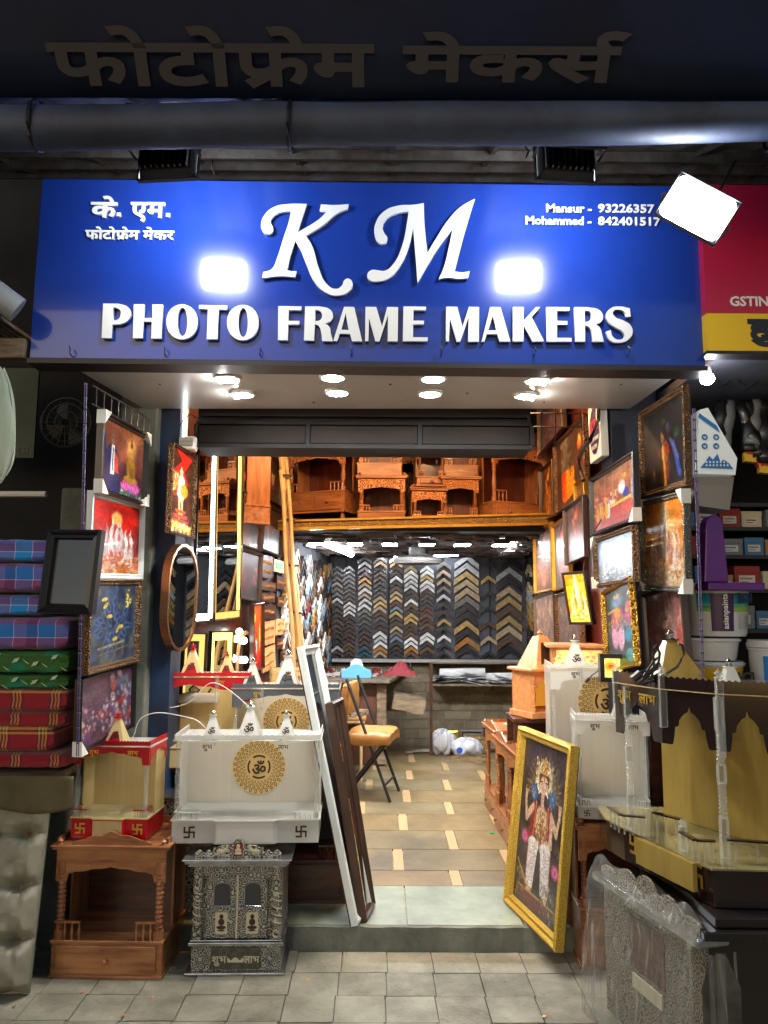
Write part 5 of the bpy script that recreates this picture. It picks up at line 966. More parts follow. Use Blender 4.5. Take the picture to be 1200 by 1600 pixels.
print_quad('print', w_-.026, h_-.026, print_mat('print_backlit', horses(90, 150, (255, 150, 10), (255, 170, 20), (255, 190, 40), [(255, 225, 170), (255, 190, 110), (240, 120, 30)], None, 7, True), 1.7), t, .013, .013, -.018)
g = MB(); g.tube([(w_*.8, .0, h_), (w_*.9, .05, h_+.15), (w_+.05, .1, h_+.25)], .003); g.build('cable', W['wire'], t)
# KM wall sign
Mx, w_, h_ = basis(P(925, 725, 4.05), P(943, 712, 3.85), P(922, 640, 4.05)); t = thing('wall_sign', 'small cream sign with red KM in a dark blue oval by the right post', 'sign', M=Mx)
g = MB(); g.box(0, w_, -.01, .03, 0, h_); g.build('board', W['guard'], t, bevel=.003)
g = MB(); g.add([(w_/2+w_*.42*math.cos(a), -.0115, h_*.52+h_*.42*math.sin(a)) for a in [2*PI*i/28 for i in range(28)]], [tuple(range(28))]); W['ovalb'] = mat('oval_blue', S(30, 34, 90), .4); g.build('oval', W['ovalb'], t)
W['redl'] = mat('red_letter', S(225, 40, 50), .4); latin('letters_km', 'KM', h_*.30, W['redl'], t, Matrix.Translation((w_*.16, -.0125, h_*.52)), offset=.003, width=w_*.66)
for j in range(2): latin('sign_line', ('PHOTO FRAME', 'MAKERS')[j], h_*.1, W['white'], t, Matrix.Translation((w_*(.12+.12*j), -.0125, h_*(.34-.14*j))), offset=.0006, width=w_*(.74-.26*j))
g = MB(); g.tube([(w_*1.1, -.02, h_*1.0), (w_*1.15, -.03, h_*.6), (w_*.9, -.06, h_*.28), (w_*.3, -.07, h_*.2), (-w_*.2, -.06, h_*.12), (-w_*.25, -.05, -.03), (.0, -.05, -.09)], .012, 8); tag(g.build('thick_cable', W['wire'], smooth=True), 'thick black cable looping over the small KM oval sign', 'cable').matrix_world = Mx
# grille rods across the top right
t = thing('grille', 'thin dark grille rods crossing in front of the top right pictures', 'grille', (0, 0, 0)); g = MB()
for (a, b) in (((640, 646), (906, 646)), ((640, 667), (908, 667)), ((846, 638), (846, 700)), ((868, 638), (868, 700)), ((906, 640), (908, 668))): g.cyl(P(*a, 4.3), P(*b, 4.3), .004, n=6)
g.build('rods', W['black'], t)
# ------------------------------------------------------------------ loft: wooden temples
zL = (P(640, 806, 5.5).z)-.022
LG = 'wooden temples on the loft'
def at(px, Y): return (P(px, 800, Y).x, Y, zL)
wooden_temple('big carved wooden temple on one visible foot at the left end of the loft', (at(508, 5.86)[0], 5.90, zL), R(-24), .50, .34, .585, LG, base=.16, knob=2, post=POST2, legs=.07, crest=False, lattice=True)
wooden_temple('wooden temple with turned posts on the loft, standing right of the big left one', at(597, 5.68), R(-2), .345, .26, .325, LG, base=.06, knob=0)
wooden_temple('wooden temple stacked on top of the second loft temple from the left', (at(594, 5.72)[0], 5.74, zL+.33), R(-3), .33, .24, .40, LG, base=.10, knob=0, crest=False)
wooden_temple('narrow dark backed wooden temple in the middle of the loft', at(667, 5.66), R(6), .25, .22, .235, LG, base=.03, knob=0, mb=W['wooddk'], crest=False)
wooden_temple('narrow wooden temple stacked in the middle of the loft', (at(670, 5.8)[0], 5.74, zL+.26), R(6), .22, .22, .33, LG, base=.07, knob=1, mb=W['wooddk'])
wooden_temple('wooden temple with red back panel on the loft, left of the big right one', at(716, 5.72), R(4), .27, .24, .33, LG, base=.04, knob=0)
wooden_temple('wooden temple with red back panel stacked above the one left of the big right one', (at(718, 5.74)[0], 5.80, zL+.34), R(4), .26, .22, .36, LG, base=.09, knob=0, crest=False)
wooden_temple('big carved wooden temple with two knobs at the right end of the loft', (at(795, 5.8)[0]+.02, 5.86, zL), R(22), .50, .34, .585, LG, base=.15, knob=2, post=POST2, crest=False, lattice=True)
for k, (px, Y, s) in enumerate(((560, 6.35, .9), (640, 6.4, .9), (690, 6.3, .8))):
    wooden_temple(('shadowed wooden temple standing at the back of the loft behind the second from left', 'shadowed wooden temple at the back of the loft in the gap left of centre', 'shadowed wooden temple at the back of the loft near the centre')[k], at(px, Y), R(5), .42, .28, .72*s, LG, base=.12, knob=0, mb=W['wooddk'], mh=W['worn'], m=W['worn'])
wooden_temple('wooden temple half hidden behind the tall mirrors on the loft', (-.98, 5.1, zL-.1), R(-60), .42, .3, .6, LG, base=.12, knob=1)
# ------------------------------------------------------------------ back room
struct(wallp('back_panel_backing', -.56, 8.255, 1.52, 8.255, 1.02, 2.1, mat('grey_board', S(72, 76, 84), .7, col2=S(60, 62, 70), nscale=5), .01, 1))
for px in (521, 541, 565, 608, 692, 765): g = MB(); p = P(px, 900, 8.235); g.box(p.x-.006, p.x+.006, 8.225, 8.244, 1.02, 2.1); tag(g.build('panel_strip', W['dark']), 'dark joint strip at %s of the sample wall' % {521: 'the far left', 541: 'the left', 565: 'left of the centre', 608: 'the centre left', 692: 'the centre right', 765: 'the right'}[px], 'strip')
CC = {'k': (30, 30, 34), 'b': (92, 66, 50), 'd': (58, 40, 34), 's': (178, 180, 182), 'w': (226, 224, 220), 'g': (178, 150, 96), 't': (176, 150, 116), 'o': (166, 114, 52), 'r': (104, 34, 40), 'l': (104, 132, 150), 'e': (24, 72, 88), 'y': (112, 106, 100), 'm': (74, 78, 74)}
CN = {'k': 'black', 'b': 'brown', 'd': 'dark brown', 's': 'silver', 'w': 'white', 'g': 'pale gold', 't': 'tan', 'o': 'orange gold', 'r': 'maroon', 'l': 'blue grey', 'e': 'teal', 'y': 'grey', 'm': 'grey green'}
CM = {k: mat('sample_'+CN[k].replace(' ', '_'), S(*v), .32, .35 if k in 'sgo' else 0, col2=tuple(c*.6 for c in S(*v)), nscale=30, coat=.2) for k, v in CC.items()}
_chev = {}
def chevron(hw, key, rise=.74, lw=.30):
    kk = (round(hw, 3), key)
    if kk not in _chev:
        g = MB(); t_ = hw*lw*1.5
        for s in (-1, 1):
            for (f0, f1, y0) in ((0, .34, -.034), (.34, .72, -.022), (.72, 1, -.028)):
                a0, a1 = -t_*f0, -t_*f1; q = [(0, a0), (0, a1), (s*hw, a1-hw*rise), (s*hw, a0-hw*rise)]
                if s < 0: q = q[::-1]
                g.add([(x, y0, z) for x, z in q]+[(x, 0, z) for x, z in q], [(3, 2, 1, 0), (0, 1, 5, 4), (1, 2, 6, 5), (2, 3, 7, 6), (3, 0, 4, 7)])
        _chev[kk] = g.mesh('moulding_sample', CM[key])
    return _chev[kk]
def sample(hw, key, Mx, label, grp):
    o = bpy.data.objects.new('moulding_sample', chevron(hw, key)); COL.objects.link(o); o.matrix_world = Mx; tag(o, label, 'moulding sample', grp)
cols_ = [(527, 10, 884, 'dbbtyyskdkbbdkksd'), (546, 10, 884, 'dbyyddddwwwkkddddbbd'), (570, 11.5, 869, 'ysrbotwtswymmkdddee'), (594, 11.5, 869, 'ytkbbkkktgtdmkdwswot'), (619, 11, 869, 'wgddwkbtgrlgddtylkkk'), (642, 11.5, 884, 'gwwsskkwbkggddbwwob'), (667, 12, 884, 'wwgwsddkkrbdbkwwkbk'), (693, 12, 878, 'yttyskkgkwkk'), (729, 21, 867, 'ssgttykkgkok'), (760, 13, 876, 'kgkkbtk'), (795, 22, 871, 'ksktgbgtbk')]
for ci, (px, hwp, y0, codes) in enumerate(cols_):
    n = len(codes); Yd = 8.235; hw = hwp/1200*8.25*.90
    for k, cdx in enumerate(codes):
        py = y0+(1017-y0)*k/max(1, n-1)-(0 if hwp < 15 else 10*k/n); p = P(px, py, Yd); s = 1.0+random.uniform(-.06, .06)*(hwp < 15)
        if ci == 9: p.x += .02
        sample(hw, cdx, Matrix.Translation((p.x+random.uniform(-.004, .004), Yd-.004*(k % 3)-.002*(ci % 2), p.z)) @ Matrix.Rotation(R(random.uniform(-2.5, 2.5)), 4, 'Y') @ Matrix.Scale(s, 4), '%s sample, %s from the top, %s column of the back wall' % (CN[cdx], ORD[k], ORD[ci]), 'corner moulding samples on the back wall')
LR = (-.575, 8.2, -.755, 5.56); keys = 'kbdswgtoylmkkdbsw'
dL = Vector((LR[0]-LR[2], LR[1]-LR[3], 0)); dLn = dL.normalized()
for c_ in range(8):
    for r_ in range(12):
        s_ = (c_+.5)/8*.98; pos = Vector((LR[2], LR[3], 0))+dL*s_; z = 1.06+.083*r_+(c_ % 2)*.03; key = random.choice(keys)
        if (c_, r_) == (3, 8): key = 'l'
        if (c_, r_) == (3, 6): key = 'r'
        Mx = Matrix.Translation((pos.x+.012, pos.y, z)) @ Matrix.Rotation(math.atan2(dLn.y, dLn.x), 4, 'Z')
        sample(.12, key, Mx, '%s sample, %s from the bottom, %s column of the left wall' % (CN[key], ORD[r_], ORD[c_]), 'corner moulding samples on the left side wall')
for c_ in range(2):
    for r_ in range(11):
        key = random.choice(keys); Mx = Matrix.Translation((1.50, 7.5+.35*c_, 1.1+.09*r_)) @ Matrix.Rotation(R(-90), 4, 'Z')
        sample(.11, key, Mx, '%s sample, %s from the bottom, %s column of the right wall' % (CN[key], ORD[r_], ('nearer', 'farther')[c_]), 'corner moulding samples on the right side wall')
g = MB(); zc = zb-.012
for k in range(210):
    x = random.uniform(-.7, 1.4); y = random.uniform(5.7, 8.1); a = random.uniform(-.25, .25)+(PI/2 if random.random() < .2 else 0); g.m = Matrix.Translation((x, y, zc-random.uniform(-.008, .012))) @ Matrix.Rotation(a, 4, 'Z') @ Matrix.Rotation(R(random.uniform(-7, 7)), 4, 'X'); l = random.uniform(.06, .16); g.box(-l, l, -.022, .022, -.02, 0)
stuff(g.build('ceiling_offcuts', mat('offcuts', S(96, 80, 70), .5, col2=S(30, 30, 36), nscale=5)), 'dark moulding offcuts fixed all over the low ceiling of the back room')['category'] = 'offcuts'
for k, px in enumerate((495, 555, 609, 667, 722, 782)):
    p = P(px, 832+(-3 if k == 5 else 0), 5.95); t = thing('panel_lamp', 'small white panel lamp under the loft edge, %s from the left' % ORD[k], 'ceiling lamp', (p.x, 5.95, zc-.065), 0, 'panel lamps under the loft')
    g = MB(); g.box(-.062, .062, -.09, .09, .004, .03); g.build('lamp_frame', W['black'], t); g = MB(); g.box(-.055, .055, -.082, .082, 0, .0035); g.build('lamp_panel', W['panel'], t)
for lab, a, b in (('bright tube lamp slanting towards the back wall at the left of the back room', P(508, 849, 6.3), P(549, 866, 7.4)), ('second tube lamp beside the left slanting one in the back room', P(514, 848, 6.25), P(543, 859, 7.0)), ('white tube lamp above the left of the back sample wall', P(597, 867, 8.1), P(623, 867, 8.1)), ('long white tube lamp above the right of the back sample wall', P(678, 866, 8.1), P(760, 864, 8.1)), ('short tube lamp at the right end of the ceiling in the back room', P(793, 860, 7.5), P(800, 844, 6.3)), ('smallest tube lamp beside the right ceiling tube', P(801, 858, 7.5), P(807, 843, 6.4))):
    t = thing('tube_lamp', lab, 'tube light', (0, 0, 0), 0, 'tube lights of the back room'); g = MB(); g.cyl(a, b, .026, n=8); g.build('tube', W['tube'], t)
    g = MB(); u = Vector((0, 0, .03)); g.cyl(a+u, b+u, .012, n=6); g.build('fitting', W['steel'], t)
# ceiling fan head
t = thing('wall_fan', 'grey caged fan hanging flat from the loft over the back room', 'fan', P(652, 882, 6.4)); g = MB(); g.lathe([(.10, .0), (.19, .005), (.205, .03), (.19, .05), (.12, .055), (.03, .06)], n=28); g.build('cage_shell', mat('fan_grey', S(80, 78, 76), .5), t, smooth=True)
g = MB()
for k in range(28): a = 2*PI*k/28; g.cyl((.05*math.cos(a), .05*math.sin(a), .078), (.19*math.cos(a), .19*math.sin(a), .057), .003, n=5)
g.build('cage_wires', W['steel'], t); g = MB(); g.lathe([(.05, .06), (.07, .09), (.07, .14), (.04, .165)], n=18); g.cyl((0, 0, .16), (0, 0, .21), .014); g.build('motor', mat('fan_dark', S(70, 68, 66), .5), t, smooth=True)
# shelf rail under the samples, brick lower wall
t = thing('wall_rail', 'pale aluminium ledge running under the moulding samples', 'ledge', (0, 0, 0)); p, q = P(519, 1031, 8.12), P(824, 1034, 8.12); g = MB(); g.box(p.x, q.x, 8.08, 8.2, q.z-.012, q.z+.018); g.build('ledge', mat('alu', S(150, 146, 142), .4, .5), t)
for k in range(4): x = inter(p.x, q.x, (k+.6)/4); g = MB(); g.box(x-.008, x+.008, 8.1, 8.2, q.z-.07, q.z-.013); g.build('bracket', W['steel'], t)
bw_ = MB(); bw_.box(-.7, 1.6, 8.2, 8.25, .08, q.z-.05); bw_ = struct(bw_.build('brick_wall', W['mortar']))
bm_ = [MB().box(0, .128, -.012, 0, 0, .088).mesh('brick', W['brick']), MB().box(0, .128, -.012, 0, 0, .088).mesh('brick', mat('wall_block_pale', S(136, 124, 100), .8, col2=S(104, 92, 74), nscale=11, bump=.3))]
for r_ in range(9):
    for c_ in range(17):
        o = bpy.data.objects.new('brick', random.choice(bm_)); COL.objects.link(o); o.parent = bw_; o.location = (-.62+c_*.134-(r_ % 2)*.067, 8.199+random.uniform(-.003, .002), .12+r_*.094)
# right shelf with paper
zs = P(740, 1069, 7.85).z
t = thing('wall_shelf', 'brown wall shelf with an upright post below the sample ledge', 'shelf', (0, 0, 0)); x0, x1 = P(676, 1069, 7.85).x, 1.5
g = MB(); g.box(x0, x1, 7.85, 8.18, zs-.02, zs); g.build('shelf_board', W['worn'], t); g = MB(); g.box(x0-.03, x0-.002, 7.83, 7.87, .1, 1.0); g.build('shelf_post', W['wooddk'], t)
g = MB(); g.box(x0-.03, x1, 7.9, 8.18, .99, .995); g.build('upper_board', W['worn'], t)
for k, (px, py, l, r, c) in enumerate(((722, 1047, .46, .045, 'paper'), (790, 1047, .42, .05, 'paper'), (812, 1059, .2, .04, 'paper'), (705, 1050, .3, .03, 'steel'))):
    p = P(px, py, 7.95); g = MB(); g.cyl((-l/2, 0, 0), (l/2, 0, .01), r, n=14); o = tag(g.build('paper_roll', W[c], smooth=True), ('long white paper roll lying on the left of the wall shelf', 'thick white paper roll lying on the right of the wall shelf', 'short white paper roll at the right end of the wall shelf', 'grey roll tucked behind the papers on the wall shelf')[k], 'roll'); o.location = (p.x, 7.95+.02*k, zs+r+.002 if k != 0 else zs+.10)
g = MB()
for k in range(34): g.m = Matrix.Translation((random.uniform(x0+.05, x1-.2), random.uniform(7.86, 8.0), zs+.008+random.uniform(0, .08))) @ Matrix.Rotation(random.uniform(-.4, .4), 4, 'Z') @ Matrix.Rotation(random.uniform(-.25, .25), 4, 'Y'); g.box(-.11, .11, -.05, .05, 0, .004)
stuff(g.build('loose_papers', mat('papers', S(190, 190, 190), .6, col2=S(70, 72, 76), nscale=6, contrast=(.45, .55))), 'heap of loose white and grey papers on the wall shelf')['category'] = 'papers'
# workbench
zt = P(600, 1062, 7.2).z
t = thing('workbench', 'brown workbench with a wide board top and an open side door', 'workbench', (0, 0, 0))
A, B, C_, D = P(505, 1062, 7.2), P(609, 1062, 7.2), P(636, 1047, 8.0), P(505, 1047, 8.0)
g = MB(); zt = A.z; g.prism([(-.8, 7.2), (B.x, 7.2), (C_.x, 8.15), (-.6, 8.15)], zt-.03, zt); g.build('bench_top', W['worktop'], t, bevel=.004)
g = MB(); g.prism([(-.7, 7.35), (B.x-.12, 7.35), (B.x-.04, 8.1), (-.6, 8.1)], .1, zt-.031); g.build('bench_body', mat('bench_brown', S(92, 54, 38), .5, col2=S(66, 38, 28), nscale=4), t)
g = MB(); g.box(B.x-.118, B.x-.03, 7.3, 7.33, .12, zt-.05); g.build('side_door', W['worn'], t)
g = MB(); g.m = Matrix.Translation((B.x+.02, 7.32, zt-.27)) @ Matrix.Rotation(R(12), 4, 'Y'); g.box(0, .30, 0, .02, 0, .14); g.box(0, .30, .2, .22, 0, .14); g.box(0, .30, .02, .2, 0, .01); g.box(.28, .30, .02, .2, .01, .12); g.build('open_drawer', W['worn'], t)
g = MB(); g.box(-.7, -.16, 6.95, 7.34, zt-.36, zt-.345); g.build('pull_out_board', W['plyw'], t)
t = thing('tape_dispenser', 'light blue tape dispenser on the workbench', 'tape dispenser', P(557, 1054, 7.4)); t.location.z = zt
g = MB(); g.slab([-.14+.28*i/12 for i in range(13)], lambda x: 0, lambda x: .10+.03*math.cos(x*22), -.03, .03); g.build('body', mat('light_blue', S(96, 160, 205), .35), t, bevel=.004); g = MB(); g.m = Matrix.Rotation(R(90), 4, 'X'); g.lathe([(.03, -.015), (.06, -.015), (.06, .015), (.03, .015)], (0, .12, 0), 18); g.build('tape_roll', W['paper'], t)
g = MB()
for k in range(40): g.m = Matrix.Translation((random.uniform(-.55, B.x-.1), random.uniform(7.5, 8.0), zt+.001)) @ Matrix.Rotation(random.uniform(0, 3), 4, 'Z'); s_ = random.uniform(.02, .07); g.box(-s_, s_, -.02, .02, 0, random.uniform(.004, .05))
stuff(g.build('bench_clutter', mat('clutter', S(190, 186, 180), .5, col2=S(120, 40, 40), nscale=7, contrast=(.48, .52))), 'clutter of papers, tools and red cloth on the workbench')['category'] = 'clutter'
g = MB(); rs = random.Random(4); g.grid(14, 10, lambda u, v: (-.0+u*.34, 7.6+v*.2, zt+.002+.13*math.sin(PI*u)*math.sin(PI*v)*(.6+.5*rs.random()))); tag(g.build('red_cloth', mat('red_cloth', S(128, 40, 44), .8)), 'crumpled dark red cloth on the workbench', 'cloth')
# stool with yellow seat remains and low table in front of the bench
t = thing('small_table', 'small table with yellow edged top and steel legs before the workbench', 'table', (-.36, 6.75, .1)); g = MB(); g.box(-.28, .22, -.14, .14, .50, .53); g.build('table_top', W['yellow'], t, bevel=.006)
for sx in (-.22, .04, .18): g = MB(); g.cyl((sx, -.1, 0), (sx, -.1, .5), .012, n=8); g.build('leg', W['bamboo'], t)
g = MB()
for k in range(22): g.m = Matrix.Translation((random.uniform(-.55, -.18), random.uniform(6.65, 6.85), .632)) @ Matrix.Rotation(random.uniform(0, 3), 4, 'Z'); g.box(-.06, .06, -.02, .02, 0, random.uniform(.005, .06))
stuff(g.build('table_scraps', W['worn']), 'wood scraps and offcuts on the small table before the workbench')['category'] = 'scraps'
# folding chair
t = thing('folding_chair', 'folding chair with a padded yellow seat and dark tube legs', 'chair', (-.07, 6.2, .1), R(78))
def cushion_mesh(w, d, h, seed=0, nx=16, n=24, e=.45, wob=.004):
    rr = random.Random(seed); g = MB(); vs = []; secs = [0, .02, .08]+[.08+.84*i/(nx-1) for i in range(1, nx-1)]+[.92, .98, 1]
    for u in secs:
        k = min(1, (1-(1-min(u, 1-u)/.08)**2)**.5 if min(u, 1-u) < .08 else 1); k = .55+.45*k
        for i in range(n):
            a = 2*PI*i/n; c, s = math.cos(a), math.sin(a); y = d/2*(1 if c > 0 else -1)*abs(c)**e*(.93+.07*k)*(1-.07*math.exp(-(s/.22)**2)); z = h/2*(1 if s > 0 else -1)*abs(s)**e*k
            vs.append((-w/2+w*u+(1-k)*0, y+rr.uniform(-wob, wob), h/2+z+rr.uniform(-wob, wob)))
    m_ = len(secs); g.add(vs, [(k*n+i, k*n+(i+1) % n, (k+1)*n+(i+1) % n, (k+1)*n+i) for k in range(m_-1) for i in range(n)]+[tuple(range(n))[::-1], tuple(range((m_-1)*n, m_*n))]); return g
g = cushion_mesh(.40, .36, .10, 3, wob=.006); g.v = [(x, y, z+.42-.02*(x/.2)**2) for x, y, z in g.v]; g.build('seat', W['yellow'], t, smooth=True)
g = cushion_mesh(.38, .05, .24, 5); g.v = [(x, y+.19, z+.62) for x, y, z in g.v]; g.build('backrest', W['yellow'], t, smooth=True)
for s in (-1, 1):
    g = MB(); g.tube([(s*.18, -.17, 0), (s*.18, .0, .44), (s*.18, .18, .9)], .012, 8); g.build('leg', W['black'], t, smooth=True)
    g = MB(); g.tube([(s*.165, .22, 0), (s*.165, -.12, .43)], .012, 8); g.build('leg', W['black'], t, smooth=True)
g = MB(); g.cyl((-.18, -.13, .12), (.18, -.13, .12), .008, n=6); g.build('stretcher', W['black'], t); g = MB(); g.cyl((-.165, .17, .14), (.165, .17, .14), .008, n=6); g.build('stretcher', W['black'], t)
# leaning empty frames and bags at the back
for k, (px, w, h, m_) in enumerate(((697, .24, .22, 'goldp'), (742, .22, .17, 'goldant'), (738, .26, .22, 'frbrown'), (768, .22, .26, 'frbrown'))):
    p = PZ(px, 1166, .1); Y = (8.02, 7.98, 8.1, 8.1)[k]; Mx = Matrix.Translation((P(px, 1166, Y).x-w/2, Y-.06, .1)) @ Matrix.Rotation(R(-12), 4, 'X')
    t = thing('empty_picture', ('gold picture frame leaning under the wall shelf behind the plastic bags', 'antique gold frame leaning in a stack right of the plastic bags', 'brown board leaning behind the antique gold frame', 'dark wooden frame leaning beside the carved cabinets')[k], 'frame', M=Mx, group='frames leaning on the back wall')
    frame_mesh(w, h, [(0, 0), (0, .02), (.02, .025), (.035, .01), (.035, 0)]).build('frame', W[m_], t); g = MB(); g.box(.03, w-.03, -.006, 0, .03, h-.03); g.build('panel', W['worn'], t)
def blob_bag(label, c, r, m_, seed, sz=.7, cat='plastic bag'):
    rr = random.Random(seed); g = MB(); ph = [rr.uniform(0, 6) for _ in range(6)]
    def f(u, v):
        a = 2*PI*u; b = PI*v; k = 1+.16*math.sin(3*a+ph[0])*math.sin(2*b+ph[1])+.10*math.sin(7*a+ph[2])*math.sin(5*b)+.05*math.sin(13*a+ph[3]+3*b)
        return (c[0]+r*k*math.sin(b)*math.cos(a), c[1]+r*.7*k*math.sin(b)*math.sin(a), max(c[2]+.001, c[2]+r*sz+r*sz*k*math.cos(b)))
    g.grid(40, 20, f); return tag(g.build('plastic_bag', m_, smooth=True), label, cat)
p = PZ(690, 1172, .1); blob_bag('white plastic bag standing on the floor before the gold leaning frame', (p.x-.01, 7.88, .1), .125, W['bag'], 1, .95)
p = PZ(722, 1174, .1); b_ = blob_bag('white plastic bag printed with a blue mark, lying right of the other bag', (p.x+.02, 7.78, .1), .145, W['bag'], 2, .62)
g = MB(); g.lathe([(.03, 0), (.03, .003)], (0, 0, 0), 10); o = g.build('blue_mark', mat('blue_print', S(30, 70, 160), .4), b_); o.matrix_local = Matrix.Translation((p.x-.07, 7.625, .19)) @ Matrix.Rotation(R(90), 4, 'X')
g = MB()
for k in range(60): a = random.uniform(0, PI); x, y = random.uniform(.72, 1.0), random.uniform(7.5, 7.8); g.tube([(x-.08, y, .103), (x, y+.02*math.sin(a), .11+random.uniform(0, .03)), (x+.08, y+.03, .103)], .002, 4)
stuff(g.build('straw_scraps', mat('straw', S(150, 124, 90), .8)), 'pile of straw coloured shavings on the floor by the bags')['category'] = 'shavings'
for k, (px, py, a) in enumerate(((648, 1170, .2), (662, 1166, -.1), (655, 1160, .5))):
    p = PZ(px, py, .1); g = MB(); g.box(-.1, .1, -.03, .03, 0, .006); o = tag(g.build('paper_scrap', W['paper']), ('white paper strip on the floor left of the bags, nearest', 'white paper strip touching the shelf post foot', 'white paper strip by the bench leg, farthest')[k], 'paper'); o.location = (p.x, min(p.y, 8.0), .104+.007*k); o.rotation_euler = (0, 0, a)
p = PZ(769, 1303, .1); g = MB(); g.box(-.014, .014, -.006, .006, 0, .01); o = tag(g.build('green_scrap', W['green']), 'tiny green scrap on the shop floor', 'scrap'); o.location = p
# ------------------------------------------------------------------ front left goods
wooden_temple('small wooden temple with turned posts on the pavement under the red acrylic temple', (-1.155, 3.62, 0), R(-1), .47, .36, .535, 'wooden temples on the pavement', base=.145, knob=1, mb=W['wooddk'], carved=False, post=lambda h, r: POST(h, r*1.15))
acrylic_temple('small red and cream acrylic temple standing on the wooden pavement temple', (-1.185, 3.60, .545), R(-3), .335, .22, .085, .40, .075, W['acred'], W['accream'], W['accream'], 'acrylic temples', [(.0, 1.25)], .085, tip=W['acred'])
wt = acrylic_temple('white three spired acrylic temple with gold mandala on the silver cabinet', (-.605, 3.66, .525), R(2.5), .64, .30, .095, .445, 0, W['acw'], W['acw'], W['acfrost'], 'acrylic temples', [(-.165, .95), (0, 1.3), (.165, .95)], .098, mand=(.02, .265, .118), side=1)
# silver cabinet
t = thing('silver_cabinet', 'embossed silver double door cabinet on the pavement under the white acrylic temple', 'cabinet', (-.625, 3.635, 0), R(1.5)); a, b, h = .19, .15, .44
g = MB(); g.box(-a, a, -b, b, .012, .115); g.build('base', W['silver'], t, bevel=.002)
for z0, z1, e in ((0, .012, .022), (.116, .130, .012), (.131, .138, .006), (h, h+.014, .02), (h+.015, h+.028, .034), (h+.029, h+.036, .044)): g = MB(); g.box(-a-e, a+e, -b-e, b, z0, z1); g.build('moulding', W['silverp'], t, bevel=.003)
g = MB(); g.box(-a, a, -b+.02, b, .139, h-.001); g.build('body', W['silver'], t)
for s in (-1, 1):
    x0, x1 = (s*.004, s*.128); x0, x1 = min(x0, x1), max(x0, x1); z0, z1 = .142, h-.045
    g = MB(); g.box(x0, x1, -b+.004, -b+.019, z0, z1); dr = g.build('door', W['silver'], t, bevel=.001)
    cx = (x0+x1)/2; ww = .036; zz0, zz1 = z0+.13, z0+.205
    g = MB(); q = [(cx-ww, zz0), (cx+ww, zz0), (cx+ww, zz1)]+[(cx+ww*math.cos(PI*i/8), zz1+.022*math.sin(PI*i/8)) for i in range(1, 8)]+[(cx-ww, zz1)]; g.add([(x, -b+.0032, z) for x, z in q], [tuple(range(len(q)))]); g.build('window_screen', W['mesh'], dr)
    g = MB(); g.tube([(x, -b+.003, z) for x, z in q]+[(q[0][0], -b+.003, q[0][1])], .0022, 5); g.build('window_frame', W['silverp'], dr)
    g = MB(); g.box(cx-.026, cx+.026, -b+.0028, -b+.0039, z0+.018, z0+.105); g.build('relief_panel', W['ivory'], dr)
    g = MB(); yy = -b+.002; g.lathe([(.002, 0), (.012, .001)], (0, 0, 0), 4)
    g.v = []; g.f = []
    for (ex, ez, rx, rz_) in ((0, .088, .009, .010), (0, .066, .014, .014), (0, .044, .021, .008), (-.014, .066, .004, .012), (.014, .066, .004, .012), (0, .032, .016, .004)):
        g.add([(cx, yy-.001, z0+ez)]+[(cx+rx*math.cos(k*.524), yy, z0+ez+rz_*math.sin(k*.524)) for k in range(12)], [(0, 1+(k+1) % 12, 1+k) for k in range(12)])
    g.build('seated_figure_relief', W['decal'], dr)
    g = MB(); g.v = []; g.lathe([(.004, 0), (.008, .004), (.010, .012), (.004, .018)], n=10); g.v = [(s*.016+v[0], -b+.004-v[2], z0+.125+v[1]) for v in g.v]; g.build('knob', W['chrome'], dr, smooth=True)
    g = MB(); g.lathe([(.024, 0), (.024, .05), (.017, .052), (.021, .08), (.017, .1), (.020, .12), (.017, .15), (.021, .19), (.017, .2), (.024, .205), (.024, .30)], (s*(a-.022), -b+.012, .139), 12); g.build('corner_column', W['silverp'] if 0 else W['silver'], t, smooth=True)
    g = MB()
    for k in range(5): z = .2+.03*k; g.tube([(s*(a-.022)+.0215*math.cos(u), -b+.012-.0215*abs(math.sin(u)), z+u*.006) for u in [PI*i/6 for i in range(7)]], .003, 5)
    g.build('column_bands', W['ivory'], t)
g = MB(); g.box(-.004, .004, -b-.001, -b+.018, .142, h-.04); g.build('door_strip', W['ivory'], t)
g = MB()
for k in range(4):
    cx = -.105+.07*k
    g.tube([(cx-.033, -b+.0035, h-.02), (cx, -b+.0035, h+-.002), (cx+.033, -b+.0035, h-.02), (cx, -b+.0035, h-.04), (cx-.033, -b+.0035, h-.02)], .0016, 5)
g.build('diamond_trim', W['silverp'], t); g = MB(); g.box(-a+.02, a-.02, -b+.004, -b+.019, h-.044, h-.001); g.build('door_header', W['silver'], t)
g = MB(); g.box(-.105, .105, -b-.008, -b-.0005, .022, .108); dr = g.build('drawer', mat('drawer_plate', S(70, 70, 64), .4, .6, col2=S(96, 94, 86), nscale=60), t, bevel=.002)
deva('lettering', SHUBH, .062, W['ivory'], dr, Matrix.Translation((-.10, -b-.009, .048)), .0008, .012, height=.026); deva('lettering', LABH, .066, W['ivory'], dr, Matrix.Translation((.036, -b-.009, .048)), .0008, .012, height=.026)
g = MB(); g.slab([-.034+.068*i/16 for i in range(17)], lambda x: .05, lambda x: .056+.014*abs(math.cos(x*85)), -b-.0095, -b-.0083); g.build('throne_relief', W['ivory'], dr)
for s in (-1, 1):
    g = MB()
    for (cx, r) in ((s*.15, .034), (s*.15, .020)): g.tube([(cx-r, -b-.001, .066), (cx, -b-.001, .066+r), (cx+r, -b-.001, .066), (cx, -b-.001, .066-r), (cx-r, -b-.001, .066)], .0016, 5)
    g.build('diamond_trim', W['silverp'], t)
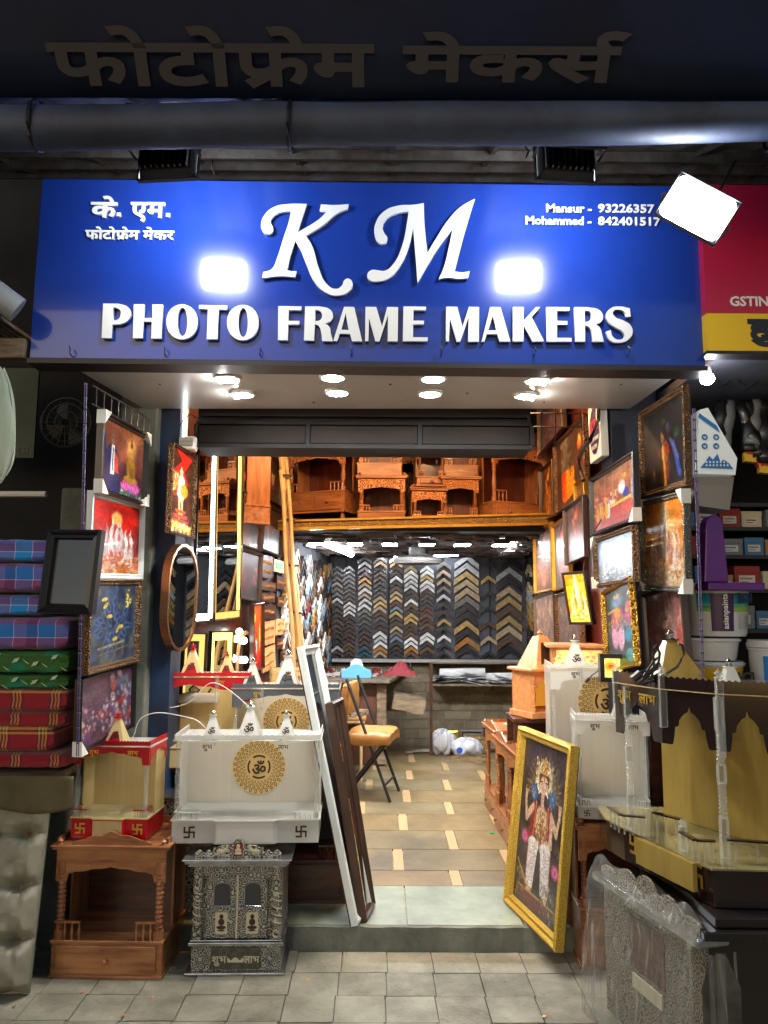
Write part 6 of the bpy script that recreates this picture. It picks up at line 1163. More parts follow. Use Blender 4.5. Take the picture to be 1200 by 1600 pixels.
ch = lambda x: h+.037+.004+(.072*max(0, 1-(x/.036)**2)**.5 if abs(x) < .036 else 0)*1.0+(.046*max(0, 1-((abs(x)-.058)/.052)**2)**.5 if abs(x) < .11 else 0)*(abs(x) >= .036)+(.020+.006*math.sin(abs(x)*160) if abs(x) >= .10 else 0)
g = MB(); g.slab([-.185+.37*i/90 for i in range(91)], lambda x: h+.037, lambda x: max(ch(x), h+.045), -b-.012, -b-.004); cr = g.build('crest', W['silver'], t)
g = MB(); q = [(-.020, h+.044), (.020, h+.044)]+[(.020*math.cos(PI*i/8), h+.075+.024*math.sin(PI*i/8)) for i in range(9)]; g.add([(x, -b-.0135, z) for x, z in q], [tuple(range(len(q)))]); g.build('red_niche', mat('red_velvet', S(130, 20, 34), .7), cr)
g = MB()
for (ex, ez, rx, rz_) in ((0, .083, .008, .010), (0, .066, .014, .010), (0, .054, .017, .006)): g.add([(0, -b-.016, h+ez)]+[(rx*math.cos(k*.524), -b-.0145, h+ez+rz_*math.sin(k*.524)) for k in range(12)], [(0, 1+(k+1) % 12, 1+k) for k in range(12)])
for s in (-1, 1):      # little elephants in relief
    for (ex, ez, rx, rz_) in ((.075, .062, .018, .011), (.056, .068, .009, .010), (.048, .080, .004, .012)): g.add([(s*ex, -b-.015, h+ez)]+[(s*ex+rx*math.cos(k*.524), -b-.0135, h+ez+rz_*math.sin(k*.524)) for k in range(12)], [(0, 1+(k+1) % 12, 1+k) for k in range(12)])
    for lx in (.064, .070, .082, .088): g.box(min(s*lx-.002, s*lx+.002), max(s*lx-.002, s*lx+.002), -b-.0137, -b-.0125, h+.045, h+.058)
g.build('crest_relief', W['ivory'], cr)
# back left goods
acrylic_temple('large red and cream acrylic temple behind the small red one', (-1.00, 4.16, .74), R(4), .62, .30, .10, .46, .12, W['acred'], W['accream'], W['accream'], 'acrylic temples', [(-.19, .8), (.0, 1.1), (.18, .85)], .115, tip=W['acred'])
acrylic_temple('grey and white acrylic temple with gold mandala beside the leaning white mirror', (-.50, 4.16, .66), R(2), .54, .30, .10, .485, .09, W['acgrey'], W['acw'], W['acfrost'], 'acrylic temples', [(-.18, 1.0), (.0, 1.3), (.17, 1.0)], .115, mand=(-.02, .27, .12), spm=W['acw'], arches=1)
def plain_stand(label, loc, w, d, h, m, rz=0, cat='stand', rails=2):
    t = thing('wooden_stand', label, cat, loc, rz); g = MB(); g.box(-w/2, w/2, -d/2, d/2, h-.025, h); g.build('stand_top', m, t, bevel=.003)
    for sx in (-1, 1):
        for sy in (-1, 1): g = MB(); x, y = sx*(w/2-.025), sy*(d/2-.025); g.box(x-.018, x+.018, y-.018, y+.018, 0, h-.026); g.build('leg', m, t)
    for k in range(rails): z = .06+k*(h-.2)/max(1, rails); g = MB(); g.box(-w/2+.01, w/2-.01, -d/2+.008, d/2-.008, z, z+.018); g.build('shelf_board', m, t)
    g = MB(); g.box(-w/2+.02, w/2-.02, d/2-.016, d/2-.006, .05, h-.03); g.build('back_board', W['wooddk'], t); return t
plain_stand('dark stand carrying the large red acrylic temple', (-1.0, 4.2, .1), .64, .34, .64, W['wooddk'])
dk = wooden_temple('dark wooden temple with an open front and drawer, left of the leaning white mirror', (-.46, 4.18, .1), R(1), .56, .36, .56, None, base=.20, knob=1, m=W['wooddk'], mh=W['wooddk'], mb=W['black'], crest=False, carved=False)
g = MB(); g.sphere((0, 0, 0), .022); bpy.context.view_layer.update(); o = g.build('knob', W['guard'], dk, smooth=True, label='round white knob'); o.location = dk.matrix_world.inverted() @ P(446, 1432, 3.93)
t = thing('silver_cabinet', 'partly hidden silver cabinet with a red oval behind the small red temple', 'cabinet', (-1.00, 3.94, 0), 0); g = MB(); g.box(-.12, .14, -.08, .1, .0, .62); g.build('body', W['silver'], t); g = MB(); g.box(-.13, .15, -.09, .1, .62, .635); g.box(-.13, .15, -.09, .1, .50, .512); g.build('moulding', W['silverp'], t, bevel=.003)
g = MB(); g.slab([.0+.16*i/24 for i in range(25)], lambda x: .636, lambda x: .645+.10*max(0, 1-((x-.08)/.082)**2)**.5, -.085, -.07); cr = g.build('crest', W['silver'], t); g = MB(); g.add([(.08+.022*math.cos(k*.4), -.087, .69+.032*math.sin(k*.4)) for k in range(16)], [tuple(range(16))]); g.build('red_oval', mat('red_oval', S(110, 30, 40), .6), cr)
# items behind the red temples
t = thing('white_box', 'low white box with wires behind the spires of the large red temple', 'box', P(300, 1095, 4.35)); g = MB(); g.box(-.16, .16, -.1, .1, 0, .05); g.build('body', W['acw'], t, bevel=.01)
g = MB(); pts = [P(x, y, 3.95) for x, y in ((232, 1083), (246, 1098), (262, 1108), (300, 1098), (322, 1068), (340, 1066), (368, 1085), (388, 1104))]; g.tube(chaikin(pts), .0024); tag(g.build('white_cable', W['wirew']), 'white cable trailing behind the red temple spires to the grey temple', 'cable')
g = MB(); pts = [P(x, y, 3.7) for x, y in ((196, 1166), (210, 1150), (214, 1130), (224, 1118), (250, 1112), (290, 1120), (312, 1126), (326, 1146), (336, 1160))]; g.tube(chaikin(pts), .0022); tag(g.build('white_cable', W['wirew']), 'white cable drooping over the fronts of the red temple and the white temple', 'cable')
g = MB(); pts = [P(x, y, 4.3) for x, y in ((272, 1088), (290, 1082), (302, 1070), (312, 1078), (300, 1090), (318, 1094), (330, 1076))]; g.tube(pts, .006); tag(g.build('black_adapter_cable', W['wire']), 'black cable bundle on the low white box', 'cable')
wooden_temple('pale orange wooden temple behind the grey acrylic temple', (P(468, 1120, 4.75).x, 4.75, .55), R(-3), .36, .26, .30+.13, None, base=.08, knob=0, m=W['woodor'], mh=W['woodor'], mb=W['woodor'], carved=False, rails=False)
plain_stand('dark stand carrying the pale orange wooden temple', (P(468, 1120, 4.75).x, 4.78, .1), .4, .3, .45, W['wooddk'])
acrylic_temple('small pinkish clear acrylic temple by the foot of the ladder', (P(447, 1085, 4.95).x, 4.98, .92), R(14), .20, .16, .03, .24, .05, W['accream'], W['glassy'], W['accream'], 'acrylic temples', [(0, .7)], .06, letters=False, om_on=False)
plain_stand('dark stand under the pinkish clear acrylic temple', (P(447, 1085, 4.95).x, 5.0, .1), .24, .2, .82, W['wooddk'], 0, rails=1)
# leaning mirrors
def leaner(label, bl, br, tl, m_, fw, glass=True, dep=.03, cat='mirror'):
    Mx, w, h = basis(bl, br, tl); t = thing('leaning_mirror', label, cat, M=Mx); frame_mesh(w, h, [(0, .0), (0, dep), (fw*.3, dep*1.2), (fw*.6, dep*.8), (fw, dep*.5), (fw, 0)]).build('frame', m_, t)
    if glass: g = MB(); g.box(fw*.9, w-fw*.9, -dep*.35, -.001, fw*.9, h-fw*.9); g.build('glass', W['mirror'] if glass != 2 else W['glassy'], t)
    g = MB(); g.box(.004, w-.004, .0005, .008, .004, h-.004); g.build('backing', W['wooddk'], t); return t
leaner('tall white beaded leaning mirror at the left of the shop entrance', PZ(549, 1448, .1), PZ(572, 1416, .1), P(504, 1006, 4.18), W['frwhite'], .045)
leaner('shorter dark brown framed mirror leaning against the white one', PZ(562, 1442, .1), PZ(577, 1414, .1), P(524, 1092, 3.98), W['frbrown'], .028)
# ------------------------------------------------------------------ right side of the shop floor
RG = 'carved wooden temples along the right'
wooden_temple('carved orange wooden temple in the right row, farthest in', (1.00, 5.66, .1), R(-87), .56, .44, .60, RG, base=.15, knob=2, post=POST2)
wooden_temple('carved orange wooden temple in the right row, middle one with stacked frames', (.99, 5.14, .1), R(-88), .50, .44, .60, RG, base=.15, knob=2)
wooden_temple('carved orange wooden temple in the right row, nearest the gold picture', (1.00, 4.60, .1), R(-88), .54, .46, .62, RG, base=.15, knob=2, post=POST2)
for k in range(3):
    Mx = Matrix.Translation((.84+.02*k, 5.5-.12*k, .735+.03*k)) @ Matrix.Rotation(R(-80+4*k), 4, 'Z') @ Matrix.Rotation(R(-90), 4, 'X'); t = thing('raw_frame', ('pale unpainted wooden frame lying lowest on the right temples', 'pale unpainted wooden frame in the middle of the pile on the right temples', 'pale unpainted wooden frame on top of the pile on the right temples')[k], 'frame', M=Mx, group='raw frames on the right temples')
    frame_mesh(.36, .28, [(0, 0), (0, .02), (.015, .026), (.045, .012), (.045, 0), (0, 0)]).build('frame', W['plyw'], t)
# big gold framed picture leaning
def pic_elephant_deity():
    p = Pic(300, 520, (50, 46, 58)).noise(.5, 12).dabs(420, (0, .30, 1, 1), .022, [(78, 70, 70), (40, 38, 48), (120, 102, 66), (92, 62, 44), (64, 60, 78)], .4)
    gold, dgold, skin, sh, wht, red = (206, 170, 92), (138, 104, 48), (228, 190, 160), (190, 142, 112), (234, 228, 226), (160, 36, 46)
    for k in range(40): a = PI*(k-.5)/38; r0, r1 = .20, (.40 if k % 2 else .33); p.line((.5+r0*math.cos(a), .69+.6*r0*math.sin(a)), (.5+r1*math.cos(a), .67+.66*r1*math.sin(a)), .009, gold if k % 3 else dgold, .55)
    for k in range(7):
        for q in (-1, 1): a = .5+k*.42; p.ell(.5+q*(.3+.05*math.sin(k*2)), .36+.085*k, .055, .028, dgold, .5, q*a, .6).ell(.5+q*(.3+.05*math.sin(k*2)), .36+.085*k, .03, .014, (60, 50, 56), .5, q*a, .8)
    p.ell(.5, .80, .19, .105, (214, 202, 160), .15).dabs(150, (.31, .72, .69, .905), .013, [(244, 240, 220), (206, 190, 140), (170, 150, 100)], .9)
    p.ell(.5, .79, .125, .08, (96, 56, 44), .2).poly([(.39, .82), (.44, .885), (.5, .93), (.56, .885), (.61, .82)], gold).dabs(40, (.42, .82, .58, .89), .009, [(250, 230, 160), dgold, red], .9)
    for q in (-1, 1): p.ell(.5+q*.20, .69, .09, .062, (48, 96, 160), .2, q*.3).ell(.5+q*.19, .69, .055, .038, (96, 140, 190), .5, q*.3, .7).dabs(14, (.5+q*.2-.05, .64, .5+q*.2+.05, .73), .008, [gold], .9)
    p.ell(.5, .755, .105, .062, skin, .25).ell(.5, .775, .05, .018, (236, 204, 176), .5).line((.5, .80), (.5, .765), .008, red)
    for q in (-1, 1): p.ell(.5+q*.055, .757, .022, .008, (250, 245, 240), .3, q*.15).ell(.5+q*.052, .757, .009, .008, (30, 20, 24), .4).line((.5+q*.03, .775), (.5+q*.085, .772), .005, (70, 40, 34)).line((.5+q*.06, .72), (.5+q*.10, .70), .012, (244, 236, 216))
    for (a, b, w) in (((.5, .74), (.495, .66), .042), ((.495, .66), (.52, .60), .036), ((.52, .60), (.57, .575), .030), ((.57, .575), (.60, .59), .024)): p.line(a, b, w, skin)
    for k in range(7): p.line((.47, .72-.022*k), (.53+.006*k, .718-.022*k), .003, sh, .8)
    p.ell(.5, .53, .20, .115, skin, .25).ell(.5, .485, .16, .06, sh, .8, 0, .4)
    for q in (-1, 1):
        p.poly([(.5+q*.17, .65), (.5+q*.27, .42), (.5+q*.15, .38), (.5+q*.10, .64)], red).line((.5+q*.13, .64), (.5+q*.16, .40), .010, gold)
        p.line((.5+q*.20, .60), (.5+q*.33, .52), .036, skin).line((.5+q*.33, .52), (.5+q*.37, .62), .028, skin).ell(.5+q*.37, .645, .034, .026, skin, .3)
        for k in range(4): p.line((.5+q*(.35+.014*k), .655), (.5+q*(.345+.018*k), .685), .007, skin)
        p.line((.5+q*.30, .545), (.5+q*.34, .51), .010, gold).line((.5+q*.345, .60), (.5+q*.39, .60), .008, gold)
    p.line((.71, .56), (.73, .44), .042, skin).line((.73, .44), (.60, .415), .038, skin).ell(.57, .415, .04, .025, (220, 120, 110), .3)
    for k in range(4): a = .11+.022*k; p.dabs(26, (.5-a, .60-a*.9, .5+a, .615-a*.6), .009, [gold, (250, 226, 150), dgold, red][k:k+2] or [gold], .9)
    p.poly([(.47, .60), (.53, .60), (.56, .40), (.44, .40)], dgold, .8).dabs(60, (.44, .38, .56, .60), .010, [gold, (250, 236, 180), red, (240, 240, 236)], .9)
    for q in (-1, 1):
        p.ell(.5+q*.13, .385, .135, .048, wht, .2).poly([(.5+q*.24, .40), (.5+q*.25, .13), (.5+q*.09, .125), (.5+q*.03, .38)], wht)
        for k in range(13): z = .135+.02*k; p.line((.5+q*.09, z), (.5+q*.16, z-.012), .0035, (186, 178, 190), .7).line((.5+q*.16, z-.012), (.5+q*.245, z+.004), .0035, (186, 178, 190), .6)
        p.line((.5+q*.245, .38), (.5+q*.25, .14), .012, (190, 120, 90), .7).ell(.5+q*.17, .108, .075, .022, skin, .3).dabs(10, (.5+q*.17-.07, .118, .5+q*.17+.07, .128), .008, [gold], .9)
    for (x, y) in ((.17, .40), (.86, .31)): p.ell(x, y, .085, .046, (196, 60, 130), .2).ell(x, y, .06, .032, (230, 130, 180), .3).ell(x, y, .032, .017, (180, 40, 110), .3).ell(x, y, .012, .007, gold, .3)
    p.ell(.5, .065, .44, .05, (110, 32, 38), .3).line((.08, .098), (.92, .098), .008, gold, .8).dabs(110, (.60, .02, 1, .2), .018, [(190, 180, 170), (90, 80, 60), (140, 120, 70), (60, 54, 60)], .6).dabs(60, (0, .02, .3, .2), .018, [(150, 60, 50), (90, 70, 50), gold], .6)
    p.line((.05, .24), (.28, .13), .010, gold).line((.58, .96), (.76, .70), .03, (150, 140, 135), .3).line((.68, .98), (.86, .70), .018, (150, 140, 135), .3); return p
bl = PZ(798, 1408, .1); br = PZ(881, 1489, .1); tl = P(811, 1131, 4.15)
t = framed('large gold framed picture of an elephant headed deity leaning in the doorway', bl, br, tl, W['goldg'], print_mat('print_large_deity', pic_elephant_deity(), 0, .10, .5), .048, .04, group='framed pictures for sale')
# wooden stands and temples to its right
wooden_temple('brown wooden temple under the white mandala temple, behind the gold picture', (1.05, 3.98, 0), R(-4), .40, .36, .74, None, base=.34, knob=1, mb=W['wooddk'], m=W['wood'], crest=False, carved=False)
wooden_temple('brown wooden temple base with a carved bun under the small white temple', (1.04, 3.66, 0), R(-3), .33, .24, .60, None, base=.25, knob=1, mb=W['wooddk'], crest=False, carved=False, rails=False)
acrylic_temple('white acrylic temple with a gold mandala at the right of the shop mouth', (1.12, 4.06, .76), R(-6), .52, .30, .05, .50, .10, W['acw'], W['acw'], W['acfrost'], 'acrylic temples', [(-.13, 1.1), (.10, 1.1)], .115, mand=(.07, .30, .15), arches=1)
acrylic_temple('small white acrylic temple between the gold picture and the black temple', (1.05, 3.66, .62), R(-8), .32, .22, .05, .44, .06, W['acw'], W['acw'], W['acfrost'], 'acrylic temples', [(.04, .95)], .095, letters=True)
def ornate_lit(label, c, s, m, glow, rz):
    t = thing('wooden_temple', label, 'wooden temple', c, rz); g = MB(); g.box(-s*.5, s*.5, -s*.4, s*.4, 0, s*.12); g.box(-s*.45, s*.45, s*.3, s*.36, s*.12, s*.9); g.box(-s*.45, -s*.41, -s*.3, s*.3, s*.12, s*.9); g.build('body', m, t, bevel=.003)
    g = MB(); g.slab([-s*.45+s*.9*i/40 for i in range(41)], lambda x: s*.88-arch_drop(x, 0, s*.8, s*.3), lambda x: s*.9, -s*.37, -s*.345); g.build('arch_fascia', m, t)
    for sx in (-1, 1): g = MB(); g.lathe(POST2(s*.77, .010), (sx*s*.42, -s*.35, s*.12), 10); g.build('post', m, t, smooth=True)
    g = MB(); g.box(-s*.55, s*.55, -s*.45, s*.4, s*.9, s*.96); g.build('top_board', m, t, bevel=.004)
    if not glow:
        g = MB(); r = s*.34; q = s*.62; g.hexa([(-r, -r, s*.961), (r, -r, s*.961), (r, r, s*.961), (-r, r, s*.961), (-r*.3, -r*.3, s*.96+q), (r*.3, -r*.3, s*.96+q), (r*.3, r*.3, s*.96+q), (-r*.3, r*.3, s*.96+q)]); sp_ = g.build('spire', m, t); finial('finial', .018, (0, 0, s*.961+q), m, sp_)
        g = MB(); g.add([(-r*.6, -r*.93, s*1.03), (r*.6, -r*.93, s*1.03), (r*.3, -r*.50, s*.96+q*.8), (-r*.3, -r*.50, s*.96+q*.8)], [(0, 1, 2, 3)]); g.build('spire_panel', W['decal'], sp_)
        g = MB(); g.box(-s*.3, s*.3, s*.27, s*.295, s*.15, s*.7); g.build('amber_back', mat('amber_lit', S(236, 150, 30), .4, emis=(1, .45, .05), estr=.5), t)
    else:
        pc = Pic(120, 80, (250, 210, 120)).noise(.25, 6)
        for k in range(5):
            for sgn in (-1, 1): pc.ell(.5+sgn*(.08+.08*k), .5+.18*math.sin(k*1.7), .085, .13, (255, 240, 170), .25).ell(.5+sgn*(.08+.08*k), .5+.18*math.sin(k*1.7), .055, .09, (222, 168, 84), .3)
        print_quad('lit_lattice', s*.86, s*.34, print_mat('lattice_glow', pc, 1.1), t, -s*.43, s*.52, -s*.376)
    return t
ornate_lit('pale orange spired wooden temple with an amber back behind the white temples', P(846, 1118, 4.75), .30, W['woodor'], False, R(24))
ornate_lit('glowing pale orange wooden temple with lit lattice panels', P(903, 1092, 4.55), .33, W['woodor'], True, R(-8))
plain_stand('dark wooden stand under the pale orange spired temple', (P(846, 1118, 4.75).x, 4.78, .1), .38, .3, P(846, 1118, 4.75).z-.103, W['wooddk'])
plain_stand('dark wooden stand under the glowing wooden temple', (P(905, 1092, 4.55).x+.02, 4.5, .1), .34, .24, P(903, 1092, 4.55).z-.103, W['wooddk'])
t = thing('lit_box', 'small dark box with a glowing yellow sunflower panel', 'lamp', P(956, 1064, 3.75), R(-6)); t.location.x -= .0; g = MB(); frame_mesh(.125, .13, [(0, 0), (0, .06), (.02, .06), (.02, .02)]).build('case', W['frblack'], t); print_quad('glow_panel', .09, .095, print_mat('sunflower', pic_sunflower(), 1.8), t, .0175, .0175, -.03); [setattr(c, 'location', (-.0625, 0, 0)) for c in t.children]
g = MB(); g.tube([P(x, y, 3.9) for x, y in ((915, 1066), (925, 1055), (938, 1046), (944, 1020), (950, 1010))], .003); g.cyl(P(915, 1066, 3.9), P(921, 1060, 3.9), .008); tag(g.build('lamp_cable', W['wire']), 'black cable with plug left of the sunflower lamp', 'cable')
# ------------------------------------------------------------------ big black and amber temple, near right
t = thing('acrylic_temple', 'large black acrylic temple with amber back panels and clear columns, nearest on the right', 'mini temple', (0, 0, 0), 0, 'acrylic temples')
zb0, zb1, zf0, zf1 = .565, .685, 1.05, 1.27
foot = [(.93, 3.32), (.96, 3.18), (1.11, 2.70), (1.95, 2.66), (1.95, 3.5), (.95, 3.5)]
g = MB(); g.prism(foot[::1], zb0, zb1); bs = g.build('base', W['acblk'], t, bevel=.002)
g = MB(); g.prism([(x+(x < 1.2)*-.008, y-(y < 2.9)*.008) for x, y in foot], zb1, zb1+.006); g.build('floor_panel', W['acmarb'], t)
A, B = Vector((.985, 3.06, 0)), Vector((1.09, 2.72, 0)); dd = (B-A).normalized(); nn = Vector((dd.y, -dd.x, 0))
if nn.x > 0: nn = -nn
g = MB(); pa, pb = A+nn*.03, B+nn*.0; g.hexa([tuple(Vector(v)) for v in ((A.x+nn.x*.022, A.y+nn.y*.022, zb0+.03), (B.x+nn.x*.018-dd.x*.04, B.y+nn.y*.018-dd.y*.04, zb0+.03), (B.x-dd.x*.04, B.y-dd.y*.04, zb0+.03), (A.x, A.y, zb0+.03), (A.x+nn.x*.022, A.y+nn.y*.022, zb1+.003), (B.x+nn.x*.018-dd.x*.04, B.y+nn.y*.018-dd.y*.04, zb1+.003), (B.x-dd.x*.04, B.y-dd.y*.04, zb1+.003), (A.x, A.y, zb1+.003))]); g.build('side_step', W['acamber'], t)
g = MB(); g.prism([(1.185, 3.36), (1.43, 2.90), (1.437, 2.903), (1.192, 3.363)], zb1+.007, zf1-.03); g.build('back_panel', W['acamber'], t)
g = MB(); g.prism([(1.431, 2.893), (1.93, 2.86), (1.93, 2.867), (1.4325, 2.8995)], zb1+.007, zf1-.03); g.build('side_panel', W['acamber'], t)
g = MB(); g.prism([(.99, 3.30), (1.10, 3.02), (1.24, 2.80), (1.95, 2.76), (1.95, 3.42), (1.0, 3.42)], zf1-.029, zf1-.022); g.build('roof_panel', W['roofac'], t)
seg = [(P(962, 1100, 3.24), P(1034, 1100, 2.98)), (P(1034, 1100, 2.98), P(1122, 1100, 2.82)), (P(1122, 1100, 2.82), P(1212, 1100, 2.74)), (P(1212, 1100, 2.74), P(1300, 1100, 2.74))]
for k, (a, b) in enumerate(seg):
    L_ = Vector((b.x-a.x, b.y-a.y, 0)).length; g = MB(); Mx = Matrix.Translation((a.x, a.y, 0)) @ Matrix.Rotation(math.atan2(b.y-a.y, b.x-a.x), 4, 'Z'); g.m = Mx
    def lo(x, L_=L_): 
        u = abs(x/L_-.5)*2
        f = .055+.30*u if u < .07 else .076+.032*((u-.07)/.31)**1.6 if u < .38 else .122+.010*math.sin((u-.38)*16) if u < .54 else .135+.060*((u-.54)/.09)**.6 if u < .63 else .198
        return zf1-.022-f
    g.slab([L_*i/80 for i in range(81)], lo, lambda x: zf1-.022, -.003, .0); g.build('arch_fascia', W['acblk'], t)
    g = MB(); g.m = Mx; g.slab([L_*i/60 for i in range(61)], lambda x: zf1-.018, lambda x, L_=L_: zf1+.032-.007*scal(x/L_, 9), -.012, -.009); g.build('parapet', W['acblk'], t)
    g = MB(); g.m = Mx; g.box(0, L_, -.014, .02, zf1-.0215, zf1-.0185); g.build('ledge', W['accream'], t)
    if k == 0:
        deva('lettering', SHUBH, .085, W['decalg'], t, Mx @ Matrix.Translation((.02, -.0045, zf1-.085)), .0008, .012); deva('lettering', LABH, .095, W['decalg'], t, Mx @ Matrix.Translation((L_-.125, -.0045, zf1-.085)), .0008, .012)
    for q, pz in ((a, k),):
        if k in (1, 2, 3) or k == 0:
            g = MB(); g.box(q.x-.012, q.x+.012, q.y-.024, q.y-.004, zf1-(.16 if k != 2 else .24), zf1+.035); o = g.build('ledge_post', W['clear'], t); finial('finial', .016, (q.x, q.y-.014, zf1+.036), W['clear'], o)
def bigcol(px, pyb, Y):
    p = P(px, pyb, Y); h = zf1-.03-zb1-.007; g = MB(); g.box(p.x-.013, p.x+.013, Y-.013, Y+.013, zb1+.007, zb1+.14); g.box(p.x-.013, p.x+.013, Y-.013, Y+.013, zb1+.26, zb1+.32)
    for z0, z1 in ((.14, .26), (.32, .44)):
        g.lathe([q for i in range(9) for q in ((.010, z0+(z1-z0)*i/9), (.0155, z0+(z1-z0)*(i+.5)/9))]+[(.010, z1)], (p.x, Y, zb1), 12)
    g.box(p.x-.013, p.x+.013, Y-.013, Y+.013, zb1+.44, zf1-.03); g.build('column', W['clear'], t, smooth=True)
bigcol(984, 1200, 3.16); bigcol(1127, 1200, 2.80); bigcol(1290, 1200, 2.76)
for pts in (((950, 3.2), (968, 3.08), (1006, 3.05)), ((1018, 3.12), (1062, 3.02)), ((1060, 2.86), (1082, 2.76), (1112, 2.75)), ((1130, 2.77), (1230, 2.72))):
    q = [(P(px, 1200, Y).x, Y, zb1+.075) for px, Y in pts]; g = MB()
    for a, b in zip(q, q[1:]):
        d = (Vector(b)-Vector(a)).normalized(); n_ = Vector((-d.y, d.x, 0))*.010; a_, b_ = Vector(a), Vector(b); g.hexa([a_-n_, b_-n_, b_+n_, a_+n_, a_-n_+Vector((0, 0, .006)), b_-n_+Vector((0, 0, .006)), b_+n_+Vector((0, 0, .006)), a_+n_+Vector((0, 0, .006))])
    rl = g.build('rail', W['acblk'], t); g = MB()
    for a, b in zip(q, q[1:]):
        for i in range(3): p = Vector(a).lerp(Vector(b), (i+.4)/3); g.cyl((p.x, p.y, zb1+.007), (p.x, p.y, zb1+.074), .004, n=6)
    g.build('balusters', W['clear'], rl)
p = P(1060, 1200, 2.9); g = MB(); g.box(p.x-.012, p.x+.012, 2.87, 2.894, zb1+.007, zb1+.09); o = g.build('newel', W['clear'], t); finial('finial', .014, (p.x, 2.882, zb1+.09), W['clear'], o)
svastika('swastika_mark', .072, W['decalg'], t, Matrix.Translation((.982, 3.105, .645)) @ Matrix.Rotation(math.atan2(-.48, .15), 4, 'Z') @ Matrix.Translation((.0, -.003, 0)))
svastika('swastika_mark', .080, W['decalg'], t, Matrix.Translation((1.083, 2.785, .645)) @ Matrix.Rotation(math.atan2(-.48, .15), 4, 'Z') @ Matrix.Translation((.0, -.003, 0)))
c = P(1058, 1075, 3.14); r = .105; z0 = zf1-.02; z1 = P(1047, 1000, 3.14).z
g = MB(); r2 = .02; cx, cy = P(1056, 1075, 3.14).x, 3.14; tx = P(1047, 1000, 3.14).x; g.hexa([(cx-r, cy-r, z0), (cx+r, cy-r, z0), (cx+r, cy+r, z0), (cx-r, cy+r, z0), (tx-r2, cy-r2, z1), (tx+r2, cy-r2, z1), (tx+r2, cy+r2, z1), (tx-r2, cy+r2, z1)]); g.m = Matrix(); sp_ = g.build('spire', W['acamber'], t)
g = MB(); g.lathe([(.034, 0), (.034, .004)], (tx, cy, z1), 20); g.build('spire_cap', W['acblk'], sp_); finial('finial', .020, (tx, cy, z1+.004), W['chrome'], sp_)
c = P(1141, 1078, 2.95); g = MB(); g.hexa([(c.x-.04, 2.91, z0), (c.x+.04, 2.91, z0), (c.x+.04, 2.99, z0), (c.x-.04, 2.99, z0), (c.x-.014, 2.936, z0+.085), (c.x+.014, 2.936, z0+.085), (c.x+.014, 2.964, z0+.085), (c.x-.014, 2.964, z0+.085)]); sp_ = g.build('spire', W['acw'], t); g = MB(); g.lathe([(.024, 0), (.024, .004)], (c.x, 2.95, z0+.085), 16); g.build('spire_cap', W['acw'], sp_); finial('finial', .014, (c.x, 2.95, z0+.089), W['chrome'], sp_)
g = MB(); 
for (pts) in (((1015, 1072), (1022, 1040), (1020, 1015), (1025, 1008), (1031, 1020), (1028, 1045), (1006, 1055)), ((1000, 1068), (1014, 1050), (1030, 1034), (1034, 1050), (1012, 1062)), ((995, 1070), (1010, 1058), (1028, 1040), (1030, 1026), (1022, 1032), (1004, 1060)), ((1002, 1070), (1030, 1060), (1058, 1042), (1069, 1022), (1066, 1008), (1060, 1006)), ((985, 1060), (1000, 1050), (1010, 1048))): 
    q = [P(x, y, 3.0) for x, y in pts]; qq = []
    for i in range(len(q)-1): qq += [q[i].lerp(q[i+1], s_) for s_ in (0, .5)]
    g.tube(qq+[q[-1]], .0048)
g.cyl(P(988, 1062, 3.0), P(1000, 1052, 3.0), .016, n=8); tag(g.build('black_cable', W['wire'], smooth=True), 'coiled black cable and plug on top of the large black temple', 'cable')
# plastic wrapped silver cabinet under it
def quadpanel(name, q, m, parent, **k): g = MB(); g.add(q, [(0, 1, 2, 3)]); return g.build(name, m, parent, **k)
t = thing('wrapped_cabinet', 'silver cabinet wrapped in clear plastic film, nearest the camera at the right', 'cabinet', (0, 0, 0))
A = P(922, 1600, 3.20); Af = Vector((.885, 3.22, 0)); Bf = Vector((1.035, 2.62, 0)); ztop = .475
d = (Bf-Af).normalized(); n_ = Vector((-d.y, d.x, 0))
if n_.x < 0: n_ = -n_
q = [Af, Bf, Bf+n_*.42, Af+n_*.42]; 
g = MB(); g.prism([(v.x, v.y) for v in q], 0, ztop); g.build('body', W['silverq'], t)
g = MB(); g.prism([(v.x, v.y) for v in (Af-d*.03-n_*.035, Bf+d*.02-n_*.035, Bf+d*.02+n_*.42, Af-d*.03+n_*.42)], ztop+.001, ztop+.03); g.build('cornice', W['silverp'], t, bevel=.006)
Mx = Matrix(((d.x, n_.x, 0, Af.x), (d.y, n_.y, 0, Af.y), (0, 0, 1, 0), (0, 0, 0, 1)))
L_ = (Bf-Af).length; g = MB(); g.m = Mx
def cres(x):
    u = x/L_; return ztop+.031+.01+max(.075*max(0, 1-((u-.50)/.12)**2)**.5, .06*max(0, 1-((u-.30)/.11)**2)**.5, .055*max(0, 1-((u-.72)/.10)**2)**.5, .03*max(0, 1-((u-.08)/.1)**2)**.5, .03*max(0, 1-((u-.92)/.1)**2)**.5)
g.slab([L_*i/70 for i in range(71)], lambda x: ztop+.031, cres, -.01, .0); g.build('crest', W['silverq'], t)
g = MB(); g.m = Mx; g.box(L_*.32, L_*.62, -.006, -.001, .17, .22); g.build('label_plate', W['ivory'], t); g = MB(); g.m = Mx; g.box(L_*.30, L_*.65, -.004, -.0005, .24, .42); g.build('door_relief', mat('rosy_relief', S(120, 90, 76), .5, .3, col2=S(70, 50, 44), nscale=40), t)
g = MB(); rr = random.Random(8)
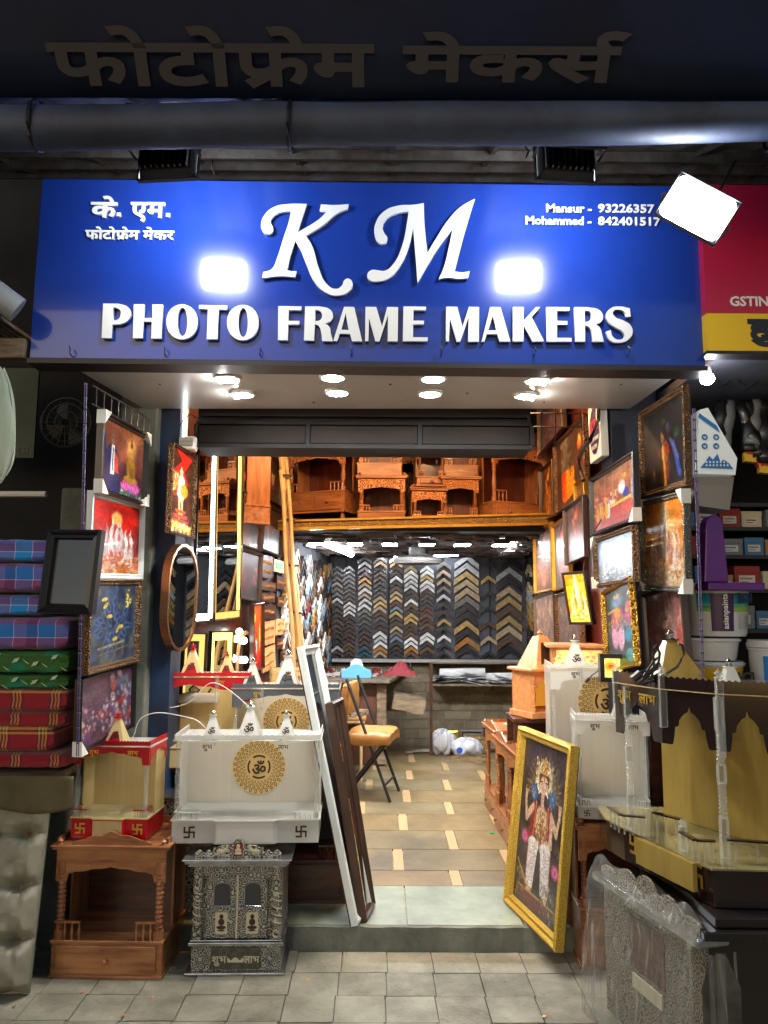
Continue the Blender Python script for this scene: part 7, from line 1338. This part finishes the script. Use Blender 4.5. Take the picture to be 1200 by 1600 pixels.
def film(u, v):
    z = v*.56; bulge = .045+.05*(1-v)*(.5+.5*math.sin(u*5+1))+.010*abs(math.sin(u*19+v*5))*(1-.5*v)+.006*abs(math.sin(u*43-v*11))
    if v > .84: z = .475+(v-.84)/.16*(.085+.018*math.sin(u*9)+.012*math.sin(u*23)); bulge = .045*(1-(v-.84)/.16)+.016+.006*math.sin(u*31)*math.sin(v*60)
    p = Af+d*(u*(L_+.05)-.03)-n_*bulge; return (p.x, p.y, z)
g.grid(90, 40, film); g.build('plastic_film', W['film'], t, smooth=True)
g = MB(); g.grid(30, 10, lambda u, v: tuple((Bf+d*(.021+.006*math.sin(u*14))+n_*(u*.1))*1.0+Vector((0, 0, .46-v*.46*(.5+.4*math.sin(u*3)))))); g.build('film_flap', W['film'], t, smooth=True)
t = thing('dark_cabinet', 'dark cabinet with a cloudy arched glass door below the large black temple', 'cabinet', (0, 0, 0)); x0, y0 = Bf.x+.012, Bf.y+.0
g = MB(); g.box(x0+.005, 1.98, y0, y0+.6, 0, .50); g.box(x0-.02, 1.98, y0-.03, y0+.6, .501, .53); g.box(x0+.03, 1.95, y0-.0, y0+.6, .531, .563); g.build('body', mat('near_black_wood', S(32, 24, 20), .32, col2=S(22, 16, 14), nscale=4, coat=.3), t, bevel=.004)
cx = P(1127, 1560, y0).x; zt_ = P(1127, 1490, y0).z; q = [(cx-.062, .0), (cx+.062, .0), (cx+.062, zt_-.10), (cx+.045, zt_-.06), (cx+.03, zt_-.03)]+[(cx+.03*math.cos(PI*i/8), zt_-.03+.03*math.sin(PI*i/8)) for i in range(1, 8)]+[(cx-.03, zt_-.03), (cx-.045, zt_-.06), (cx-.062, zt_-.10)]
g = MB(); g.add([(x, y0-.004, z) for x, z in q], [tuple(range(len(q)))]); g.build('arched_glass', mat('cloudy_glass', S(96, 94, 86), .3, col2=S(52, 50, 46), nscale=9, coat=.4), t)
# ------------------------------------------------------------------ neighbours left
t = thing('worn_mattress', 'worn grey tufted cushion mattress standing on the pavement at the far left', 'mattress', (0, 0, 0)); br_, tr__ = PZ(50, 1550, 0), P(86, 1226, 3.50); bl_ = br_+Vector((-.62, -.05, 0)); tl_ = tr__+Vector((-.62, -.05, 0))
Mx, w_, h_ = basis(bl_, br_, br_+(tl_-bl_)); sk = (tr__-br_).dot(Mx.col[0].xyz)
g = MB(); g.m = Mx
def mt(u, v):
    x = w_*u+sk*v; z = h_*v; c = min(u, 1-u)*w_; e = min(v, 1-v)*h_; ed = min(1, c/.04)**.5*min(1, e/.04)**.5
    r_ = .034*min(1, abs(math.sin(PI*v*4))*1.6)**.6
    du = ((u*2.6+.18) % 1)-.5; dv = ((v*4+.5) % 1)-.5; nd = math.hypot(du*.24, dv*.2); pin = .045*math.exp(-(nd/.035)**2)
    wr = .006*math.sin(math.atan2(dv, du)*9+u*7)*math.exp(-nd/.07)+.0025*math.sin(v*47+5*math.sin(u*13))
    return (x, -.02-.06*ed-r_+pin-wr*ed, z)
g.grid(110, 130, mt); g.grid(2, 2, lambda u, v: (w_*(1-u)+sk*v, -.02, h_*v)); g.build('mattress_cover', W['mattress'], t, smooth=True)
g = MB(); g.m = Mx; g.tube([(w_*.985+sk*i/20, -.02, h_*i/20) for i in range(21)], .006); g.tube([(sk+w_*i/10, -.02, h_) for i in range(11)], .006); g.tube([(w_*.72+sk*i/20, -.1+.004*math.sin(i), h_*i/20) for i in range(21)], .004); g.build('piping', W['mattress'], t)
def plaid(name, base, sx, sz, fx, fz, rough=.85):
    m = bpy.data.materials.new(name); m.use_nodes = True; nt = m.node_tree; N = nt.nodes; L = nt.links; b = N['Principled BSDF']; b.inputs['Roughness'].default_value = rough
    b.inputs['Sheen Weight'].default_value = .2; tc = N.new('ShaderNodeTexCoord'); sp_ = N.new('ShaderNodeSeparateXYZ'); L.new(tc.outputs['Object'], sp_.inputs[0]); outs = []
    for ax, st_, f in (('X', sx, fx), ('Z', sz, fz)):
        mu = N.new('ShaderNodeMath'); mu.operation = 'MULTIPLY'; mu.inputs[1].default_value = f; L.new(sp_.outputs[ax], mu.inputs[0])
        fr_ = N.new('ShaderNodeMath'); fr_.operation = 'FRACT'; L.new(mu.outputs[0], fr_.inputs[0]); cr = N.new('ShaderNodeValToRGB'); cr.color_ramp.interpolation = 'CONSTANT'; L.new(fr_.outputs[0], cr.inputs[0])
        els = cr.color_ramp.elements
        while len(els) < len(st_): els.new(.5)
        for e, (p, c) in zip(els, st_): e.position = p; e.color = (*S(*c), 1)
        outs.append(cr.outputs[0])
    mx = N.new('ShaderNodeMix'); mx.data_type = 'RGBA'; mx.blend_type = 'MIX'; mx.inputs[0].default_value = .5; L.new(outs[0], mx.inputs[6]); L.new(outs[1], mx.inputs[7]); L.new(mx.outputs[2], b.inputs['Base Color'])
    n = N.new('ShaderNodeTexNoise'); n.inputs['Scale'].default_value = 14; bp = N.new('ShaderNodeBump'); bp.inputs['Strength'].default_value = .5; bp.inputs['Distance'].default_value = .01; L.new(tc.outputs['Object'], n.inputs[0]); L.new(n.outputs[0], bp.inputs['Height']); L.new(bp.outputs[0], b.inputs['Normal']); return m
bl1 = plaid('blue_check', 0, [(0, (10, 140, 215)), (.47, (230, 210, 220)), (.49, (112, 84, 150)), (.98, (230, 210, 220))], [(0, (20, 130, 205)), (.48, (230, 210, 220)), (.51, (84, 66, 130))], 6.5, 11)
bl2 = plaid('blue_maroon_check', 0, [(0, (30, 110, 190)), (.4, (210, 190, 210)), (.42, (120, 90, 150)), (.72, (40, 60, 130)), (.98, (210, 190, 210))], [(0, (140, 24, 60)), (.48, (210, 190, 210)), (.51, (30, 110, 190))], 5.5, 9)
rp = plaid('red_plaid', 0, [(0, (150, 16, 34)), (.42, (30, 34, 80)), (.47, (220, 170, 60)), (.51, (30, 34, 80)), (.56, (220, 170, 60)), (.60, (120, 20, 40)), (.64, (220, 170, 60)), (.68, (40, 30, 70)), (.74, (150, 16, 34))], [(0, (140, 16, 34)), (.55, (220, 170, 60)), (.62, (40, 34, 80)), (.68, (220, 170, 60)), (.76, (140, 16, 34))], 6, 7)
gl_ = mat('green_leaf_print', S(22, 120, 84), .85, col2=S(52, 96, 34), nscale=9, contrast=(.48, .52), bump=.4, bscale=20); leaf = mat('printed_leaf', S(190, 200, 170), .8)
table = thing('cloth_ledge', 'wooden ledge draped with olive cloth under the folded bedding', 'table', (0, 0, 0)); zc = P(50, 1200, 3.45).z
g = MB(); g.box(-2.6, P(106, 1200, 3.45).x, 3.3, 4.0, zc-.03, zc); g.build('ledge_top', W['worn'], table); g = MB(); xr = P(132, 1215, 3.4).x; g.grid(40, 10, lambda u, v: (-2.5+(xr+2.5)*u, 3.28-.01*math.sin(u*30)*v, zc+.004-v*.12*(1+.25*math.sin(u*9)))); g.build('olive_cloth', mat('olive_cloth', S(96, 88, 56), .8, col2=S(74, 66, 44), nscale=6), table, smooth=True, solid=.004)
for sx in (-2.4, -1.50): g = MB(); g.box(sx-.02, sx+.02, 3.4, 3.44, 0, zc-.031); g.build('leg', W['wooddk'], table)
FO = [(1202, 1178, 103, rp, 'red plaid folded sheet at the bottom of the bedding pile'), (1178, 1133, 80, rp, 'thick red plaid folded quilt, second from the bottom of the pile'), (1138, 1113, 100, rp, 'thin red plaid folded sheet above the thick plaid quilt'), (1113, 1076, 104, rp, 'red plaid folded quilt with broad yellow stripes below the green ones'), (1078, 1055, 104, gl_, 'thin green leaf patterned sheet, lower of the two green ones'), (1054, 1018, 108, gl_, 'green leaf patterned quilt, upper of the two green ones'), (1017, 966, 103, bl2, 'blue and maroon checked quilt resting on the green ones'), (962, 930, 66, bl1, 'light blue checked folded quilt below the maroon striped one'), (926, 880, 72, bl2, 'blue and maroon checked quilt, second from the top'), (878, 842, 74, bl1, 'light blue checked folded quilt on top of the bedding pile')]
for k, (y0, y1, xr, m_, lab) in enumerate(FO):
    Y = 3.36; a, b = P(xr, y0, Y), P(xr, y1, Y); w = .62; g = cushion_mesh(w, .38, abs(b.z-a.z)*1.02, k, e=.4, wob=.003)
    o = tag(g.build('folded_bedding', m_, smooth=True), lab, 'bedding', 'pile of folded bedding at the left'); o.location = (a.x-w/2, Y+.19, min(a.z, b.z)); o.rotation_euler = (0, 0, R(random.uniform(-3, 3)))
    if m_ is gl_:
        g = MB(); hh = abs(b.z-a.z)
        for i in range(13):
            cx, cz = w*.5-.03-.042*i, hh*(.35+.3*((i*5) % 3)/2); an = .6 if i % 2 else -.5
            g.add([(cx, -.19, cz), (cx+.02*math.cos(an)-.006, -.193, cz+.02*math.sin(an)+.006), (cx+.04*math.cos(an), -.19, cz+.04*math.sin(an)), (cx+.02*math.cos(an)+.006, -.193, cz+.02*math.sin(an)-.006)], [(0, 3, 2, 1)])
        g.build('leaf_print', leaf, o)
# posts, panels and bits on the left
t = thing('sign_panel', 'dim grey green board with faint Hindi letters at the left edge', 'sign', P(0, 715, 4.2)); a, b = P(-30, 600, 4.2), P(52, 716, 4.2); g = MB(); g.box(-.25, b.x-t.location.x, 0, .02, 0, P(0, 575, 4.2).z-t.location.z); g.build('board', mat('grey_green', S(84, 92, 80), .8, col2=S(66, 74, 64), nscale=3), t); deva('lettering', 'ra sa', .075, W['black'], t, Matrix.Translation((.085, -.003, .02)), .0005, .008)
g = MB(); g.cyl(P(-60, 420, 2.9), P(28, 485, 3.0), .055, n=18); tag(g.build('grey_pipe', mat('pvc', S(150, 156, 160), .5), smooth=True), 'fat grey pipe end left of the blue sign', 'pipe')
g = MB(); a = P(-60, 500, 3.05); b = P(44, 524, 3.3); 
for k in range(14): x0, x1 = inter(a.x, b.x, k/14), inter(a.x, b.x, (k+1)/14); z = inter(a.z, b.z, k/14); dz = .014*(k % 2); dz2 = .014*((k+1) % 2); g.add([(x0, 2.8, z-.02+dz), (x1, 2.8, z-.025+dz2), (x1, 3.6, z+dz2), (x0, 3.6, z+.01+dz)], [(0, 1, 2, 3)])
tag(g.build('corrugated_sheet', W['tin'], solid=.004), 'rusty corrugated roofing sheet left of the blue sign', 'roofing')
a = P(42, 545, 3.12); g = MB(); g.box(a.x-.9, a.x, 3.1, 3.2, a.z-.045, a.z+.04); tag(g.build('wooden_beam', W['worn'], bevel=.005), 'weathered beam ending at the left edge of the blue sign', 'beam')
a, b = P(-20, 772, 4.0), P(72, 772, 4.0); g = MB(); g.cyl(a, b, .016, n=8); tag(g.build('unlit_tube', W['guard'], smooth=True), 'unlit pale tube above the folded bedding', 'tube light')
c = P(103, 660, 3.9); t = thing('wall_fan', 'black ring shaped fan cage in the shadow at the left', 'fan', c); g = MB()
for rr_ in (.13, .10, .06): g.tube([(rr_*math.cos(a), 0, rr_*math.sin(a)) for a in [2*PI*i/28 for i in range(29)]], .004 if rr_ < .13 else .006, 5)
for k in range(20): a = 2*PI*k/20; g.cyl((.02*math.cos(a), -.01, .02*math.sin(a)), (.13*math.cos(a), 0, .13*math.sin(a)), .0015, n=4)
g.build('cage', mat('fan_cage', S(34, 33, 32), .5, .3), t)
for k in range(4): g = MB(); a = k*PI/2+.4; g.add([(.02*math.cos(a), .03, .02*math.sin(a)), (.11*math.cos(a-.35), .03, .11*math.sin(a-.35)), (.115*math.cos(a+.1), .045, .115*math.sin(a+.1)), (.10*math.cos(a+.45), .05, .10*math.sin(a+.45))], [(0, 1, 2, 3)]); g.build('blade', W['black'], t)
g = MB(); g.box(P(92, 900, 3.75).x, P(128, 900, 3.75).x, 3.72, 3.9, .0, P(100, 762, 3.72).z); tag(g.build('broken_pillar', W['concrete'], bevel=.01), 'broken concrete pillar stump behind the dark frame', 'pillar')
c = P(-12, 675, 3.0); g = MB(); g.grid(30, 22, lambda u, v: (c.x+.105*(1+.08*math.sin(9*u*2*PI))*math.sin(PI*min(1, .03+v*.93))**.38*math.cos(2*PI*u)*(1.05-.5*v)*(1+.05*math.sin(23*u+9*v)), 3.0+.07*math.sin(PI*(.03+v*.93))**.4*math.sin(2*PI*u)*(1-.4*v), c.z-.20+v*.46+.008*math.sin(7*2*PI*u))); tag(g.build('hanging_bag', mat('pale_bag', S(206, 206, 190), .35, col2=S(170, 200, 170), nscale=4, translucent=.3, bump=.6, bscale=12), smooth=True), 'pale plastic carrier bag hanging at the left edge', 'plastic bag')
t = thing('folding_stand', 'dim metal bar stand between the mattress and the wooden temple', 'stand', (0, 0, 0)); g = MB(); g.cyl(P(60, 1450, 3.75), P(125, 1405, 3.9), .014, n=8); g.cyl(P(62, 1478, 3.75), P(120, 1440, 3.9), .012, n=8); g.cyl(P(98, 1250, 3.85), P(104, 1500, 3.8), .014, n=8); g.build('bars', mat('dull_bar', S(130, 132, 134), .4, .5), t)
# ------------------------------------------------------------------ neighbours right
t = thing('neighbour_sign', 'red and yellow shop sign of the next shop at the right edge', 'sign', (0, 0, 0)); a, b = P(1106, 548, 3.06), P(1330, 290, 3.06); my = P(1106, 489, 3.06).z
g = MB(); g.box(a.x, b.x, 3.06, 3.12, my, b.z); g.build('red_panel', mat('sign_red', S(178, 30, 66), .3), t); g = MB(); g.box(a.x, b.x, 3.06, 3.12, a.z, my-.001); g.build('yellow_panel', mat('sign_yellow', S(232, 190, 20), .3), t); g = MB(); g.box(a.x-.006, b.x, 3.055, 3.13, a.z-.015, a.z-.001); g.build('sign_trim', W['signedge'], t)
p = P(1140, 478, 3.06); latin('lettering_gstin', 'GSTIN', .058, W['white'], t, Matrix.Translation((p.x, 3.058, p.z)), offset=.0014); p = P(1171, 528, 3.06); deva('hindi_lettering', 'ha u_', .095, W['frblack'], t, Matrix.Translation((p.x, 3.058, p.z)), .001, .02, height=.075); deva('hindi_lettering', 'ta' if 0 else 'ra', .06, W['frblack'], t, Matrix.Translation((p.x+.10, 3.058, p.z)), .001, .02, height=.075)
g = MB(); t = thing('round_bulb', 'glowing round white bulb hanging right of the sign', 'lamp', P(1105, 592, 3.2)); g.sphere((0, 0, 0), .030, .85, 18); g.build('bulb', W['bulbout'], t, smooth=True); g = MB(); g.cyl((0, 0, .025), (0, 0, .06), .018); g.cyl((0, 0, .06), (0.01, .03, .2), .003); g.build('holder', W['guard'], t)
g = MB(); g.box(1.42, 3.2, 3.2, 4.7, 2.62, 2.66); tag(g.build('shop_ceiling', mat('grey_ceiling', S(110, 108, 116), .8, col2=S(84, 82, 92), nscale=3)), 'grey ceiling of the next shop at the right', 'ceiling')
q = [(1086, 740), (1149, 742), (1152, 716), (1106, 637), (1094, 640)]; t = thing('display_lightbox', 'white tapering display box with blue skyline and round icons', 'display box', (0, 0, 0)); c3 = [P(x, y, 3.12) for x, y in q]
g = MB(); n = len(q); g.add([tuple(v) for v in c3]+[(v.x, v.y+.1, v.z) for v in c3], [tuple(range(n))]+[tuple(range(n, 2*n))[::-1]]+[(i, n+i, n+(i+1) % n, (i+1) % n) for i in range(n)]); g.build('front_board', mat('bright_card', S(226, 232, 226), .4, emis=(.8, .95, 1), estr=.12), t)
W['bluei'] = mat('icon_blue', S(40, 120, 190), .4); W['whit'] = mat('icon_white', S(235, 240, 240), .5)
for x, y in ((1101, 683), (1119, 683), (1101, 697), (1119, 697)): p = P(x, y, 3.117); g = MB(); g.add([(p.x+.013*math.cos(k*.4), 3.117, p.z+.013*math.sin(k*.4)) for k in range(16)], [tuple(range(16))]); ic = g.build('icon', W['bluei'], t); g = MB(); g.box(p.x-.006, p.x+.006, 3.1155, 3.1165, p.z-.002, p.z+.002); g.box(p.x-.003, p.x+.005, 3.1153, 3.1163, p.z-.006, p.z-.003); g.build('icon_glyph', W['whit'], ic)
g = MB(); s3 = [P(x, y, 3.116) for x, y in ((1094, 731), (1146, 733), (1138, 722), (1130, 718), (1126, 722), (1121, 709), (1114, 718), (1108, 712), (1102, 722))]; g.add([tuple(v) for v in s3], [tuple(range(len(s3)))]); sk_ = g.build('skyline', W['bluei'], t)
g = MB()
for k in range(14): p = P(1104+(k % 7)*5.5, 722+(k//7)*5, 3.115); g.box(p.x-.003, p.x+.003, 3.114, 3.115, p.z-.004, p.z+.004)
g.build('skyline_windows', W['whit'], sk_)
s3 = [P(x, y, 3.116) for x, y in ((1091, 652), (1125, 676), (1120, 665), (1092, 645))]; g = MB(); g.add([tuple(v) for v in s3], [(0, 1, 2, 3)]); g.build('blue_band', W['bluei'], t)
g = MB(); a = P(1088, 745, 3.14); b = P(1147, 745, 3.14); c = P(1140, 797, 3.14); d_ = P(1090, 790, 3.14); g.hexa([tuple(d_), tuple(c), (c.x, 3.3, c.z), (d_.x, 3.3, d_.z), tuple(a), tuple(b), (b.x, 3.3, b.z), (a.x, 3.3, a.z)]); g.build('lower_box', mat('dim_card', S(130, 126, 120), .6), t)
# purple stand
t = thing('purple_stand', 'glossy purple plastic stand with a rounded top above the paint buckets', 'stand', P(1120, 910, 3.42)); g = MB(); hh = P(1120, 802, 3.42).z-t.location.z; w = .055
q = [(-w, 0), (w*1.0, 0), (w*.75, hh*.8)]+[(w*.05+w*.72*math.cos(PI*i/10), hh*.82+hh*.16*math.sin(PI*i/10)) for i in range(11)]+[(-w*.72, hh*.7)]
g.add([(x, 0, z) for x, z in q]+[(x, .07, z) for x, z in q], [tuple(range(len(q)))]+[tuple(range(len(q), 2*len(q)))[::-1]]+[(i, len(q)+i, len(q)+(i+1) % len(q), (i+1) % len(q)) for i in range(len(q))]); g.build('upright', W['purple'], t, bevel=.006)
g = MB(); g.box(-.05, .2, -.03, .12, -.035, -.001); g.build('foot_plate', W['purple'], t, bevel=.004)
# paint buckets
def bucket(label, x, y, z, r, h, kind):
    t = thing('paint_bucket', label, 'paint bucket', (x, y, z), 0, 'paint buckets at the right'); g = MB(); g.lathe([(r*.86, 0), (r*.9, .01), (r, h*.84), (r*1.06, h*.845), (r*1.06, h*.87), (r, h*.875)], n=32); g.build('body', W['bucket'], t, smooth=True)
    g = MB(); g.lathe([(r*1.03, h*.876), (r*1.08, h*.89), (r*1.08, h*.95), (r*1.03, h*.96), (r*1.03, h), (r*.9, h)], n=32); g.build('lid', W['bucket'], t, smooth=True)
    def band(nm, a0, a1, z0, z1, m, e=.0015):
        g = MB(); g.grid(16, 2, lambda u, v: ((r*(.9+.1*inter(z0, z1, v)/.84)+e)*math.sin(R(inter(a0, a1, u))), -(r*(.9+.1*inter(z0, z1, v)/.84)+e)*math.cos(R(inter(a0, a1, u))), h*inter(z0, z1, v))); return g.build(nm, m, t, smooth=True)
    if kind == 1:
        band('label_blue', -62, 76, .60, .80, W['bluec'], .0012); band('label_green', -62, 76, .46, .595, W['greenc'], .0013); o = band('label_purple', -34, 8, .1, .79, W['purpled'], .003)
        latin('lettering_asianpaints', 'asianpaints', h*.16, W['white'], t, Matrix.Translation((-.012, -r-.0075, h*.14)), width=h*.6, offset=.0006) if 0 else None
        cu = latin('lettering_asianpaints', 'asianpaints', h*.15, W['white'], t, Matrix.Translation((-.012, -r-.006, h*.14)) @ Matrix.Rotation(R(-90), 4, 'Y'), offset=.0008)
        for tx, sz, zz in (('TRACTOR', .036, .70), ('AQUALOCK', .023, .63)): latin('lettering', tx, sz, W['ovalb'], t, Matrix.Rotation(R(34), 4, 'Z') @ Matrix.Translation((-.065, -r-.008, h*zz)), offset=.0010, width=.12)
        o = band('label_notice', 20, 62, .14, .46, W['paper'], .002); g = MB(); g.m = Matrix.Rotation(R(41), 4, 'Z')
        for k in range(6): g.box(-.035, .03, -r-.0062, -r-.006, h*(.2+.035*k), h*(.207+.035*k))
        g.build('fine_print', W['steel'], o)
    if kind == 2: band('label_blue', -50, 60, .15, .75, W['bluei']); latin('lettering', 'TruCare', .022, W['white'], t, Matrix.Translation((-.045, -r-.004, h*.56)), offset=.0006); latin('lettering', 'INTERIOR', .026, W['white'], t, Matrix.Translation((-.055, -r-.004, h*.36)), offset=.001); latin('lettering', 'WALL PRIMER', .026, W['white'], t, Matrix.Translation((-.055, -r-.004, h*.2)), offset=.001)
    if kind == 3: band('label_yellow', -50, 60, .1, .8, mat('label_yellow', S(216, 172, 20), .4)); latin('lettering', 'TRACTOR', .05, W['frblack'], t, Matrix.Translation((-.02, -r-.004, h*.4)), offset=.002)
    return t
W['bluec'] = mat('label_cyan', S(30, 130, 165), .4, col2=S(40, 150, 150), nscale=3); W['greenc'] = mat('label_green_wave', S(140, 180, 60), .4, col2=S(60, 150, 130), nscale=2, stretch=(1, 1, 30), contrast=(.45, .55)); W['purpled'] = mat('label_purple', S(58, 30, 84), .35)
Yb = 3.62; p = P(1143, 995, Yb-.14); r = .138; bucket('white paint bucket with blue label and asianpaints lettering, topmost at the right', p.x, Yb, p.z, r, P(1143, 910, Yb-.14).z-p.z, 1)
z1 = p.z-.004; bucket('white paint bucket with a plain side directly under the labelled one', p.x-.04, Yb, z1-.105, .125, .10, 0); bucket('low white bucket, third down in the stack under the labelled one', p.x-.03, Yb, z1-.105-.135, .128, .13, 3)
bucket('white bucket with blue TruCare primer label low at the right edge', p.x+.19, Yb-.12, z1-.28, .10, .27, 2)
plain_stand('dark rack carrying the paint buckets of the next shop', (p.x+.1, Yb, 0), .8, .3, z1-.29, W['wooddk'])
# hardware racks
t = thing('hardware_rack', 'black metal rack crowded with boxes in the next shop', 'rack', (1.78, 4.1, 0)); 
for x in (-.25, .35, .9): g = MB(); g.box(x-.02, x+.02, -.02, .02, 0, 2.35); g.build('upright', W['black'], t)
for z in (1.45, 1.66, 1.84, 1.99, 2.12): g = MB(); g.box(-.3, .95, -.02, .35, z-.02, z); g.build('rack_shelf', W['black'], t)
CB = [mat('carton_%s' % n, S(*c), .7) for n, c in (('kraft', (150, 122, 90)), ('grey', (110, 112, 116)), ('red', (140, 40, 40)), ('blue', (60, 110, 150)), ('cream', (190, 180, 150)))]; CNm = ['kraft brown', 'grey', 'red', 'blue', 'cream']
k = 0
for si, z in enumerate((1.45, 1.66, 1.84, 1.99)):
    x = 1.55
    for j in range(6):
        w = random.uniform(.07, .14); hh = random.uniform(.07, .12); ci = (j*2+si) % 5; g = MB(); g.box(0, w, 0, .16, 0, hh); g.box(-.002, w+.002, -.002, .162, hh*.72, hh+.002); o = tag(g.build('carton', CB[ci], bevel=.002), '%s carton, %s from the left on the %s shelf up of the black rack' % (CNm[ci], ORD[j], ORD[si]), 'box', 'cartons on the rack of the next shop'); o.location = (x, 4.1+random.uniform(0, .03), z+.001); x += w+.015; g = MB(); g.box(w*.15, w*.8, -.0035, -.0025, hh*.2, hh*.6); lb_ = g.build('label', W['paper'], o); g = MB(); g.box(w*.2, w*.7, -.0045, -.0036, hh*.42, hh*.5); g.box(w*.2, w*.55, -.0045, -.0036, hh*.28, hh*.33); g.build('label_print', CB[(ci+2) % 4], lb_)
for k in range(8):
    px = 1128+k*13; p = P(px, 628, 3.75); g = MB(); hh = .24+.03*((k*3) % 4); g.grid(8, 10, lambda u, v: ((u-.5)*.075*(1-.35*(1-v)), .02*math.sin(PI*u)*-1+.008*math.sin(v*14+k), -hh*v)); o = tag(g.build('hanging_pouch', (W['black'], mat('pouch_grey', S(120, 122, 124), .35), W['frblack'])[k % 3], smooth=True, solid=.01), ('black', 'grey', 'glossy black')[k % 3]+' hardware pouch hanging %s from the left under the next ceiling' % ORD[k], 'pouch', 'pouches hanging in the next shop'); o.location = p; o.rotation_euler = (R(-8), R(random.uniform(-18, 18)), 0)
    cm = (mat('tip_red', S(180, 36, 40), .5), mat('tip_yellow', S(220, 180, 40), .5))[k % 2]; g = MB(); g.box(-.03, .03, -.012, .012, -hh-.05, -hh-.005); g.build('coloured_tip', cm, o)
g = MB(); g.tube([P(x, y, 3.5) for x, y in ((1115, 575), (1124, 590), (1120, 606), (1136, 600), (1150, 585), (1142, 570))], .003); g.tube([P(x, y, 3.5) for x, y in ((1160, 572), (1155, 598), (1166, 602), (1163, 612), (1185, 596))], .003); tag(g.build('dangling_wires', W['wire']), 'thin dangling wires on the ceiling of the next shop', 'wire')
# litter on the pavement
for k, (px, py) in enumerate(((128, 1552), (237, 1560), (22, 1574), (192, 1588), (480, 1532), (850, 1590))):
    p = PZ(px, py, 0); g = MB(); g.add([(-.008, -.004, 0), (.006, -.007, .002), (.010, .004, .004), (-.004, .008, .001)], [(0, 1, 2, 3)]); g.add([(-.008, -.004, -.001), (.006, -.007, -.001), (.010, .004, -.001), (-.004, .008, -.001)], [(3, 2, 1, 0)])
    o = tag(g.build('dry_leaf', W['woodor']), ('tiny dry leaf before the wooden pavement temple, left one', 'tiny dry leaf before the wooden pavement temple, right one', 'tiny white scrap in front of the worn mattress', 'tiny dry leaf near the lower edge left of centre', 'tiny scrap right of the silver cabinet', 'tiny scrap near the wrapped cabinet')[k], 'leaf'); o.location = (p.x, p.y, .004)
# wires hanging from the flood lamps
g = MB(); g.tube([P(x, y, 2.62) for x, y in ((333, 250), (331, 262), (336, 272))], .003); g.tube([P(x, y, 2.62) for x, y in ((820, 228), (826, 236), (822, 246))], .004); tag(g.build('lamp_wires', W['wire']), 'short black wires at the two flood lamps above the sign', 'wire')
